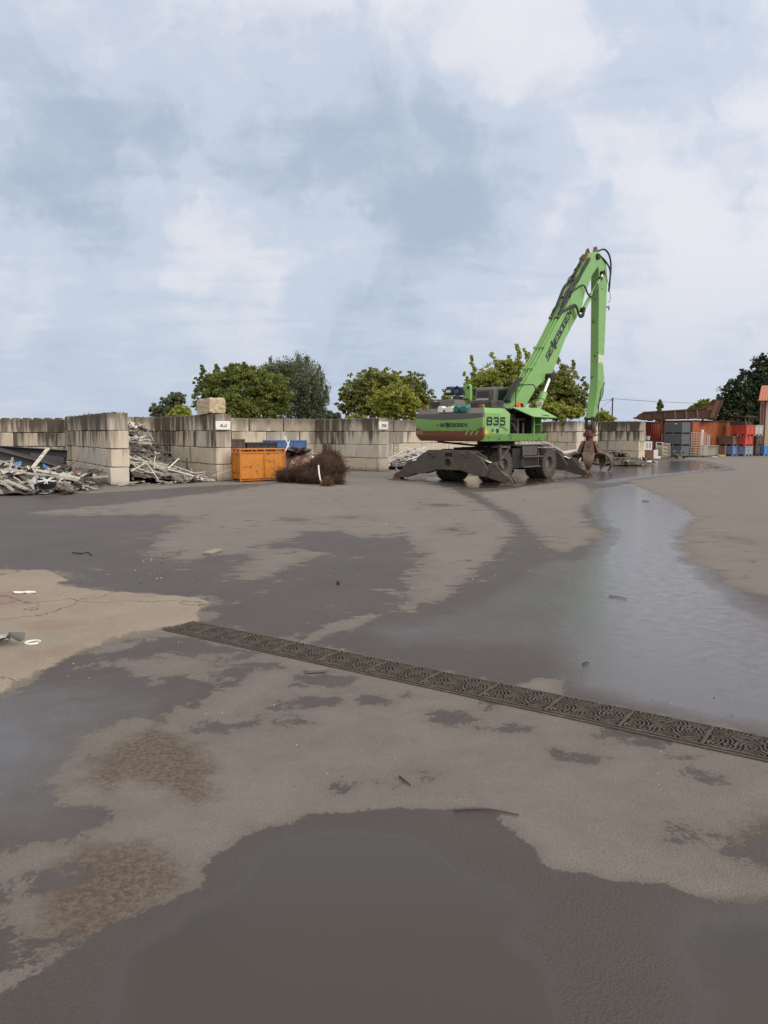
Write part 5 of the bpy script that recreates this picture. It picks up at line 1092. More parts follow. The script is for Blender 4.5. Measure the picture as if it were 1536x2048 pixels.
def pallet_box(name, label, m_, loc, rz, sx_=1.2, sy=1.0, h=.76, feet=True, ribs=(4, 3), group=None):
    rt = empty(name, loc, rz, label, 'pallet box', group)
    mb = MB(); z0 = .12 if feet else 0.0; T = .035
    mb.bx(T, sx_ - T, T, T + .02, z0, h); mb.bx(T, sx_ - T, sy - T - .02, sy - T, z0, h); mb.bx(T, T + .02, T + .02, sy - T - .02, z0, h); mb.bx(sx_ - T - .02, sx_ - T, T + .02, sy - T - .02, z0, h)
    mb.bx(T, sx_ - T, T, sy - T, z0 - .001, z0 + .03)
    mb.bx(.0, sx_, .0, T + .001, h - .06, h); mb.bx(0, sx_, sy - T - .001, sy, h - .06, h); mb.bx(0, T + .001, T, sy - T, h - .06, h); mb.bx(sx_ - T - .001, sx_, T, sy - T, h - .06, h)
    for i in range(ribs[0] + 1):
        x_ = (sx_ - .07) * i / ribs[0]
        for y_ in (0.004, sy - T - .001): mb.bx(x_ + .005, x_ + .065, y_, y_ + T - .003, z0, h - .061)
    for i in range(ribs[1] + 1):
        y_ = (sy - .07) * i / ribs[1]
        for x_ in (0.004, sx_ - T - .001): mb.bx(x_, x_ + T - .003, y_ + .005, y_ + .065, z0, h - .061)
    mid = (z0 + h) / 2
    for y_ in (.012, sy - T + .006): mb.bx(.07, sx_ - .07, y_, y_ + .02, mid, mid + .035)
    for x_ in (.012, sx_ - T + .006): mb.bx(x_, x_ + .02, .07, sy - .07, mid, mid + .035)
    mb.build('box_shell', m_, rt, bevel=.006)
    if feet:
        mb = MB()
        for x_ in (.02, sx_ / 2 - .07, sx_ - .16):
            for y_ in (.02, sy / 2 - .07, sy - .16): mb.bx(x_, x_ + .14, y_, y_ + .14, 0.003, z0)
        mb.build('feet', m_, rt, bevel=.006)
    return rt
M_brown = P('brown_plastic_box', (0.085, 0.06, 0.055), .6, var=.25, dirt=(.13, .1, .085), dirt_amt=.4, streak=True)
M_blk = P('black_plastic_box', (0.018, 0.018, 0.02), .5, var=.3, dirt=(.06, .055, .05), dirt_amt=.35)
def boxat(px, d_): q = at(px, 900, d_); q.z = 0; return q
def stack(n, label, m_, px, d_, rz, top, **k):
    h = top / n
    for i in range(n): 
        q = boxat(px, d_); q.z = i * h; pallet_box('pallet_box', label[i] if isinstance(label, (list, tuple)) else label, m_ if not isinstance(m_, (list, tuple)) else m_[i], q, rz, h=h - .004, **k)
pc = sk.location + E2 * 1.25 + E1 * .22
def stack_at(q, n, labels, m_, rz, top, **k):
    h = top / n
    for i in range(n): pallet_box('pallet_box', labels[i], m_, Vector((q.x, q.y, i * h)), rz, h=h - .004, **k)
stack_at(pc + E1 * .0, 2, ['lower purple-brown plastic crate standing behind the orange skip', 'upper purple-brown plastic crate behind the left end of the orange skip'], M_brown, G, 1.50, sx_=.55, sy=.6, ribs=(2, 2))
stack_at(pc + E1 * .66 + E2 * .1, 2, ['lower black plastic crate standing behind the orange skip', 'upper black plastic crate behind the middle of the orange skip'], M_blk, G, 1.37, sx_=1.25, sy=.9)
qb = boxat(541, 32.2)
stack_at(qb, 2, ['lower blue pallet box hidden behind the orange skip', 'upper blue pallet box standing against the wall behind the orange skip'], M_blue, G - R(8), 1.42, sx_=1.62, sy=1.1, ribs=(3, 3))
HP3 = [(-3.9, 29.6), (-2.9, 29.4), (-2.3, 30.2), (-2.6, 31.6), (-3.6, 31.9), (-4.4, 30.9)]
def h3(x, y): return 1.05 * max(0, 1 - ((x + 3.35) ** 2 / 1.3 + (y - 30.7) ** 2 / 2.2)) if inpoly((x, y), HP3) else 0
mound('copper_heap', 'low heap of mixed copper and cable scrap right of the orange skip', 'scrap heap', HP3, h3, P('pinkish_scrap_mass', (0.16, 0.08, 0.06), .55, var=.8, scale=5, dirt=(.4, .36, .33), dirt_amt=.5, dscale=6))
Mcop = P('pinkish_copper_scrap', (0.34, 0.15, 0.10), .5, .2, var=.4, rand=.4)
scatter(40, HP3, h3, [(('sheet', Mcop, (.2, .45)), 4), (('sheet', M_whitealu, (.2, .4)), 3), (('strip', Mcop, (.3, .8)), 3), (('tube', M_darkscrap, (.4, .9), .7), 2)], 'crumpled copper or white scrap right of the orange skip', 'scrap', 'copper and white pieces right of the skip', 'copper_scrap')
bm = bmesh.new(); bmesh.ops.create_icosphere(bm, subdivisions=4, radius=.4)
for v in bm.verts: 
    p = v.co.copy(); v.co *= 1 + .6 * mnoise.noise(p * 5) + .25 * mnoise.noise(p * 13); v.co.z *= .34; v.co.x *= 1.25
me = bpy.data.meshes.new('black_bag'); bm.to_mesh(me); bm.free(); me.materials.append(P('black_plastic_film', (0.01, 0.01, 0.011), .3)); me.polygons.foreach_set('use_smooth', [True] * len(me.polygons))
ob = link_mesh('black_bag', me, loc=at(592, 901, 30.4)); tag(ob, 'crumpled black plastic bag on the scrap right of the orange skip', 'bag')
mb = MB(); mb.tube([at(578, 895, 28.6), at(574, 884, 28.8), at(569, 873, 29.0)], .022, 6); one('white_pipe', 'longer thin white pipe sticking up out of the orange skip', 'pipe', mb, M_white)
mb = MB(); mb.tube([at(571, 902, 28.5), at(576, 890, 28.6), at(579, 882, 28.7)], .022, 6); one('white_pipe', 'shorter thin white pipe crossing the longer one in the orange skip', 'pipe', mb, M_white)
mb = MB(); mb.beam(at(672, 930, 31.0), at(692, 938, 30.6), .3, .1); one('timber_offcut', 'grey timber offcut lying behind the brown wire tangle', 'timber', mb, P('grey_timber', (0.09, 0.08, 0.07), .85, var=.3), .01)
mb = MB(); crumple(mb, gp(682, 943) + Vector((0, 0, .05)), .8, 6); one('metal_sheet', 'pale flattened sheet on the asphalt behind the brown wire tangle', 'metal sheet', mb, M_alu)
# tangle of brown fibre-like wire: dark core lumps plus thousands of thin strands
lumps = [(at(651, 937, 26.6), .62, .7, .54), (at(657, 918, 26.8), .34, .45, .28), (at(612, 947, 26.9), .66, .6, .30), (at(636, 953, 26.3), .72, .6, .26), (at(578, 951, 27.0), .50, .4, .20), (at(660, 930, 26.7), .32, .4, .3)]
vs = []; fs = []
mbc = MB(); 
for c_, rx, ry, rz_ in lumps:
    bm = bmesh.new(); bmesh.ops.create_icosphere(bm, subdivisions=3, radius=1)
    vv = []
    for v in bm.verts:
        p = v.co * (.88 + .14 * mnoise.noise(v.co * 3)); q = c_ + Vector((p.x * rx, p.y * ry, p.z * rz_)); q.z = max(q.z, .01); vv.append(q)
    mbc.add(vv, [tuple(v.index for v in f_.verts) for f_ in bm.faces]); bm.free()
def strands(mb, n, lumps, r0, r1, L, seg=6, drop=.25):
    tot = [rx * rz_ for _, rx, ry, rz_ in lumps]
    for _ in range(n):
        c_, rx, ry, rz_ = random.choices(lumps, tot)[0]
        u = Vector((random.gauss(0, 1), random.gauss(0, 1), random.gauss(0, 1))).normalized(); rr = random.uniform(r0, r1)
        p = c_ + Vector((u.x * rx, u.y * ry, u.z * rz_)) * rr
        tg = u.cross(Vector((random.gauss(0, 1), random.gauss(0, 1), random.gauss(0, .5)))).normalized() + Vector((.25, 0, -drop)); tg.normalize()
        l = random.uniform(*L) / seg; wv_ = random.uniform(.003, .007); pts = []
        for i in range(seg + 1):
            pts.append(Vector((p.x, p.y, max(p.z, .012)))); tg = (tg + Vector((random.gauss(0, .32), random.gauss(0, .32), random.gauss(0, .26))) - Vector((u.x * .12, u.y * .12, u.z * .16))).normalized(); p = p + tg * l
        mb.tube(pts, wv_, 3)
strands(mbc, 9500, lumps, .80, 1.0, (.2, .5))
strands(mbc, 500, lumps, .95, 1.06, (.15, .35), drop=0)
bt = tag(mbc.build('wire_tangle', P('brown_fibre_wire', (0.062, 0.032, 0.019), .75, var=.7, scale=3), smooth=60), 'big matted tangle of dark brown wire lying right of the orange skip', 'wire tangle')
lump2 = [(gp(652, 973) + Vector((0, .2, .11)), .15, .15, .12)]
mb = MB(); strands(mb, 600, lump2, .2, 1.05, (.1, .3)); tag(mb.build('wire_bundle', P('light_brown_wire', (0.11, 0.062, 0.035), .7, var=.6), smooth=60), 'small lighter brown wire bundle in front of the big tangle', 'wire tangle')
lump3 = [(gp(668, 970) + Vector((.05, .25, .12)), .26, .2, .12)]
mb = MB(); strands(mb, 700, lump3, .2, 1.05, (.12, .35)); tag(mb.build('wire_bundle', P('brown_fibre_wire', (0, 0, 0)), smooth=60), 'small dark brown wire bundle at the right foot of the big tangle', 'wire tangle')
mb = MB(); mb.tube([at(637, 931, 25.75), at(638, 945, 25.5), at(640, 957, 25.35), at(644, 967, 25.3)], .026, 7); one('white_hose', 'white hose hanging down over the brown wire tangle', 'hose', mb, M_white)
# ------------------------------------------------------------------ white profiles heaped behind the machine, and more scrap along the far wall
HP4 = [(.2, 36.2), (2.2, 36.4), (3.4, 38.6), (3.6, 41.2), (2.0, 40.6), (-.4, 38.9)]
def h4(x, y): return min(.72, .42 * edged((x, y), HP4) + .12) if inpoly((x, y), HP4) else 0
mound('profile_heap', 'low mass of pale scrap under the white profiles behind the green machine', 'scrap heap', HP4, h4, P('aluminium_scrap_mass', (0, 0, 0)))
M_wprof = P('white_window_profile', (0.70, 0.69, 0.66), 0.4, var=0.08, rand=0.15, dirt=(0.3, 0.27, 0.23), dirt_amt=0.3)
scatter(120, HP4, h4, [(('profile', M_wprof, (.9, 2.4)), 8), (('tube', M_wprof, (.8, 2.0), .08), 1)], 'white profile in the heap behind the left stabiliser of the green machine', 'scrap', 'white profiles heaped behind the machine', 'white_profile', .05)
mb = MB(); mb.tube([gp(775, 925) + Vector((0, 0, .5)), gp(782, 934) + Vector((0, 0, .2)), gp(795, 941) + Vector((0, 0, .03))], .035, 7); one('blue_hose', 'pale blue hose hanging out of the white profile heap', 'hose', mb, P('pale_blue_hose', (.35, .42, .55), .5))
HP5 = [(6.0, 41.6), (9.2, 41.8), (10.6, 42.6), (10.2, 43.4), (9.0, 45.2), (6.0, 43.6)]
def h5(x, y): return min(1.15, .6 * edged((x, y), HP5) + .1) * (1 - .3 * max(0, (x - 9) / 1.6)) if inpoly((x, y), HP5) else 0
mound('mesh_scrap_heap', 'mass of pale scrap heaped against the wall beyond the front wheel of the machine', 'scrap heap', HP5, h5, P('aluminium_scrap_mass', (0, 0, 0)))
scatter(46, HP5, h5, [(('tube', M_alub, (.4, 1.2), .5), 3), (('profile', M_whitealu, (.5, 1.6)), 3), (('sheet', M_alub, (.2, .5)), 2)], 'pale scrap piece in the heap beyond the front wheel of the green machine', 'scrap', 'pale pieces beyond the front wheel', 'pale_scrap')
pv4 = [at(1040, 882, 39.5), at(1078, 879, 40.5), at(1100, 886, 41), at(1128, 902, 41.5)]
mb = MB()
for k in range(4):
    for q0, q1 in zip(pv4[:-1], pv4[1:]):
        n_ = 5
        for i in range(n_):
            p0 = q0.lerp(q1, i / n_) + Vector((0, 0, -.13 * k)); p1 = q0.lerp(q1, (i + .55) / n_) + Vector((0, .05, -.13 * k - .09)); mb.beam(p0, p1, .02, .05); p2 = q0.lerp(q1, (i + 1) / n_) + Vector((0, 0, -.13 * k)); mb.beam(p1, p2, .02, .05)
one('lattice_strip', 'bright expanded metal lattice draped over the scrap beyond the front wheel', 'metal lattice', mb, P('bright_lattice', (.6, .59, .57), .4, .3))
mb = MB(); mb.tube([at(1124, 907, 39.0), at(1150, 903, 39.2), at(1160, 905, 39.4)], .11, 8); one('pale_pipe', 'thick pale pipe lying beyond the grapple', 'pipe', mb, P('pale_panel', (0, 0, 0)))
HP6 = [(11.6, 40.6), (13.4, 40.4), (14.6, 41.6), (14.4, 44.6), (12.4, 45.6), (11.4, 43.6)]
def h6(x, y): return min(.35, .3 * edged((x, y), HP6) + .05) if inpoly((x, y), HP6) else 0
mound('dark_scrap_heap', 'low mass of dark scrap at the wall right of the grapple', 'scrap heap', HP6, h6, M_heap)
scatter(30, HP6, h6, [(('sheet', M_darkscrap, (.4, .9)), 3), (('strip', M_alu, (.5, 1.2)), 2), (('sheet', M_whitealu, (.3, .6)), 1), (('tube', M_darkscrap, (.5, 1.2), .8), 2)], 'dark bent scrap piece at the wall right of the grapple', 'scrap', 'dark pieces right of the grapple', 'dark_scrap')
mb = MB(); crumple(mb, at(1222, 905, 41.5), 1.1, 4); one('bent_sheet', 'large dark pointed sheet standing up right of the grapple', 'metal sheet', mb, M_darkscrap)
# ------------------------------------------------------------------ right side of the yard: containers, trough, boxes, building
M_cont = P('rusty_orange_container', (0.36, 0.10, 0.03), .6, var=.25, scale=2.5, dirt=(0.09, 0.035, 0.02), dirt_amt=.5, dscale=3.0, streak=True)
M_contred = P('faded_red_container', (0.30, 0.045, 0.035), .55, var=.15, dirt=(0.12, 0.04, 0.03), dirt_amt=.35, streak=True)
M_trough = P('rusty_brown_trough', (0.085, 0.040, 0.028), .7, var=.4, scale=3, dirt=(0.13, 0.065, 0.04), dirt_amt=.5, bump=.2, bscale=12)
def container(label, K, rz, L, W, Hh, m_):
    """corrugated container: local x along the long side, y along the end, K the near corner"""
    rt = empty('shipping_container', K, rz, label, 'container')
    def corr(L_, fn, p=.28, dpt=.045):
        mb = MB(); n = int(L_ / p); pts = []
        for i in range(n):
            x0 = .1 + (L_ - .2) * i / n; w_ = (L_ - .2) / n
            pts += [(x0, 0), (x0 + w_ * .32, 0), (x0 + w_ * .5, dpt), (x0 + w_ * .82, dpt)]
        pts.append((L_ - .1, 0)); k = len(pts)
        vs = [fn(x, d_, .16) for x, d_ in pts] + [fn(x, d_, Hh - .12) for x, d_ in pts] + [fn(x, d_ + .02, .16) for x, d_ in pts] + [fn(x, d_ + .02, Hh - .12) for x, d_ in pts]
        fs = []
        for i in range(k - 1): fs += [(i, i + 1, k + i + 1, k + i), (2 * k + i, 3 * k + i, 3 * k + i + 1, 2 * k + i + 1)]
        return mb.add(vs, fs)
    for nm, L_, fn in (('side_panel', L, lambda x, d_, z: (x, .03 + d_, z)), ('side_panel', L, lambda x, d_, z: (x, W - .03 - d_, z)), ('end_panel', W, lambda x, d_, z: (.03 + d_, x, z)), ('end_panel', W, lambda x, d_, z: (L - .03 - d_, x, z))):
        corr(L_, fn).build(nm, m_, rt, smooth=0)
    mb = MB()
    for x_ in (0, L - .12):
        for y_ in (0, W - .12): mb.bx(x_, x_ + .12, y_, y_ + .12, .0, Hh)
    for z_ in (.02, Hh - .12):
        for y_ in (.004, W - .104): mb.bx(.12, L - .12, y_, y_ + .10, z_, z_ + .12)
        for x_ in (.004, L - .104): mb.bx(x_, x_ + .1, .12, W - .12, z_, z_ + .12)
    mb.build('corner_frame', P('dark_rust_frame', (0.075, 0.025, 0.02), .65, var=.3), rt, bevel=.008)
    mb = MB(); mb.bx(.1, L - .1, .1, W - .1, .14, .16); mb.build('container_floor', M_dark, rt)
    return rt
BET = R(37); B1 = Vector((math.cos(BET), math.sin(BET), 0)); B2 = Vector((-math.sin(BET), math.cos(BET), 0))
K = boxat(1382, 57.0)
container('open orange rusty corrugated container carrying the right end of the long trough', K, BET, 6.06, 2.44, 2.68, M_cont)
container('faded red corrugated container partly behind the end of the block pier', boxat(1300, 61.0) - B1 * 4.2 + B2 * .2, BET, 6.06, 2.44, 2.62, M_contred)
# long ribbed skip body on top of the containers
def pxz(x, y, d_): p = at(x, y, d_); return p
tr0 = at(1268, 839, 59.4); trE = at(1440, 842, 57.0); ud = (trE - tr0); ud.z = 0; LT = ud.length; ud.normalize(); pn = Vector((-ud.y, ud.x, 0))
rt = empty('skip_body', Vector((tr0.x, tr0.y, 2.70)), math.atan2(ud.y, ud.x), 'long rusty ribbed skip body with a raised end lying on top of the containers', 'skip body')
sc_ = LT / 172.0
def tp(x, y): return ((x - 1268) * sc_, (841 - y) * sc_)
outl = [tp(*p) for p in [(1268, 838), (1277, 829), (1286, 824.5), (1340, 822), (1375, 820), (1395, 818.5), (1413, 816), (1424, 800.5), (1436, 800), (1445, 804), (1440, 815), (1432, 841), (1420, 841), (1412, 839.5), (1395, 838), (1330, 839.5), (1280, 840.5)]]
DW = 2.3
mb = MB(); mb.prism(outl, 0, .05, XZ); mb.prism(outl, DW - .05, DW, XZ)
base_ = [tp(*p) for p in [(1268, 838), (1280, 840.5), (1330, 839.5), (1395, 838), (1412, 839.5), (1432, 841), (1440, 815), (1445, 804)]]
for (x0, z0_), (x1, z1_) in zip(base_[:-1], base_[1:]): mb.prism([(x0, z0_), (x1, z1_), (x1, z1_ + .06), (x0, z0_ + .06)] if abs(x1 - x0) > abs(z1_ - z0_) else [(x0, z0_), (x1, z1_), (x1 - .06, z1_), (x0 - .06, z0_)], .051, DW - .051, XZ)
mb.build('trough_shell', M_trough, rt, bevel=.01)
for i, (xt, yt, xb) in enumerate(((1289, 824.5, 1291), (1309, 823.5, 1311), (1330, 822.8, 1331.5), (1351, 822, 1352.5), (1373, 820.5, 1375), (1394.5, 819, 1397))):
    a, b_ = tp(xt, yt), tp(xb, 839.3); mb = MB()
    for y_ in (-.07, DW + .002):
        mb = MB(); mb.prism([(a[0] - .05, a[1]), (a[0] + .05, a[1]), (b_[0] + .06, b_[1]), (b_[0] - .06, b_[1])], y_, y_ + .068, XZ)
        mb.build('rib', P('pale_worn_rib', (0.17, 0.12, 0.10), .65, var=.3) if i > 2 else M_trough, rt, bevel=.008)
mb = MB(); tpts = [tp(*p) for p in [(1286, 824.5), (1340, 822), (1375, 820), (1395, 818.5), (1413, 816), (1424, 800.5), (1436, 800)]]
for p, q in zip(tpts[:-1], tpts[1:]):
    for y_ in (-.03, DW + .03): mb.beam((p[0], y_, p[1]), (q[0], y_, q[1]), .10, .10)
mb.build('top_rail', M_trough, rt)
a, b_ = tp(1434, 802), tp(1424, 838)
mb = MB(); mb.prism([(a[0] - .14, a[1]), (a[0] + .14, a[1]), (b_[0] + .16, b_[1]), (b_[0] - .16, b_[1])], -.10, -.002, XZ); mb.bx(tp(1412, 0)[0], tp(1428, 0)[0], -.05, -.002, tp(0, 822)[1], tp(0, 812)[1]); mb.build('end_stiffener', P('brown_stiffener', (0.15, 0.072, 0.045), .65, var=.3), rt, bevel=.01)
mb = MB(); mb.beam((tp(1268, 836)[0], -.08, tp(0, 836)[1]), (tp(1268, 836)[0], DW + .08, tp(0, 836)[1]), .12, .1); mb.build('tipping_bar', M_trough, rt, bevel=.01)
mb = MB(); mb.bx(0.9, 1.4, .3, 2.0, -.0, .001)
# dunnage so that the trough bears on both containers
for px_, lab in ((1300, 'rusty cross beam carrying the left part of the trough'), (1392, 'rusty cross beam carrying the right part of the trough')):
    q = at(px_, 840, 59.6); mb = MB(); mb.bx(-.15, .15, -1.3, 1.3, 0, .06); o = mb.build('cross_beam', M_trough, None, loc=(q.x, q.y, 2.66), rot=(0, 0, math.atan2(ud.y, ud.x))); tag(o, lab, 'beam')
rt.location.z = 2.72
# three grey louvred crates
Mgb = P('slate_grey_crate', (0.10, 0.115, 0.135), .5, var=.12)
gq = boxat(1363, 54.4)
for i, wd in enumerate(('bottom', 'middle', 'top')):
    r_ = empty('grey_crate', Vector((gq.x, gq.y, i * .83)), R(34), 'slate grey slatted crate, %s of the stack of three before the container' % wd, 'crate')
    mb = MB(); sx_, sy, h = .92, 1.42, .82
    for k in range(8):
        z_ = .12 + k * .0855
        mb.bx(.0, sx_, .0, .03, z_, z_ + .07); mb.bx(0, sx_, sy - .03, sy, z_, z_ + .07); mb.bx(0, .03, .03, sy - .03, z_, z_ + .07); mb.bx(sx_ - .03, sx_, .03, sy - .03, z_, z_ + .07)
    mb.bx(.02, sx_ - .02, .02, sy - .02, .125, h - .02); mb.build('slatted_walls', Mgb, r_, bevel=.006)
    mb = MB()
    for x_ in (-.012, sx_ - .05):
        for y_ in (-.012, sy - .05): MB().bx(x_, x_ + .062, y_, y_ + .062, 0.004, h + .004).build('corner_post', Mgb, r_, bevel=.006)
    MB().bx(-.003, .06, sy * .46, sy * .54, 0.004, .12).build('foot', Mgb, r_, bevel=.006)
    MB().bx(.04, sx_ - .04, .04, sy - .04, .006, .118).build('dark_gap_fill', M_dark, r_)  # black box added in the open gap to keep the slots dark
    if i == 2:
        mb = MB(); mb.bx(-.02, .0, sy * .3, sy * .42, .70, .76); mb.build('white_tag', M_white, r_)
# boxes on the right, bottom row then those on top
def pbx(px, d_, z, label, m_, h=.75, **k): 
    q = boxat(px, d_); pallet_box('pallet_box', label, m_, Vector((q.x, q.y, z)), G, h=h, **k)
M_tan = P('tan_plastic_box', (0.26, 0.20, 0.14), .6, var=.2, dirt=(.12, .09, .07), dirt_amt=.45, streak=True)
M_lblue = P('pale_grey_blue_box', (0.23, 0.29, 0.37), .5, var=.1)
M_mblue = P('mid_blue_box', (0.14, 0.24, 0.46), .5, var=.2, dirt=(.25, .28, .33), dirt_amt=.35, streak=True)
M_bblue = P('bright_blue_box', (0.07, 0.24, 0.60), .5, var=.15)
M_dkbrown = P('dark_brown_box', (0.075, 0.052, 0.045), .6, var=.25, dirt=(.16, .13, .11), dirt_amt=.45, streak=True)
M_taupe = P('taupe_plastic_box', (0.17, 0.13, 0.105), .6, var=.2, dirt=(.09, .07, .06), dirt_amt=.4, streak=True)
M_wbox = P('pale_grey_box', (0.42, 0.43, 0.43), .5, var=.1)
RB = dict(sx_=1.08, sy=1.2, ribs=(2, 3))
pbx(1437, 59.4, 0, 'olive-brown pallet box leftmost of the bottom row beside the steel table', M_taupe, sx_=.7, sy=1.2, ribs=(2, 3))
pbx(1450, 58.2, 0, 'tan pallet box in the bottom row left of the mid-blue one', M_tan, **RB)
pbx(1465.5, 58.0, 0, 'mid-blue pallet box in the bottom row under the taupe one', M_mblue, **RB)
pbx(1490.5, 58.0, 0, 'pale grey-blue pallet box in the bottom row under the red ones', M_lblue, **RB)
pbx(1511, 58.8, 0, 'dark brown pallet box in the bottom row between two blue ones', M_dkbrown, **RB)
pbx(1528.5, 59.0, 0, 'bright blue pallet box at the right end of the bottom row', M_bblue, **RB)
pbx(1440, 59.8, .755, 'black-brown pallet box in the second row left of the taupe one', P('black_brown_box', (.018, .014, .012), .6), sx_=1.5, sy=1.2)
pbx(1465.5, 58.0, .755, 'taupe pallet box in the second row on the mid-blue one', M_taupe, **RB)
pbx(1489.5, 57.9, .755, 'lower red pallet box standing on the pale grey-blue one', M_red, **RB)
pbx(1512, 58.9, .755, 'dark brown pallet box in the second row under the pale grey one', M_dkbrown, **RB)
pbx(1491, 57.7, 1.51, 'upper red pallet box at the top of the stack under the rusty cage', M_red, h=.82, sx_=1.12, sy=1.25, ribs=(2, 3))
pbx(1509, 59.2, 1.51, 'pale grey pallet box on the dark brown boxes beside the building', M_wbox, h=.82, sx_=1.1, sy=1.3, ribs=(2, 2))
# rusty mesh cage with odds and ends on top of the red box
q = boxat(1488, 57.9); cg = empty('mesh_cage', Vector((q.x, q.y, 2.335)), G, 'brown mesh cage with scrap on top of the upper red box', 'cage')
mb = MB()
for x_ in (0, .5, 1.0):
    for y_ in (0, .6, 1.2): mb.bx(x_, x_ + .05, y_, y_ + .05, 0, .62)
for z_ in (0.0, .57):
    for y_ in (.01, 1.21): mb.bx(0.05, 1.0, y_, y_ + .03, z_, z_ + .04)
    for x_ in (.01, 1.01): mb.bx(x_, x_ + .03, .05, 1.2, z_, z_ + .04)
mb.bx(-.1, 1.1, -.1, 1.3, .62, .68); mb.build('cage_frame', P('brown_cage', (0.075, 0.058, 0.047), .7, var=.3), cg)
mb = MB(); mb.bx(.06, 1.0, .06, 1.2, .04, .26, j=.03); mb.build('cage_contents', P('grey_brown_contents', (0.07, 0.06, 0.05), .8, var=.5), cg)
mb = MB()
for k in range(9): crumple(mb, Vector((random.uniform(-.3, .4), random.uniform(.7, 1.6), .74 + random.uniform(0, .12))), random.uniform(.25, .45), 4)
o = mb.build('junk', P('brown_junk', (0.09, 0.065, 0.05), .7, var=.6), None, loc=cg.location, rot=(0, 0, G)); tag(o, 'pile of brown scrap bits on top of the mesh cage', 'scrap')
# rack trolley, white board, steel table, pillars
q = boxat(1381.5, 55.6); rk = empty('rack_trolley', q, R(-8), 'tall pale rack trolley with many rungs before the container corner', 'trolley')
Mrk = P('pale_rack_steel', (0.48, 0.43, 0.38), .45, .3, var=.2)
mb = MB(); RW, RH = 1.02, 1.78
for x_ in (0, .33, .66, RW - .03):
    for y_ in (0, .5): mb.bx(x_, x_ + .03, y_, y_ + .03, .10, RH)
mb.build('uprights', Mrk, rk)
for k in range(10):
    mb = MB(); z_ = .14 + k * .178
    for y_ in (-.004, .5): mb.bx(-.01, RW, y_, y_ + .034, z_, z_ + .034)
    for x_ in (.0, RW - .03): mb.bx(x_, x_ + .028, .03, .5, z_, z_ + .03)
    mb.build('rung', Mrk, rk)
for x_ in (.05, RW - .08):
    for y_ in (.05, .45): mb = MB(); mb.cyl((x_, y_, .052), (x_ + .03, y_, .052), .05, 10); mb.build('castor', M_dark, rk)
mb = MB(); mb.prism([(0, 0), (.17, 0), (.18, 1.15), (.02, 1.17)], 0, .03, XZ); o = mb.build('white_board', M_white, None, loc=boxat(1400, 56.2) + Vector((0, 0, .82)), rot=(R(6), 0, 0)); tag(o, 'narrow white board standing on the steel table behind the rack trolley', 'board')
q = boxat(1401, 56.0); tb = empty('steel_table', q, R(-4), 'stainless steel work table with side panel right of the rack trolley', 'table')
Mst = P('brushed_stainless', (0.42, 0.40, 0.37), .35, .6, var=.15)
mb = MB(); mb.bx(0, 1.28, 0, .8, .80, .84); mb.build('table_top', Mst, tb, bevel=.005)
mb = MB(); mb.bx(.0, .50, .0, .02, .10, .80); mb.bx(.52, 1.24, .30, .32, .10, .80); mb.bx(.50, .52, .02, .75, .1, .80); mb.build('side_panel', Mst, tb)
for x_ in (.03, 1.21):
    for y_ in (.03, .72): mb = MB(); mb.bx(x_, x_ + .04, y_, y_ + .04, .003, .80); mb.build('leg', Mst, tb)
mb = MB(); mb.bx(0, .09, 0, .12, 0, .78); mb.bx(.13, .22, .0, .12, 0, .77); mb.bx(.09, .13, .02, .1, .0, .7); o = mb.build('channel_post', P('pale_channel', (.36, .34, .31), .45, .3), None, loc=boxat(1413, 56.4) + Vector((0, 0, .845)), bevel=.004); tag(o, 'pale twin channel standing on the stainless steel table', 'post')
for x0, x1, yb, d_, hh, m_, lab in ((1439, 1452, 914, 55.8, .16, P('raw_wood', (.55, .36, .18), .7), 'yellowish wooden block on the ground before the tan box'), (1424, 1438, 916, 54.8, .05, M_white, 'flat white scrap on the ground before the steel table'), (1307, 1322, 917, 52.6, .14, M_white, 'white slab lying on the ground left of the leaning frames'), (1322, 1343, 915, 53.6, .07, M_tan, 'tan board lying under the leaning frames')):
    q = boxat(x0, d_); mb = MB(); mb.bx(0, (x1 - x0) / F * d_, 0, .5, .004, hh, j=.02); o = mb.build('ground_slab', m_, None, loc=q, bevel=.01); tag(o, lab, 'slab')
# window frame on a block, buckets, leaning frames, trolley
q = boxat(1275, 51.6); o = MB().bx(0, .62, 0, .7, 0, .62).build('dark_block', P('dark_crate', (0.03, 0.026, 0.024), .8, var=.4), None, loc=q, rot=(0, 0, R(5)), bevel=.02); tag(o, 'dark crate at the foot of the pier left of the rusty box', 'crate')
q = boxat(1291, 51.3); o = MB().bx(0, .55, 0, .6, 0, .62).build('rusty_box', P('rusty_brown_box', (0.14, 0.085, 0.055), .85, var=.35, scale=9, dirt=(.07, .04, .03), dirt_amt=.5, dscale=6), None, loc=q, rot=(0, 0, R(5)), bevel=.015); tag(o, 'rusty brown box under the white window frame', 'box')
wf = empty('small_window', boxat(1289, 51.5) + Vector((0, 0, .628)), R(6), 'small white window frame standing on the dark crate and rusty box', 'window')
mb = MB(); 
for a in ((0, .52, 0, .07), (0, .52, .48, .55)): mb.bx(a[0], a[1], 0, .06, a[2], a[3])
for a in ((0, .07), (.45, .52), (.23, .28)): mb.bx(a[0], a[1], .003, .057, .07, .48)
mb.build('sash', M_white, wf, bevel=.006)
mb = MB(); mb.bx(.07, .45, .025, .035, .07, .48); mb.build('pane', P('dull_glass', (.33, .36, .35), .15), wf)
wf.rotation_euler = (R(-4), R(3), R(6))
q = boxat(1293, 52.4); mb = MB(); mb.bx(0, .5, 0, .7, 0, 1.25); o = mb.build('back_crate', P('dark_crate', (0, 0, 0)), None, loc=q, bevel=.01); tag(o, 'dark crate standing behind the white window frame', 'crate')
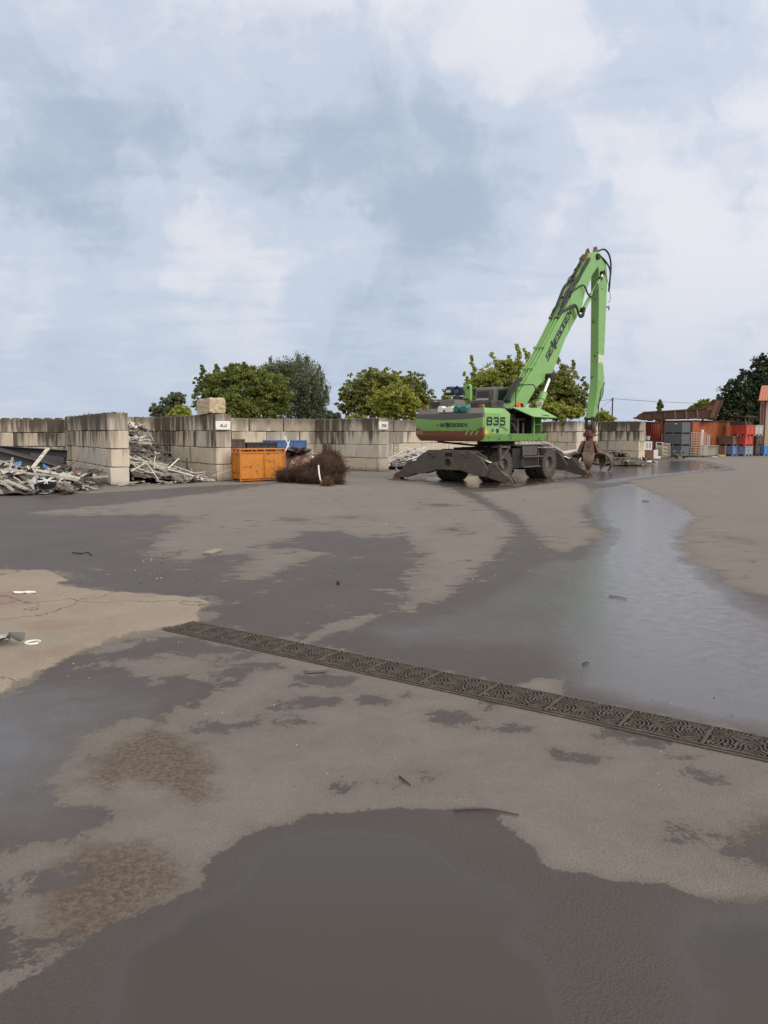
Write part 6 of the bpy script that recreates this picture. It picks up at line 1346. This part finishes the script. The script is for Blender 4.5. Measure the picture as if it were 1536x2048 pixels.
mb = MB(); mb.lathe([(.0001, 0), (.13, 0), (.17, .28), (.15, .28), (.12, .02), (.0001, .02)], (0, 0, 0), (0, 0, 1), 20); o = mb.build('bucket', M_wbox, None, loc=q + Vector((.12, .2, 1.255))); tag(o, 'pale grey bucket on the dark crate behind the window frame', 'bucket')
def leanframe(label, px, d_, wd, hh, m_, shelves, panel):
    r_ = empty('leaning_rack', boxat(px, d_), R(4), label, 'frame'); r_.rotation_euler = (R(-13), R(4), R(4)); r_.location.z = .02
    mb = MB(); mb.bx(0, .05, 0, .14, .003, hh); mb.bx(wd - .05, wd, 0, .14, .003, hh); mb.bx(.05, wd - .05, 0, .14, hh - .05, hh); mb.bx(.05, wd - .05, 0, .14, .003, .05); mb.build('frame_edge', m_, r_, bevel=.015)
    mb = MB(); mb.bx(.05, wd - .05, .09, .11, .05, hh - (.18 if panel else .05)); mb.build('back_sheet', P('grey_sheet', (.21, .21, .21), .5) if panel else P('tan_sheet', (.30, .25, .20), .6), r_)
    for k in range(shelves): mb = MB(); mb.bx(.05, wd - .05, .0, .09, .18 + k * .25, .20 + k * .25); mb.build('shelf', m_, r_)
leanframe('grey panel in a rounded pale frame leaning left of the grey crates', 1313, 54.2, .58, 1.12, P('pale_frame', (.45, .42, .38), .5), 0, True)
leanframe('tan frame with shelves leaning in front of the grey panel', 1325.5, 53.7, .56, 1.06, P('tan_frame', (.44, .35, .28), .6), 4, False)
mb = MB(); mb.beam(at(1307, 901, 53.8), at(1316, 901, 53.8), .08, .06); mb.bx(0, .01, 0, .01, 0, .01); mb.v = mb.v[:8]; mb.f = mb.f[:6]; mb.m = mb.m[:6]
o = MB().bx(0, .34, 0, .08, 0, .56).build('white_stool', M_white, None, loc=boxat(1307, 53.9), bevel=.01); tag(o, 'small white stand beside the leaning grey panel', 'stand')
pt = empty('motor_trolley', boxat(1351, 52.4), R(6), 'low trolley with a flat top and coiled rolls before the grey crates', 'trolley')
mb = MB(); mb.bx(.05, .66, 0, .45, .22, .28); mb.bx(.12, .55, .05, .4, .06, .22); mb.build('bed', P('brown_bed', (.16, .12, .09), .7, var=.3), pt, bevel=.01)
for x_ in (.12, .62):
    mb = MB(); mb.lathe([(.09, -.08), (.15, -.08), (.15, .08), (.09, .08), (.09, -.08)], (x_, .3, .40), (0, 1, .2), 18); mb.build('roll', P('grey_roll', (.13, .125, .12), .6, var=.3), pt)
    mb = MB(); mb.cyl((x_, .0, .09), (x_, .08, .09), .085, 14); mb.build('roller', M_dark, pt)
# building at the right edge
bd = empty('building', boxat(1518.5, 62), R(-28), 'cream rendered building with brown pilasters and a tiled roof at the right edge', 'building')
mb = MB(); mb.bx(.34, 9, 0, 8, 0, 4.25); mb.build('wall', P('cream_render', (0.62, 0.50, 0.34), .9, var=.08, bump=.1), bd)
for x_ in (-.06, 8.6): mb = MB(); mb.bx(x_, x_ + .4, -.06, .3, 0, 4.2); mb.build('pilaster', P('pinkish_render', (0.40, 0.27, 0.22), .9, var=.12), bd, bevel=.01)
mb = MB(); mb.cyl((.10, -.13, 0.1), (.10, -.13, 4.05), .055, 12); mb.build('downpipe', P('dark_red_pipe', (.11, .03, .03), .5), bd)
mb = MB(); mb.bx(.22, .34, -.075, -.0601, 0, 4.2); mb.build('trim_band', P('dark_red_pipe', (0, 0, 0)), bd)
mb = MB(); mb.bx(.30, .75, -.02, -.001, 0, .42); mb.build('plinth', P('white_render', (.7, .68, .62), .8), bd)
mb = MB(); prof = []
N_ = 46; 
vs = []; fs = []
for j in range(10):
    for i in range(N_ * 4 + 1):
        x_ = -.22 + i * .05; y_ = -.45 + j * .5; vs.append((x_, y_, 4.30 + j * .155 + .045 * abs(math.sin(i * math.pi / 4)) - .0 * j))
n2_ = N_ * 4 + 1
for j in range(9):
    for i in range(N_ * 4): a = j * n2_ + i; fs.append((a, a + 1, a + n2_ + 1, a + n2_))
k_ = len(vs); vs += [(x_, y_, z_ - .06) for x_, y_, z_ in vs]; fs += [tuple(q_ + k_ for q_ in reversed(f_)) for f_ in fs]
fs += [(i, i + k_, i + 1 + k_, i + 1) for i in range(n2_ - 1)]
mb.add(vs, fs); mb.build('roof', P('terracotta_tiles', (0.42, 0.15, 0.085), .8, var=.35, scale=9), bd, smooth=60)
# pole and wires
d_ = 140.0; q = at(1223.5, 860, d_); up_ = empty('utility_pole', (q.x, q.y, 0), 0, 'dark wooden utility pole with overhead lines behind the block wall', 'pole')
mb = MB(); mb.cyl((0, 0, -.5), (0, 0, 8.1), .14, 10, r2=.11); mb.build('pole', P('dark_pole', (.03, .028, .026), .9), up_)
mb = MB(); mb.beam((-.5, 0, 7.6), (.2, 0, 7.75), .1, .1); mb.cyl((-.2, 0, 7.95), (.2, 0, 7.95), .05); mb.build('bracket', M_dark, up_)
Lp = Vector((q.x, q.y, 0))
for a, b_, sag, lab in ((Vector((0, 0, 7.95)), at(1600, 806, 150) - Lp, .5, 'long overhead line running right from the pole'), (Vector((0, 0, 7.85)), at(1050, 812, 175) - Lp, .3, 'overhead line running left from the pole'), (Vector((-.3, 0, 7.7)), at(1150, 850, 120) - Lp, .25, 'steeper line dropping left from the pole'), (Vector((-.2, 0, 6.5)), at(1190, 862, 100) - Lp, 1.0, 'slack line hanging from the pole towards the wall')):
    mb = MB(); mb.tube([Lp + a.lerp(b_, i / 20) - Vector((0, 0, 4 * sag * (i / 20) * (1 - i / 20))) for i in range(21)], .035, 4)
    o = one('overhead_line', lab, 'cable', mb, P('cable_grey', (.10, .11, .12), .6))
# ------------------------------------------------------------------ trees
def leafmat(name, a, b_, c_, tr=.35):
    m, t, bs = new_mat(name); g_ = t.node('ShaderNodeNewGeometry').outputs['Random Per Island']
    col = t.mix(t.step(g_, 0.0, 0.6), a, t.mix(t.step(g_, .6, 1.0), b_, c_))
    df = t.node('ShaderNodeBsdfDiffuse'); tl = t.node('ShaderNodeBsdfTranslucent'); mx = t.node('ShaderNodeMixShader'); mx.inputs[0].default_value = tr
    t.l.new(col, df.inputs['Color']); t.put(tl.inputs['Color'], t.mix(.5, col, sc3(b_, 1.3))); t.l.new(df.outputs[0], mx.inputs[1]); t.l.new(tl.outputs[0], mx.inputs[2])
    gl = t.node('ShaderNodeBsdfGlossy'); gl.inputs['Roughness'].default_value = .5; m2_ = t.node('ShaderNodeMixShader'); m2_.inputs[0].default_value = .04
    t.l.new(mx.outputs[0], m2_.inputs[1]); t.l.new(gl.outputs[0], m2_.inputs[2]); t.l.new(m2_.outputs[0], t.n['Material Output'].inputs['Surface']); return m
M_bark = P('tree_bark', (0.05, 0.042, 0.034), .95, var=.4, scale=4, bump=.4, bscale=14)
LF_mid = leafmat('leaves_mid_green', (0.095, 0.125, 0.024), (0.145, 0.18, 0.032), (0.24, 0.27, 0.055))
LF_lite = leafmat('leaves_yellow_green', (0.194, 0.243, 0.039), (0.310, 0.350, 0.059), (0.486, 0.486, 0.098), .4)
LF_grey = leafmat('leaves_grey_green', (0.088, 0.105, 0.061), (0.145, 0.167, 0.099), (0.221, 0.246, 0.153), .3)
LF_dark = leafmat('leaves_dark_green', (0.023, 0.039, 0.016), (0.039, 0.060, 0.023), (0.069, 0.092, 0.034), .25)
LF_olive = leafmat('leaves_olive_green', (0.132, 0.155, 0.034), (0.196, 0.213, 0.048), (0.310, 0.310, 0.081))
def leaves(cent, rad, n, size, droop=0.0, flat=.6, up=0.25):
    """n leaf quads per clump centre; returns vertex array"""
    k = len(cent); c = np.repeat(cent, n, 0); r = np.repeat(rad, n)[:, None]
    u = RNG.normal(size=(k * n, 3)); u /= np.linalg.norm(u, axis=1, keepdims=True)
    rr = RNG.random((k * n, 1)) ** .45; sclv = np.array([1.0, 1.0, flat + droop])
    p = c + u * rr * r * sclv
    if droop: p[:, 2] -= (rr[:, 0] * r[:, 0]) * droop * RNG.random(k * n)
    nv = RNG.normal(size=(k * n, 3)) * .75 + u * .5; nv[:, 2] += up; nv /= np.linalg.norm(nv, axis=1, keepdims=True)
    a = RNG.normal(size=(k * n, 3)); a[:, 2] -= droop * 2
    a -= nv * np.sum(a * nv, 1, keepdims=True); a /= np.linalg.norm(a, axis=1, keepdims=True); b_ = np.cross(nv, a)
    s = (size * RNG.uniform(.6, 1.35, (k * n, 1))); w_ = s * (.32 if droop else .52)
    fold = nv * s * .14
    return np.stack([p - a * s * .5, p + b_ * w_ - fold, p + a * s * .5, p - b_ * w_ - fold], 1)
def tree(label, cat, d_, lobes, mat_, ncl, nleaf, size, clr=.13, trunk=None, name='broadleaf_tree', sprigs=(), droop=0.0, depthk=.9, group=None, limbs=9, inner=.35, trunk_r=.18):
    """lobes: (px, py, rx, ry) crown masses as seen from the yard, at distance d_; each becomes an ellipsoid of real depth"""
    ppm = F / d_; xs = [l[0] for l in lobes]; bx_ = trunk if trunk else sum(xs) / len(xs)
    base = at(bx_, 867, d_); base.z = 0
    C_ = []; Rd = []
    area = [l[2] * l[3] for l in lobes]; tot = sum(area); L3 = []
    for (px, py, rx, ry), ar in zip(lobes, area):
        c_ = at(px, py, d_); rx, ry = rx / ppm, ry / ppm; dz_ = max(rx, ry) * depthk
        c_ = c_ + Vector((0, RNG.uniform(-.25, .25) * dz_, 0)); L3.append((c_, rx, ry, dz_))
        k = max(4, int(3.0 * ncl * ar / tot)); u = RNG.normal(size=(k, 3)); u /= np.linalg.norm(u, axis=1, keepdims=True)
        r_ = inner + (1 - inner) * RNG.random((k, 1)) ** .55
        r_ *= (1 - clr * .6 + .22 * RNG.normal(size=(k, 1)).clip(-1.2, 1.0))
        C_.append(np.array(c_)[None] + u * r_ * np.array([rx, dz_, ry])[None]); Rd.append(np.full(k, clr * 1.3 * math.sqrt(rx * ry)) * RNG.uniform(.7, 1.35, k))
    for px, py0, py1, wdt in sprigs:
        n_ = max(4, int(abs(py1 - py0) / 4)); dd = d_ + RNG.uniform(-1.2, .6)
        for i in range(n_):
            f_ = i / (n_ - 1); c_ = at(px + RNG.uniform(-1, 1) * wdt * (1 - f_ * .7) + 2 * math.sin(f_ * 5), py0 + (py1 - py0) * f_, dd); C_.append(np.array(c_)[None]); Rd.append(np.array([(wdt * (1 - .55 * f_)) / ppm]))
    C_ = np.concatenate(C_); Rd = np.concatenate(Rd); keep = C_[:, 2] > .25; C_, Rd = C_[keep], Rd[keep]
    V = leaves(C_, Rd, int(nleaf * .62), size * .68, droop).reshape(-1, 3); nf = len(V) // 4
    me = bpy.data.meshes.new('crown'); me.vertices.add(len(V)); me.vertices.foreach_set('co', (V - np.array(base)[None]).astype(np.float32).ravel())
    me.loops.add(len(V)); me.loops.foreach_set('vertex_index', np.arange(len(V), dtype=np.int32)); me.polygons.add(nf)
    me.polygons.foreach_set('loop_start', (np.arange(nf) * 4).astype(np.int32)); me.polygons.foreach_set('loop_total', np.full(nf, 4, np.int32)); me.update(calc_edges=True); me.materials.append(mat_)
    rt = empty(name, base, 0, label, cat, group); link_mesh('crown', me, rt)
    mb = MB(); top = max(l[0].z + l[2] * .3 for l in L3); cxm = sum((l[0] for l in L3), Vector()) / len(L3)
    ax = [Vector((0, 0, -.3)), Vector(((cxm.x - base.x) * .2, 0, top * .3)), Vector(((cxm.x - base.x) * .7, .1, top * .62)), Vector((cxm.x - base.x, 0, top * .9))]
    mb.tube(ax, trunk_r, 9, r2=trunk_r * .25)
    for i in range(limbs):
        l = L3[i % len(L3)]; f_ = RNG.uniform(.35, .9); s0 = ax[1].lerp(ax[2], f_); tgt = Vector(C_[RNG.integers(0, len(C_))]) - base
        mid = s0.lerp(tgt, .5) + Vector((RNG.normal() * .2, RNG.normal() * .2, .25 + .1 * RNG.random())); mb.tube([s0, s0.lerp(mid, .5) + Vector((0, 0, .08)), mid, tgt], trunk_r * .38, 6, r2=.02)
    mb.build('trunk', M_bark, rt, smooth=60)
    return rt
GT = 'trees standing beyond the block walls'
tree('dark grey-green pine behind the aluminium heap', 'tree', 66, [(352, 792, 20, 11), (345, 802, 30, 10), (318, 820, 22, 12), (345, 822, 36, 14), (330, 830, 30, 12)], LF_grey, 130, 55, .22, trunk=345, name='pine_tree', clr=.22)
tree('small yellow-green shrub below the pine', 'shrub', 52, [(362, 823, 18, 14), (350, 832, 16, 10)], LF_lite, 50, 45, .19, trunk=358, name='shrub', clr=.25, limbs=4, trunk_r=.07)
tree('grey-green willow-like tree right of the broad green tree', 'tree', 68, [(600, 755, 46, 42), (555, 745, 40, 26), (622, 790, 36, 44), (590, 800, 48, 40), (560, 770, 40, 34), (630, 825, 26, 26)], LF_grey, 300, 60, .25, trunk=600, name='willow_tree', droop=.9, clr=.17, sprigs=[(600, 730, 712, 9), (545, 735, 716, 9), (640, 770, 735, 8), (615, 730, 714, 9), (655, 800, 772, 6)])
tree('broad dark green maple-like tree behind the loose block', 'tree', 58, [(485, 778, 72, 44), (430, 795, 44, 34), (530, 790, 54, 44), (470, 752, 50, 22), (545, 815, 40, 26), (425, 820, 40, 24), (490, 815, 70, 30), (415, 765, 24, 18)], LF_mid, 420, 62, .21, trunk=480, clr=.125, sprigs=[(408, 760, 732, 9), (432, 750, 730, 9), (465, 745, 730, 9), (488, 742, 726, 9), (396, 792, 772, 8), (510, 750, 735, 8)])
tree('lower light green bush at the foot of the broad green tree', 'bush', 47, [(462, 812, 26, 30), (438, 822, 20, 22), (492, 822, 20, 20), (512, 826, 18, 16)], LF_mid, 100, 50, .17, trunk=465, name='bush', clr=.2, sprigs=[(462, 800, 775, 8), (450, 805, 780, 6), (497, 812, 795, 6)], limbs=5, trunk_r=.08)
tree('small grey-green bush in the gap between the tree groups', 'bush', 72, [(655, 830, 16, 10), (672, 834, 12, 8)], LF_grey, 40, 36, .22, trunk=660, name='bush', clr=.25, limbs=3, trunk_r=.06)
tree('round olive-green tree behind the ZNC pier', 'tree', 60, [(735, 785, 50, 42), (700, 808, 26, 32), (770, 775, 52, 34), (825, 790, 38, 40), (840, 818, 32, 28), (770, 815, 70, 28), (800, 765, 30, 20)], LF_olive, 360, 60, .21, trunk=770, clr=.13, sprigs=[(742, 755, 737, 9), (770, 755, 740, 8), (820, 760, 744, 9), (845, 775, 757, 7), (690, 795, 775, 7), (862, 800, 782, 6)])
tree('yellow-green young tree in front of the round olive tree', 'tree', 50, [(800, 800, 30, 30), (775, 812, 26, 26), (822, 818, 22, 24), (760, 800, 16, 24)], LF_lite, 150, 46, .17, trunk=797, clr=.17, sprigs=[(796, 785, 747, 9), (750, 800, 766, 7), (812, 790, 775, 7), (738, 810, 793, 6), (768, 790, 775, 7)], limbs=6, trunk_r=.09)
tree('small pale bush left of the pump on the green machine', 'bush', 62, [(893, 795, 12, 9), (900, 806, 18, 10), (880, 812, 22, 12)], LF_lite, 45, 30, .19, trunk=890, name='bush', clr=.24, limbs=4, trunk_r=.06, sprigs=[(887, 790, 780, 4)])
tree('tall airy yellow-green tree behind the cab of the machine', 'tree', 52, [(985, 760, 40, 28), (950, 772, 24, 20), (1030, 758, 28, 34), (1050, 775, 30, 28), (990, 790, 60, 22), (1010, 735, 22, 22)], LF_lite, 240, 48, .19, trunk=1000, clr=.16, sprigs=[(945, 765, 712, 7), (932, 770, 745, 6), (988, 745, 706, 10), (1035, 735, 690, 8), (1020, 740, 715, 7), (1052, 735, 698, 8), (1060, 750, 706, 6)], inner=.2)
tree('green tree between the boom and the stick of the machine', 'tree', 50, [(1110, 770, 40, 34), (1140, 785, 34, 28), (1090, 800, 40, 30), (1150, 808, 30, 26), (1070, 780, 26, 36), (1125, 815, 50, 22)], LF_olive, 270, 52, .18, trunk=1112, clr=.15, sprigs=[(1118, 745, 716, 9), (1146, 760, 722, 8), (1100, 740, 712, 7), (1168, 785, 755, 7), (1132, 755, 732, 8)], inner=.25)
tree('low yellow-green bush growing over the wall below the boom cylinder', 'bush', 48.5, [(1090, 818, 26, 20), (1120, 822, 30, 16), (1150, 826, 22, 12), (1075, 812, 16, 14)], LF_lite, 100, 42, .16, trunk=1105, name='bush', clr=.2, limbs=4, trunk_r=.06)
tree('small yellow-green bush right of the stick at the wall', 'bush', 54, [(1205, 833, 14, 12), (1192, 838, 12, 10), (1222, 838, 12, 6)], LF_lite, 55, 36, .16, trunk=1205, name='bush', clr=.25, limbs=3, trunk_r=.05, sprigs=[(1205, 825, 817, 4)])
tree('leafy shoot hanging over the stepped pier', 'plant', 44.6, [(1124, 840, 6, 12), (1127, 848, 5, 6)], LF_olive, 24, 26, .11, trunk=1124, name='plant', clr=.35, limbs=2, trunk_r=.03)
tree('small leafy weeds along the top of the ZNC pier', 'plant', 37.2, [(712, 831, 8, 4), (700, 834, 8, 3), (728, 834, 7, 3)], LF_lite, 26, 16, .10, trunk=712, name='plant', clr=.4, limbs=2, trunk_r=.02)
# conifer far behind the trough
base = at(1318, 867, 125); base.z = 0; cf = empty('conifer', base, 0, 'small pointed conifer behind the rusty trough', 'tree')
cc = []; rr_ = []
for i in range(90):
    f_ = RNG.random() ** .8; z_ = 7.3 - f_ * 5.5; r_ = .12 + f_ * 1.5; a = RNG.uniform(0, 6.28); cc.append((r_ * math.cos(a) * RNG.uniform(.3, 1), r_ * math.sin(a) * RNG.uniform(.3, 1), z_ - r_ * .18)); rr_.append(.16 + .22 * f_)
V = leaves(np.array(cc), np.array(rr_), 34, .30).reshape(-1, 3)
me = bpy.data.meshes.new('crown'); me.from_pydata(V.tolist(), [], [(i, i + 1, i + 2, i + 3) for i in range(0, len(V), 4)]); me.materials.append(LF_mid); link_mesh('crown', me, cf)
mb = MB(); mb.tube([(0, 0, -.3), (0, 0, 7.2)], .14, 8, r2=.03); mb.build('trunk', M_bark, cf)
tree('dull green bush behind the raised end of the trough', 'bush', 95, [(1405, 812, 18, 13), (1393, 820, 16, 12), (1420, 822, 16, 12)], LF_olive, 80, 40, .34, trunk=1405, name='bush', clr=.22, limbs=3)
tree('huge dark tree at the right edge of the picture behind the containers', 'tree', 80, [(1500, 800, 56, 50), (1550, 770, 60, 60), (1470, 815, 34, 30), (1500, 840, 60, 30), (1440, 832, 22, 22), (1580, 740, 50, 40), (1535, 730, 24, 22), (1465, 780, 20, 20)], LF_dark, 420, 60, .32, trunk=1510, clr=.13, inner=.25, trunk_r=.3, sprigs=[(1528, 735, 708, 9), (1485, 760, 740, 8), (1500, 765, 745, 8), (1455, 780, 770, 7), (1440, 805, 790, 6)])
tree('second dark tree beyond the right edge behind the building', 'tree', 84, [(1640, 770, 70, 70), (1610, 830, 70, 40), (1690, 800, 60, 60)], LF_dark, 200, 50, .36, trunk=1640, clr=.15, trunk_r=.3)
# ------------------------------------------------------------------ bits lying on the asphalt
Mstick = P('dark_twig', (0.03, 0.024, 0.02), .9, var=.4)
def lying(name, label, cat, pts, r, m_, n=6, lift=None):
    P3 = []
    for i, p in enumerate(pts): q = gp(*p[:2]); q.z = r + .004 + (p[2] if len(p) > 2 else 0); P3.append(q)
    mb = MB(); mb.tube(P3, r, n, r2=r * .6); return one(name, label, cat, mb, m_)
lying('splinter', 'long thin splinter lying at the edge of the near puddle', 'splinter', [(908, 1623), (940, 1621), (975, 1622), (1000, 1626), (1038, 1634)], .006, P('wet_wood', (0.07, 0.06, 0.048), .6))
lying('twig', 'short dark twig on the dry asphalt in front of the drain', 'twig', [(799, 1556), (808, 1564), (821, 1574)], .005, Mstick)
lying('twig', 'dark twig lying on the wet flow right of the middle', 'twig', [(1218, 1193), (1235, 1195), (1254, 1199)], .005, Mstick)
lying('twig', 'dark crooked stick on the wet asphalt in the left middle distance', 'stick', [(145, 1107), (165, 1109), (176, 1106), (184, 1112)], .010, Mstick)
lying('twig', 'tiny dark twig at the top of the wet flow', 'twig', [(1285, 1003), (1298, 1004)], .012, Mstick)
lying('twig', 'dark twig on the wet film left of the drain corner', 'twig', [(1165, 1331), (1173, 1327), (1178, 1329)], .006, Mstick)
for a, b_, w_, h_, m_, lab in (((612, 1345), (652, 1343), .07, .022, P('grey_batten', (.15, .13, .11), .85, var=.3), 'short grey batten beside the drain'), ((413, 1110), (438, 1102), .13, .03, P('pale_batten', (.25, .22, .18), .85, var=.3), 'pale wooden batten in the left middle distance')):
    mb = MB(); mb.beam(gp(*a) + Vector((0, 0, h_ / 2 + .004)), gp(*b_) + Vector((0, 0, h_ / 2 + .004)), w_, h_); one('batten', lab, 'batten', mb, m_, .003)
def flake(name, label, cat, px, py, s, m_, flat=.25):
    mb = MB(); c_ = gp(px, py); crumple(mb, Vector((0, 0, 0)), s, 6, .003); zm = min(v[2] for v in mb.v); mb.v = [(c_.x + x, c_.y + y * .7, .026 + (z - zm) * flat) for x, y, z in mb.v]; one(name, label, cat, mb, m_)
flake('white_flake', 'white crumpled flake on the sandy patch', 'litter', 48, 1192, .20, M_white)
flake('metal_sheet_corner', 'grey bent metal sheet at the left edge on the sandy patch', 'metal sheet', -6, 1296, .32, P('pale_metal', (.5, .52, .53), .35, .4), .55)
c_ = gp(66, 1293); mb = MB(); mb.tube([c_ + Vector((.055 * math.cos(a), .055 * math.sin(a), .034)) for a in np.linspace(.6, 5.9, 20)], .009, 7); one('broken_ring', 'broken white plastic ring on the sandy patch', 'litter', mb, M_white)
mb = MB(); bm = bmesh.new(); bmesh.ops.create_icosphere(bm, subdivisions=2, radius=.022); mb.add([tuple(v.co * (1 + .3 * mnoise.noise(v.co * 40))) for v in bm.verts], [tuple(v.index for v in f_.verts) for f_ in bm.faces]); bm.free()
q = gp(676, 1169); mb.v = [(x + q.x, y + q.y, z + .022) for x, y, z in mb.v]; one('stone', 'dark stone on the wet asphalt in the middle distance', 'stone', mb, P('dark_stone', (.03, .027, .025), .9))
q = D0 + ddir * (3.09 * GL) + dper * .23; mb = MB(); crumple(mb, Vector((q.x, q.y, .024)), .035, 4, .002); one('dry_leaf', 'small orange-brown dry leaf on the nearest visible drain grate', 'leaf', mb, P('orange_leaf', (.45, .18, .05), .7))
random.seed(5)
def chip_mesh(k):
    mb = MB(); n = random.randint(5, 7); s = 1
    top_ = [(s * random.uniform(.6, 1.2) * math.cos(6.283 * i / n), s * random.uniform(.5, 1.1) * math.sin(6.283 * i / n)) for i in range(n)]
    mb.prism(top_, 0, .5, lambda u, v, w_: (u, v, w_)); return mb
for nm, lab, m_, cnt, areas in (('pale_chip', 'tiny pale chip scattered on the asphalt', P('pale_chip', (.6, .57, .5), .6), 45, [((250, 1105), (345, 1160)), ((0, 1150), (400, 1370)), ((500, 1000), (1100, 1200)), ((200, 1380), (1500, 1580))]),
        ('dark_chip', 'tiny dark crumb scattered on the asphalt', P('dark_crumb', (.03, .026, .024), .9), 60, [((270, 1105), (345, 1150)), ((400, 1000), (1200, 1250)), ((200, 1380), (1500, 1600)), ((0, 1150), (420, 1300))])):
    o0 = None
    for i in range(cnt):
        (x0, y0), (x1, y1) = random.choice(areas); q = gp(random.uniform(x0, x1), random.uniform(y0, y1)); s = random.uniform(.0018, .0045) * max(1, q.y / 4)
        o = chip_mesh(i).build(nm, m_, loc=(q.x, q.y, .001 if not inpoly((q.x, q.y), [tuple(gp(*p))[:2] for p in SAND]) else .021), smooth=0); o.scale = (s, s, s); o.rotation_euler = (0, 0, random.uniform(0, 6))
        tag(o, lab, 'chip', nm.replace('_', ' ') + 's on the asphalt')
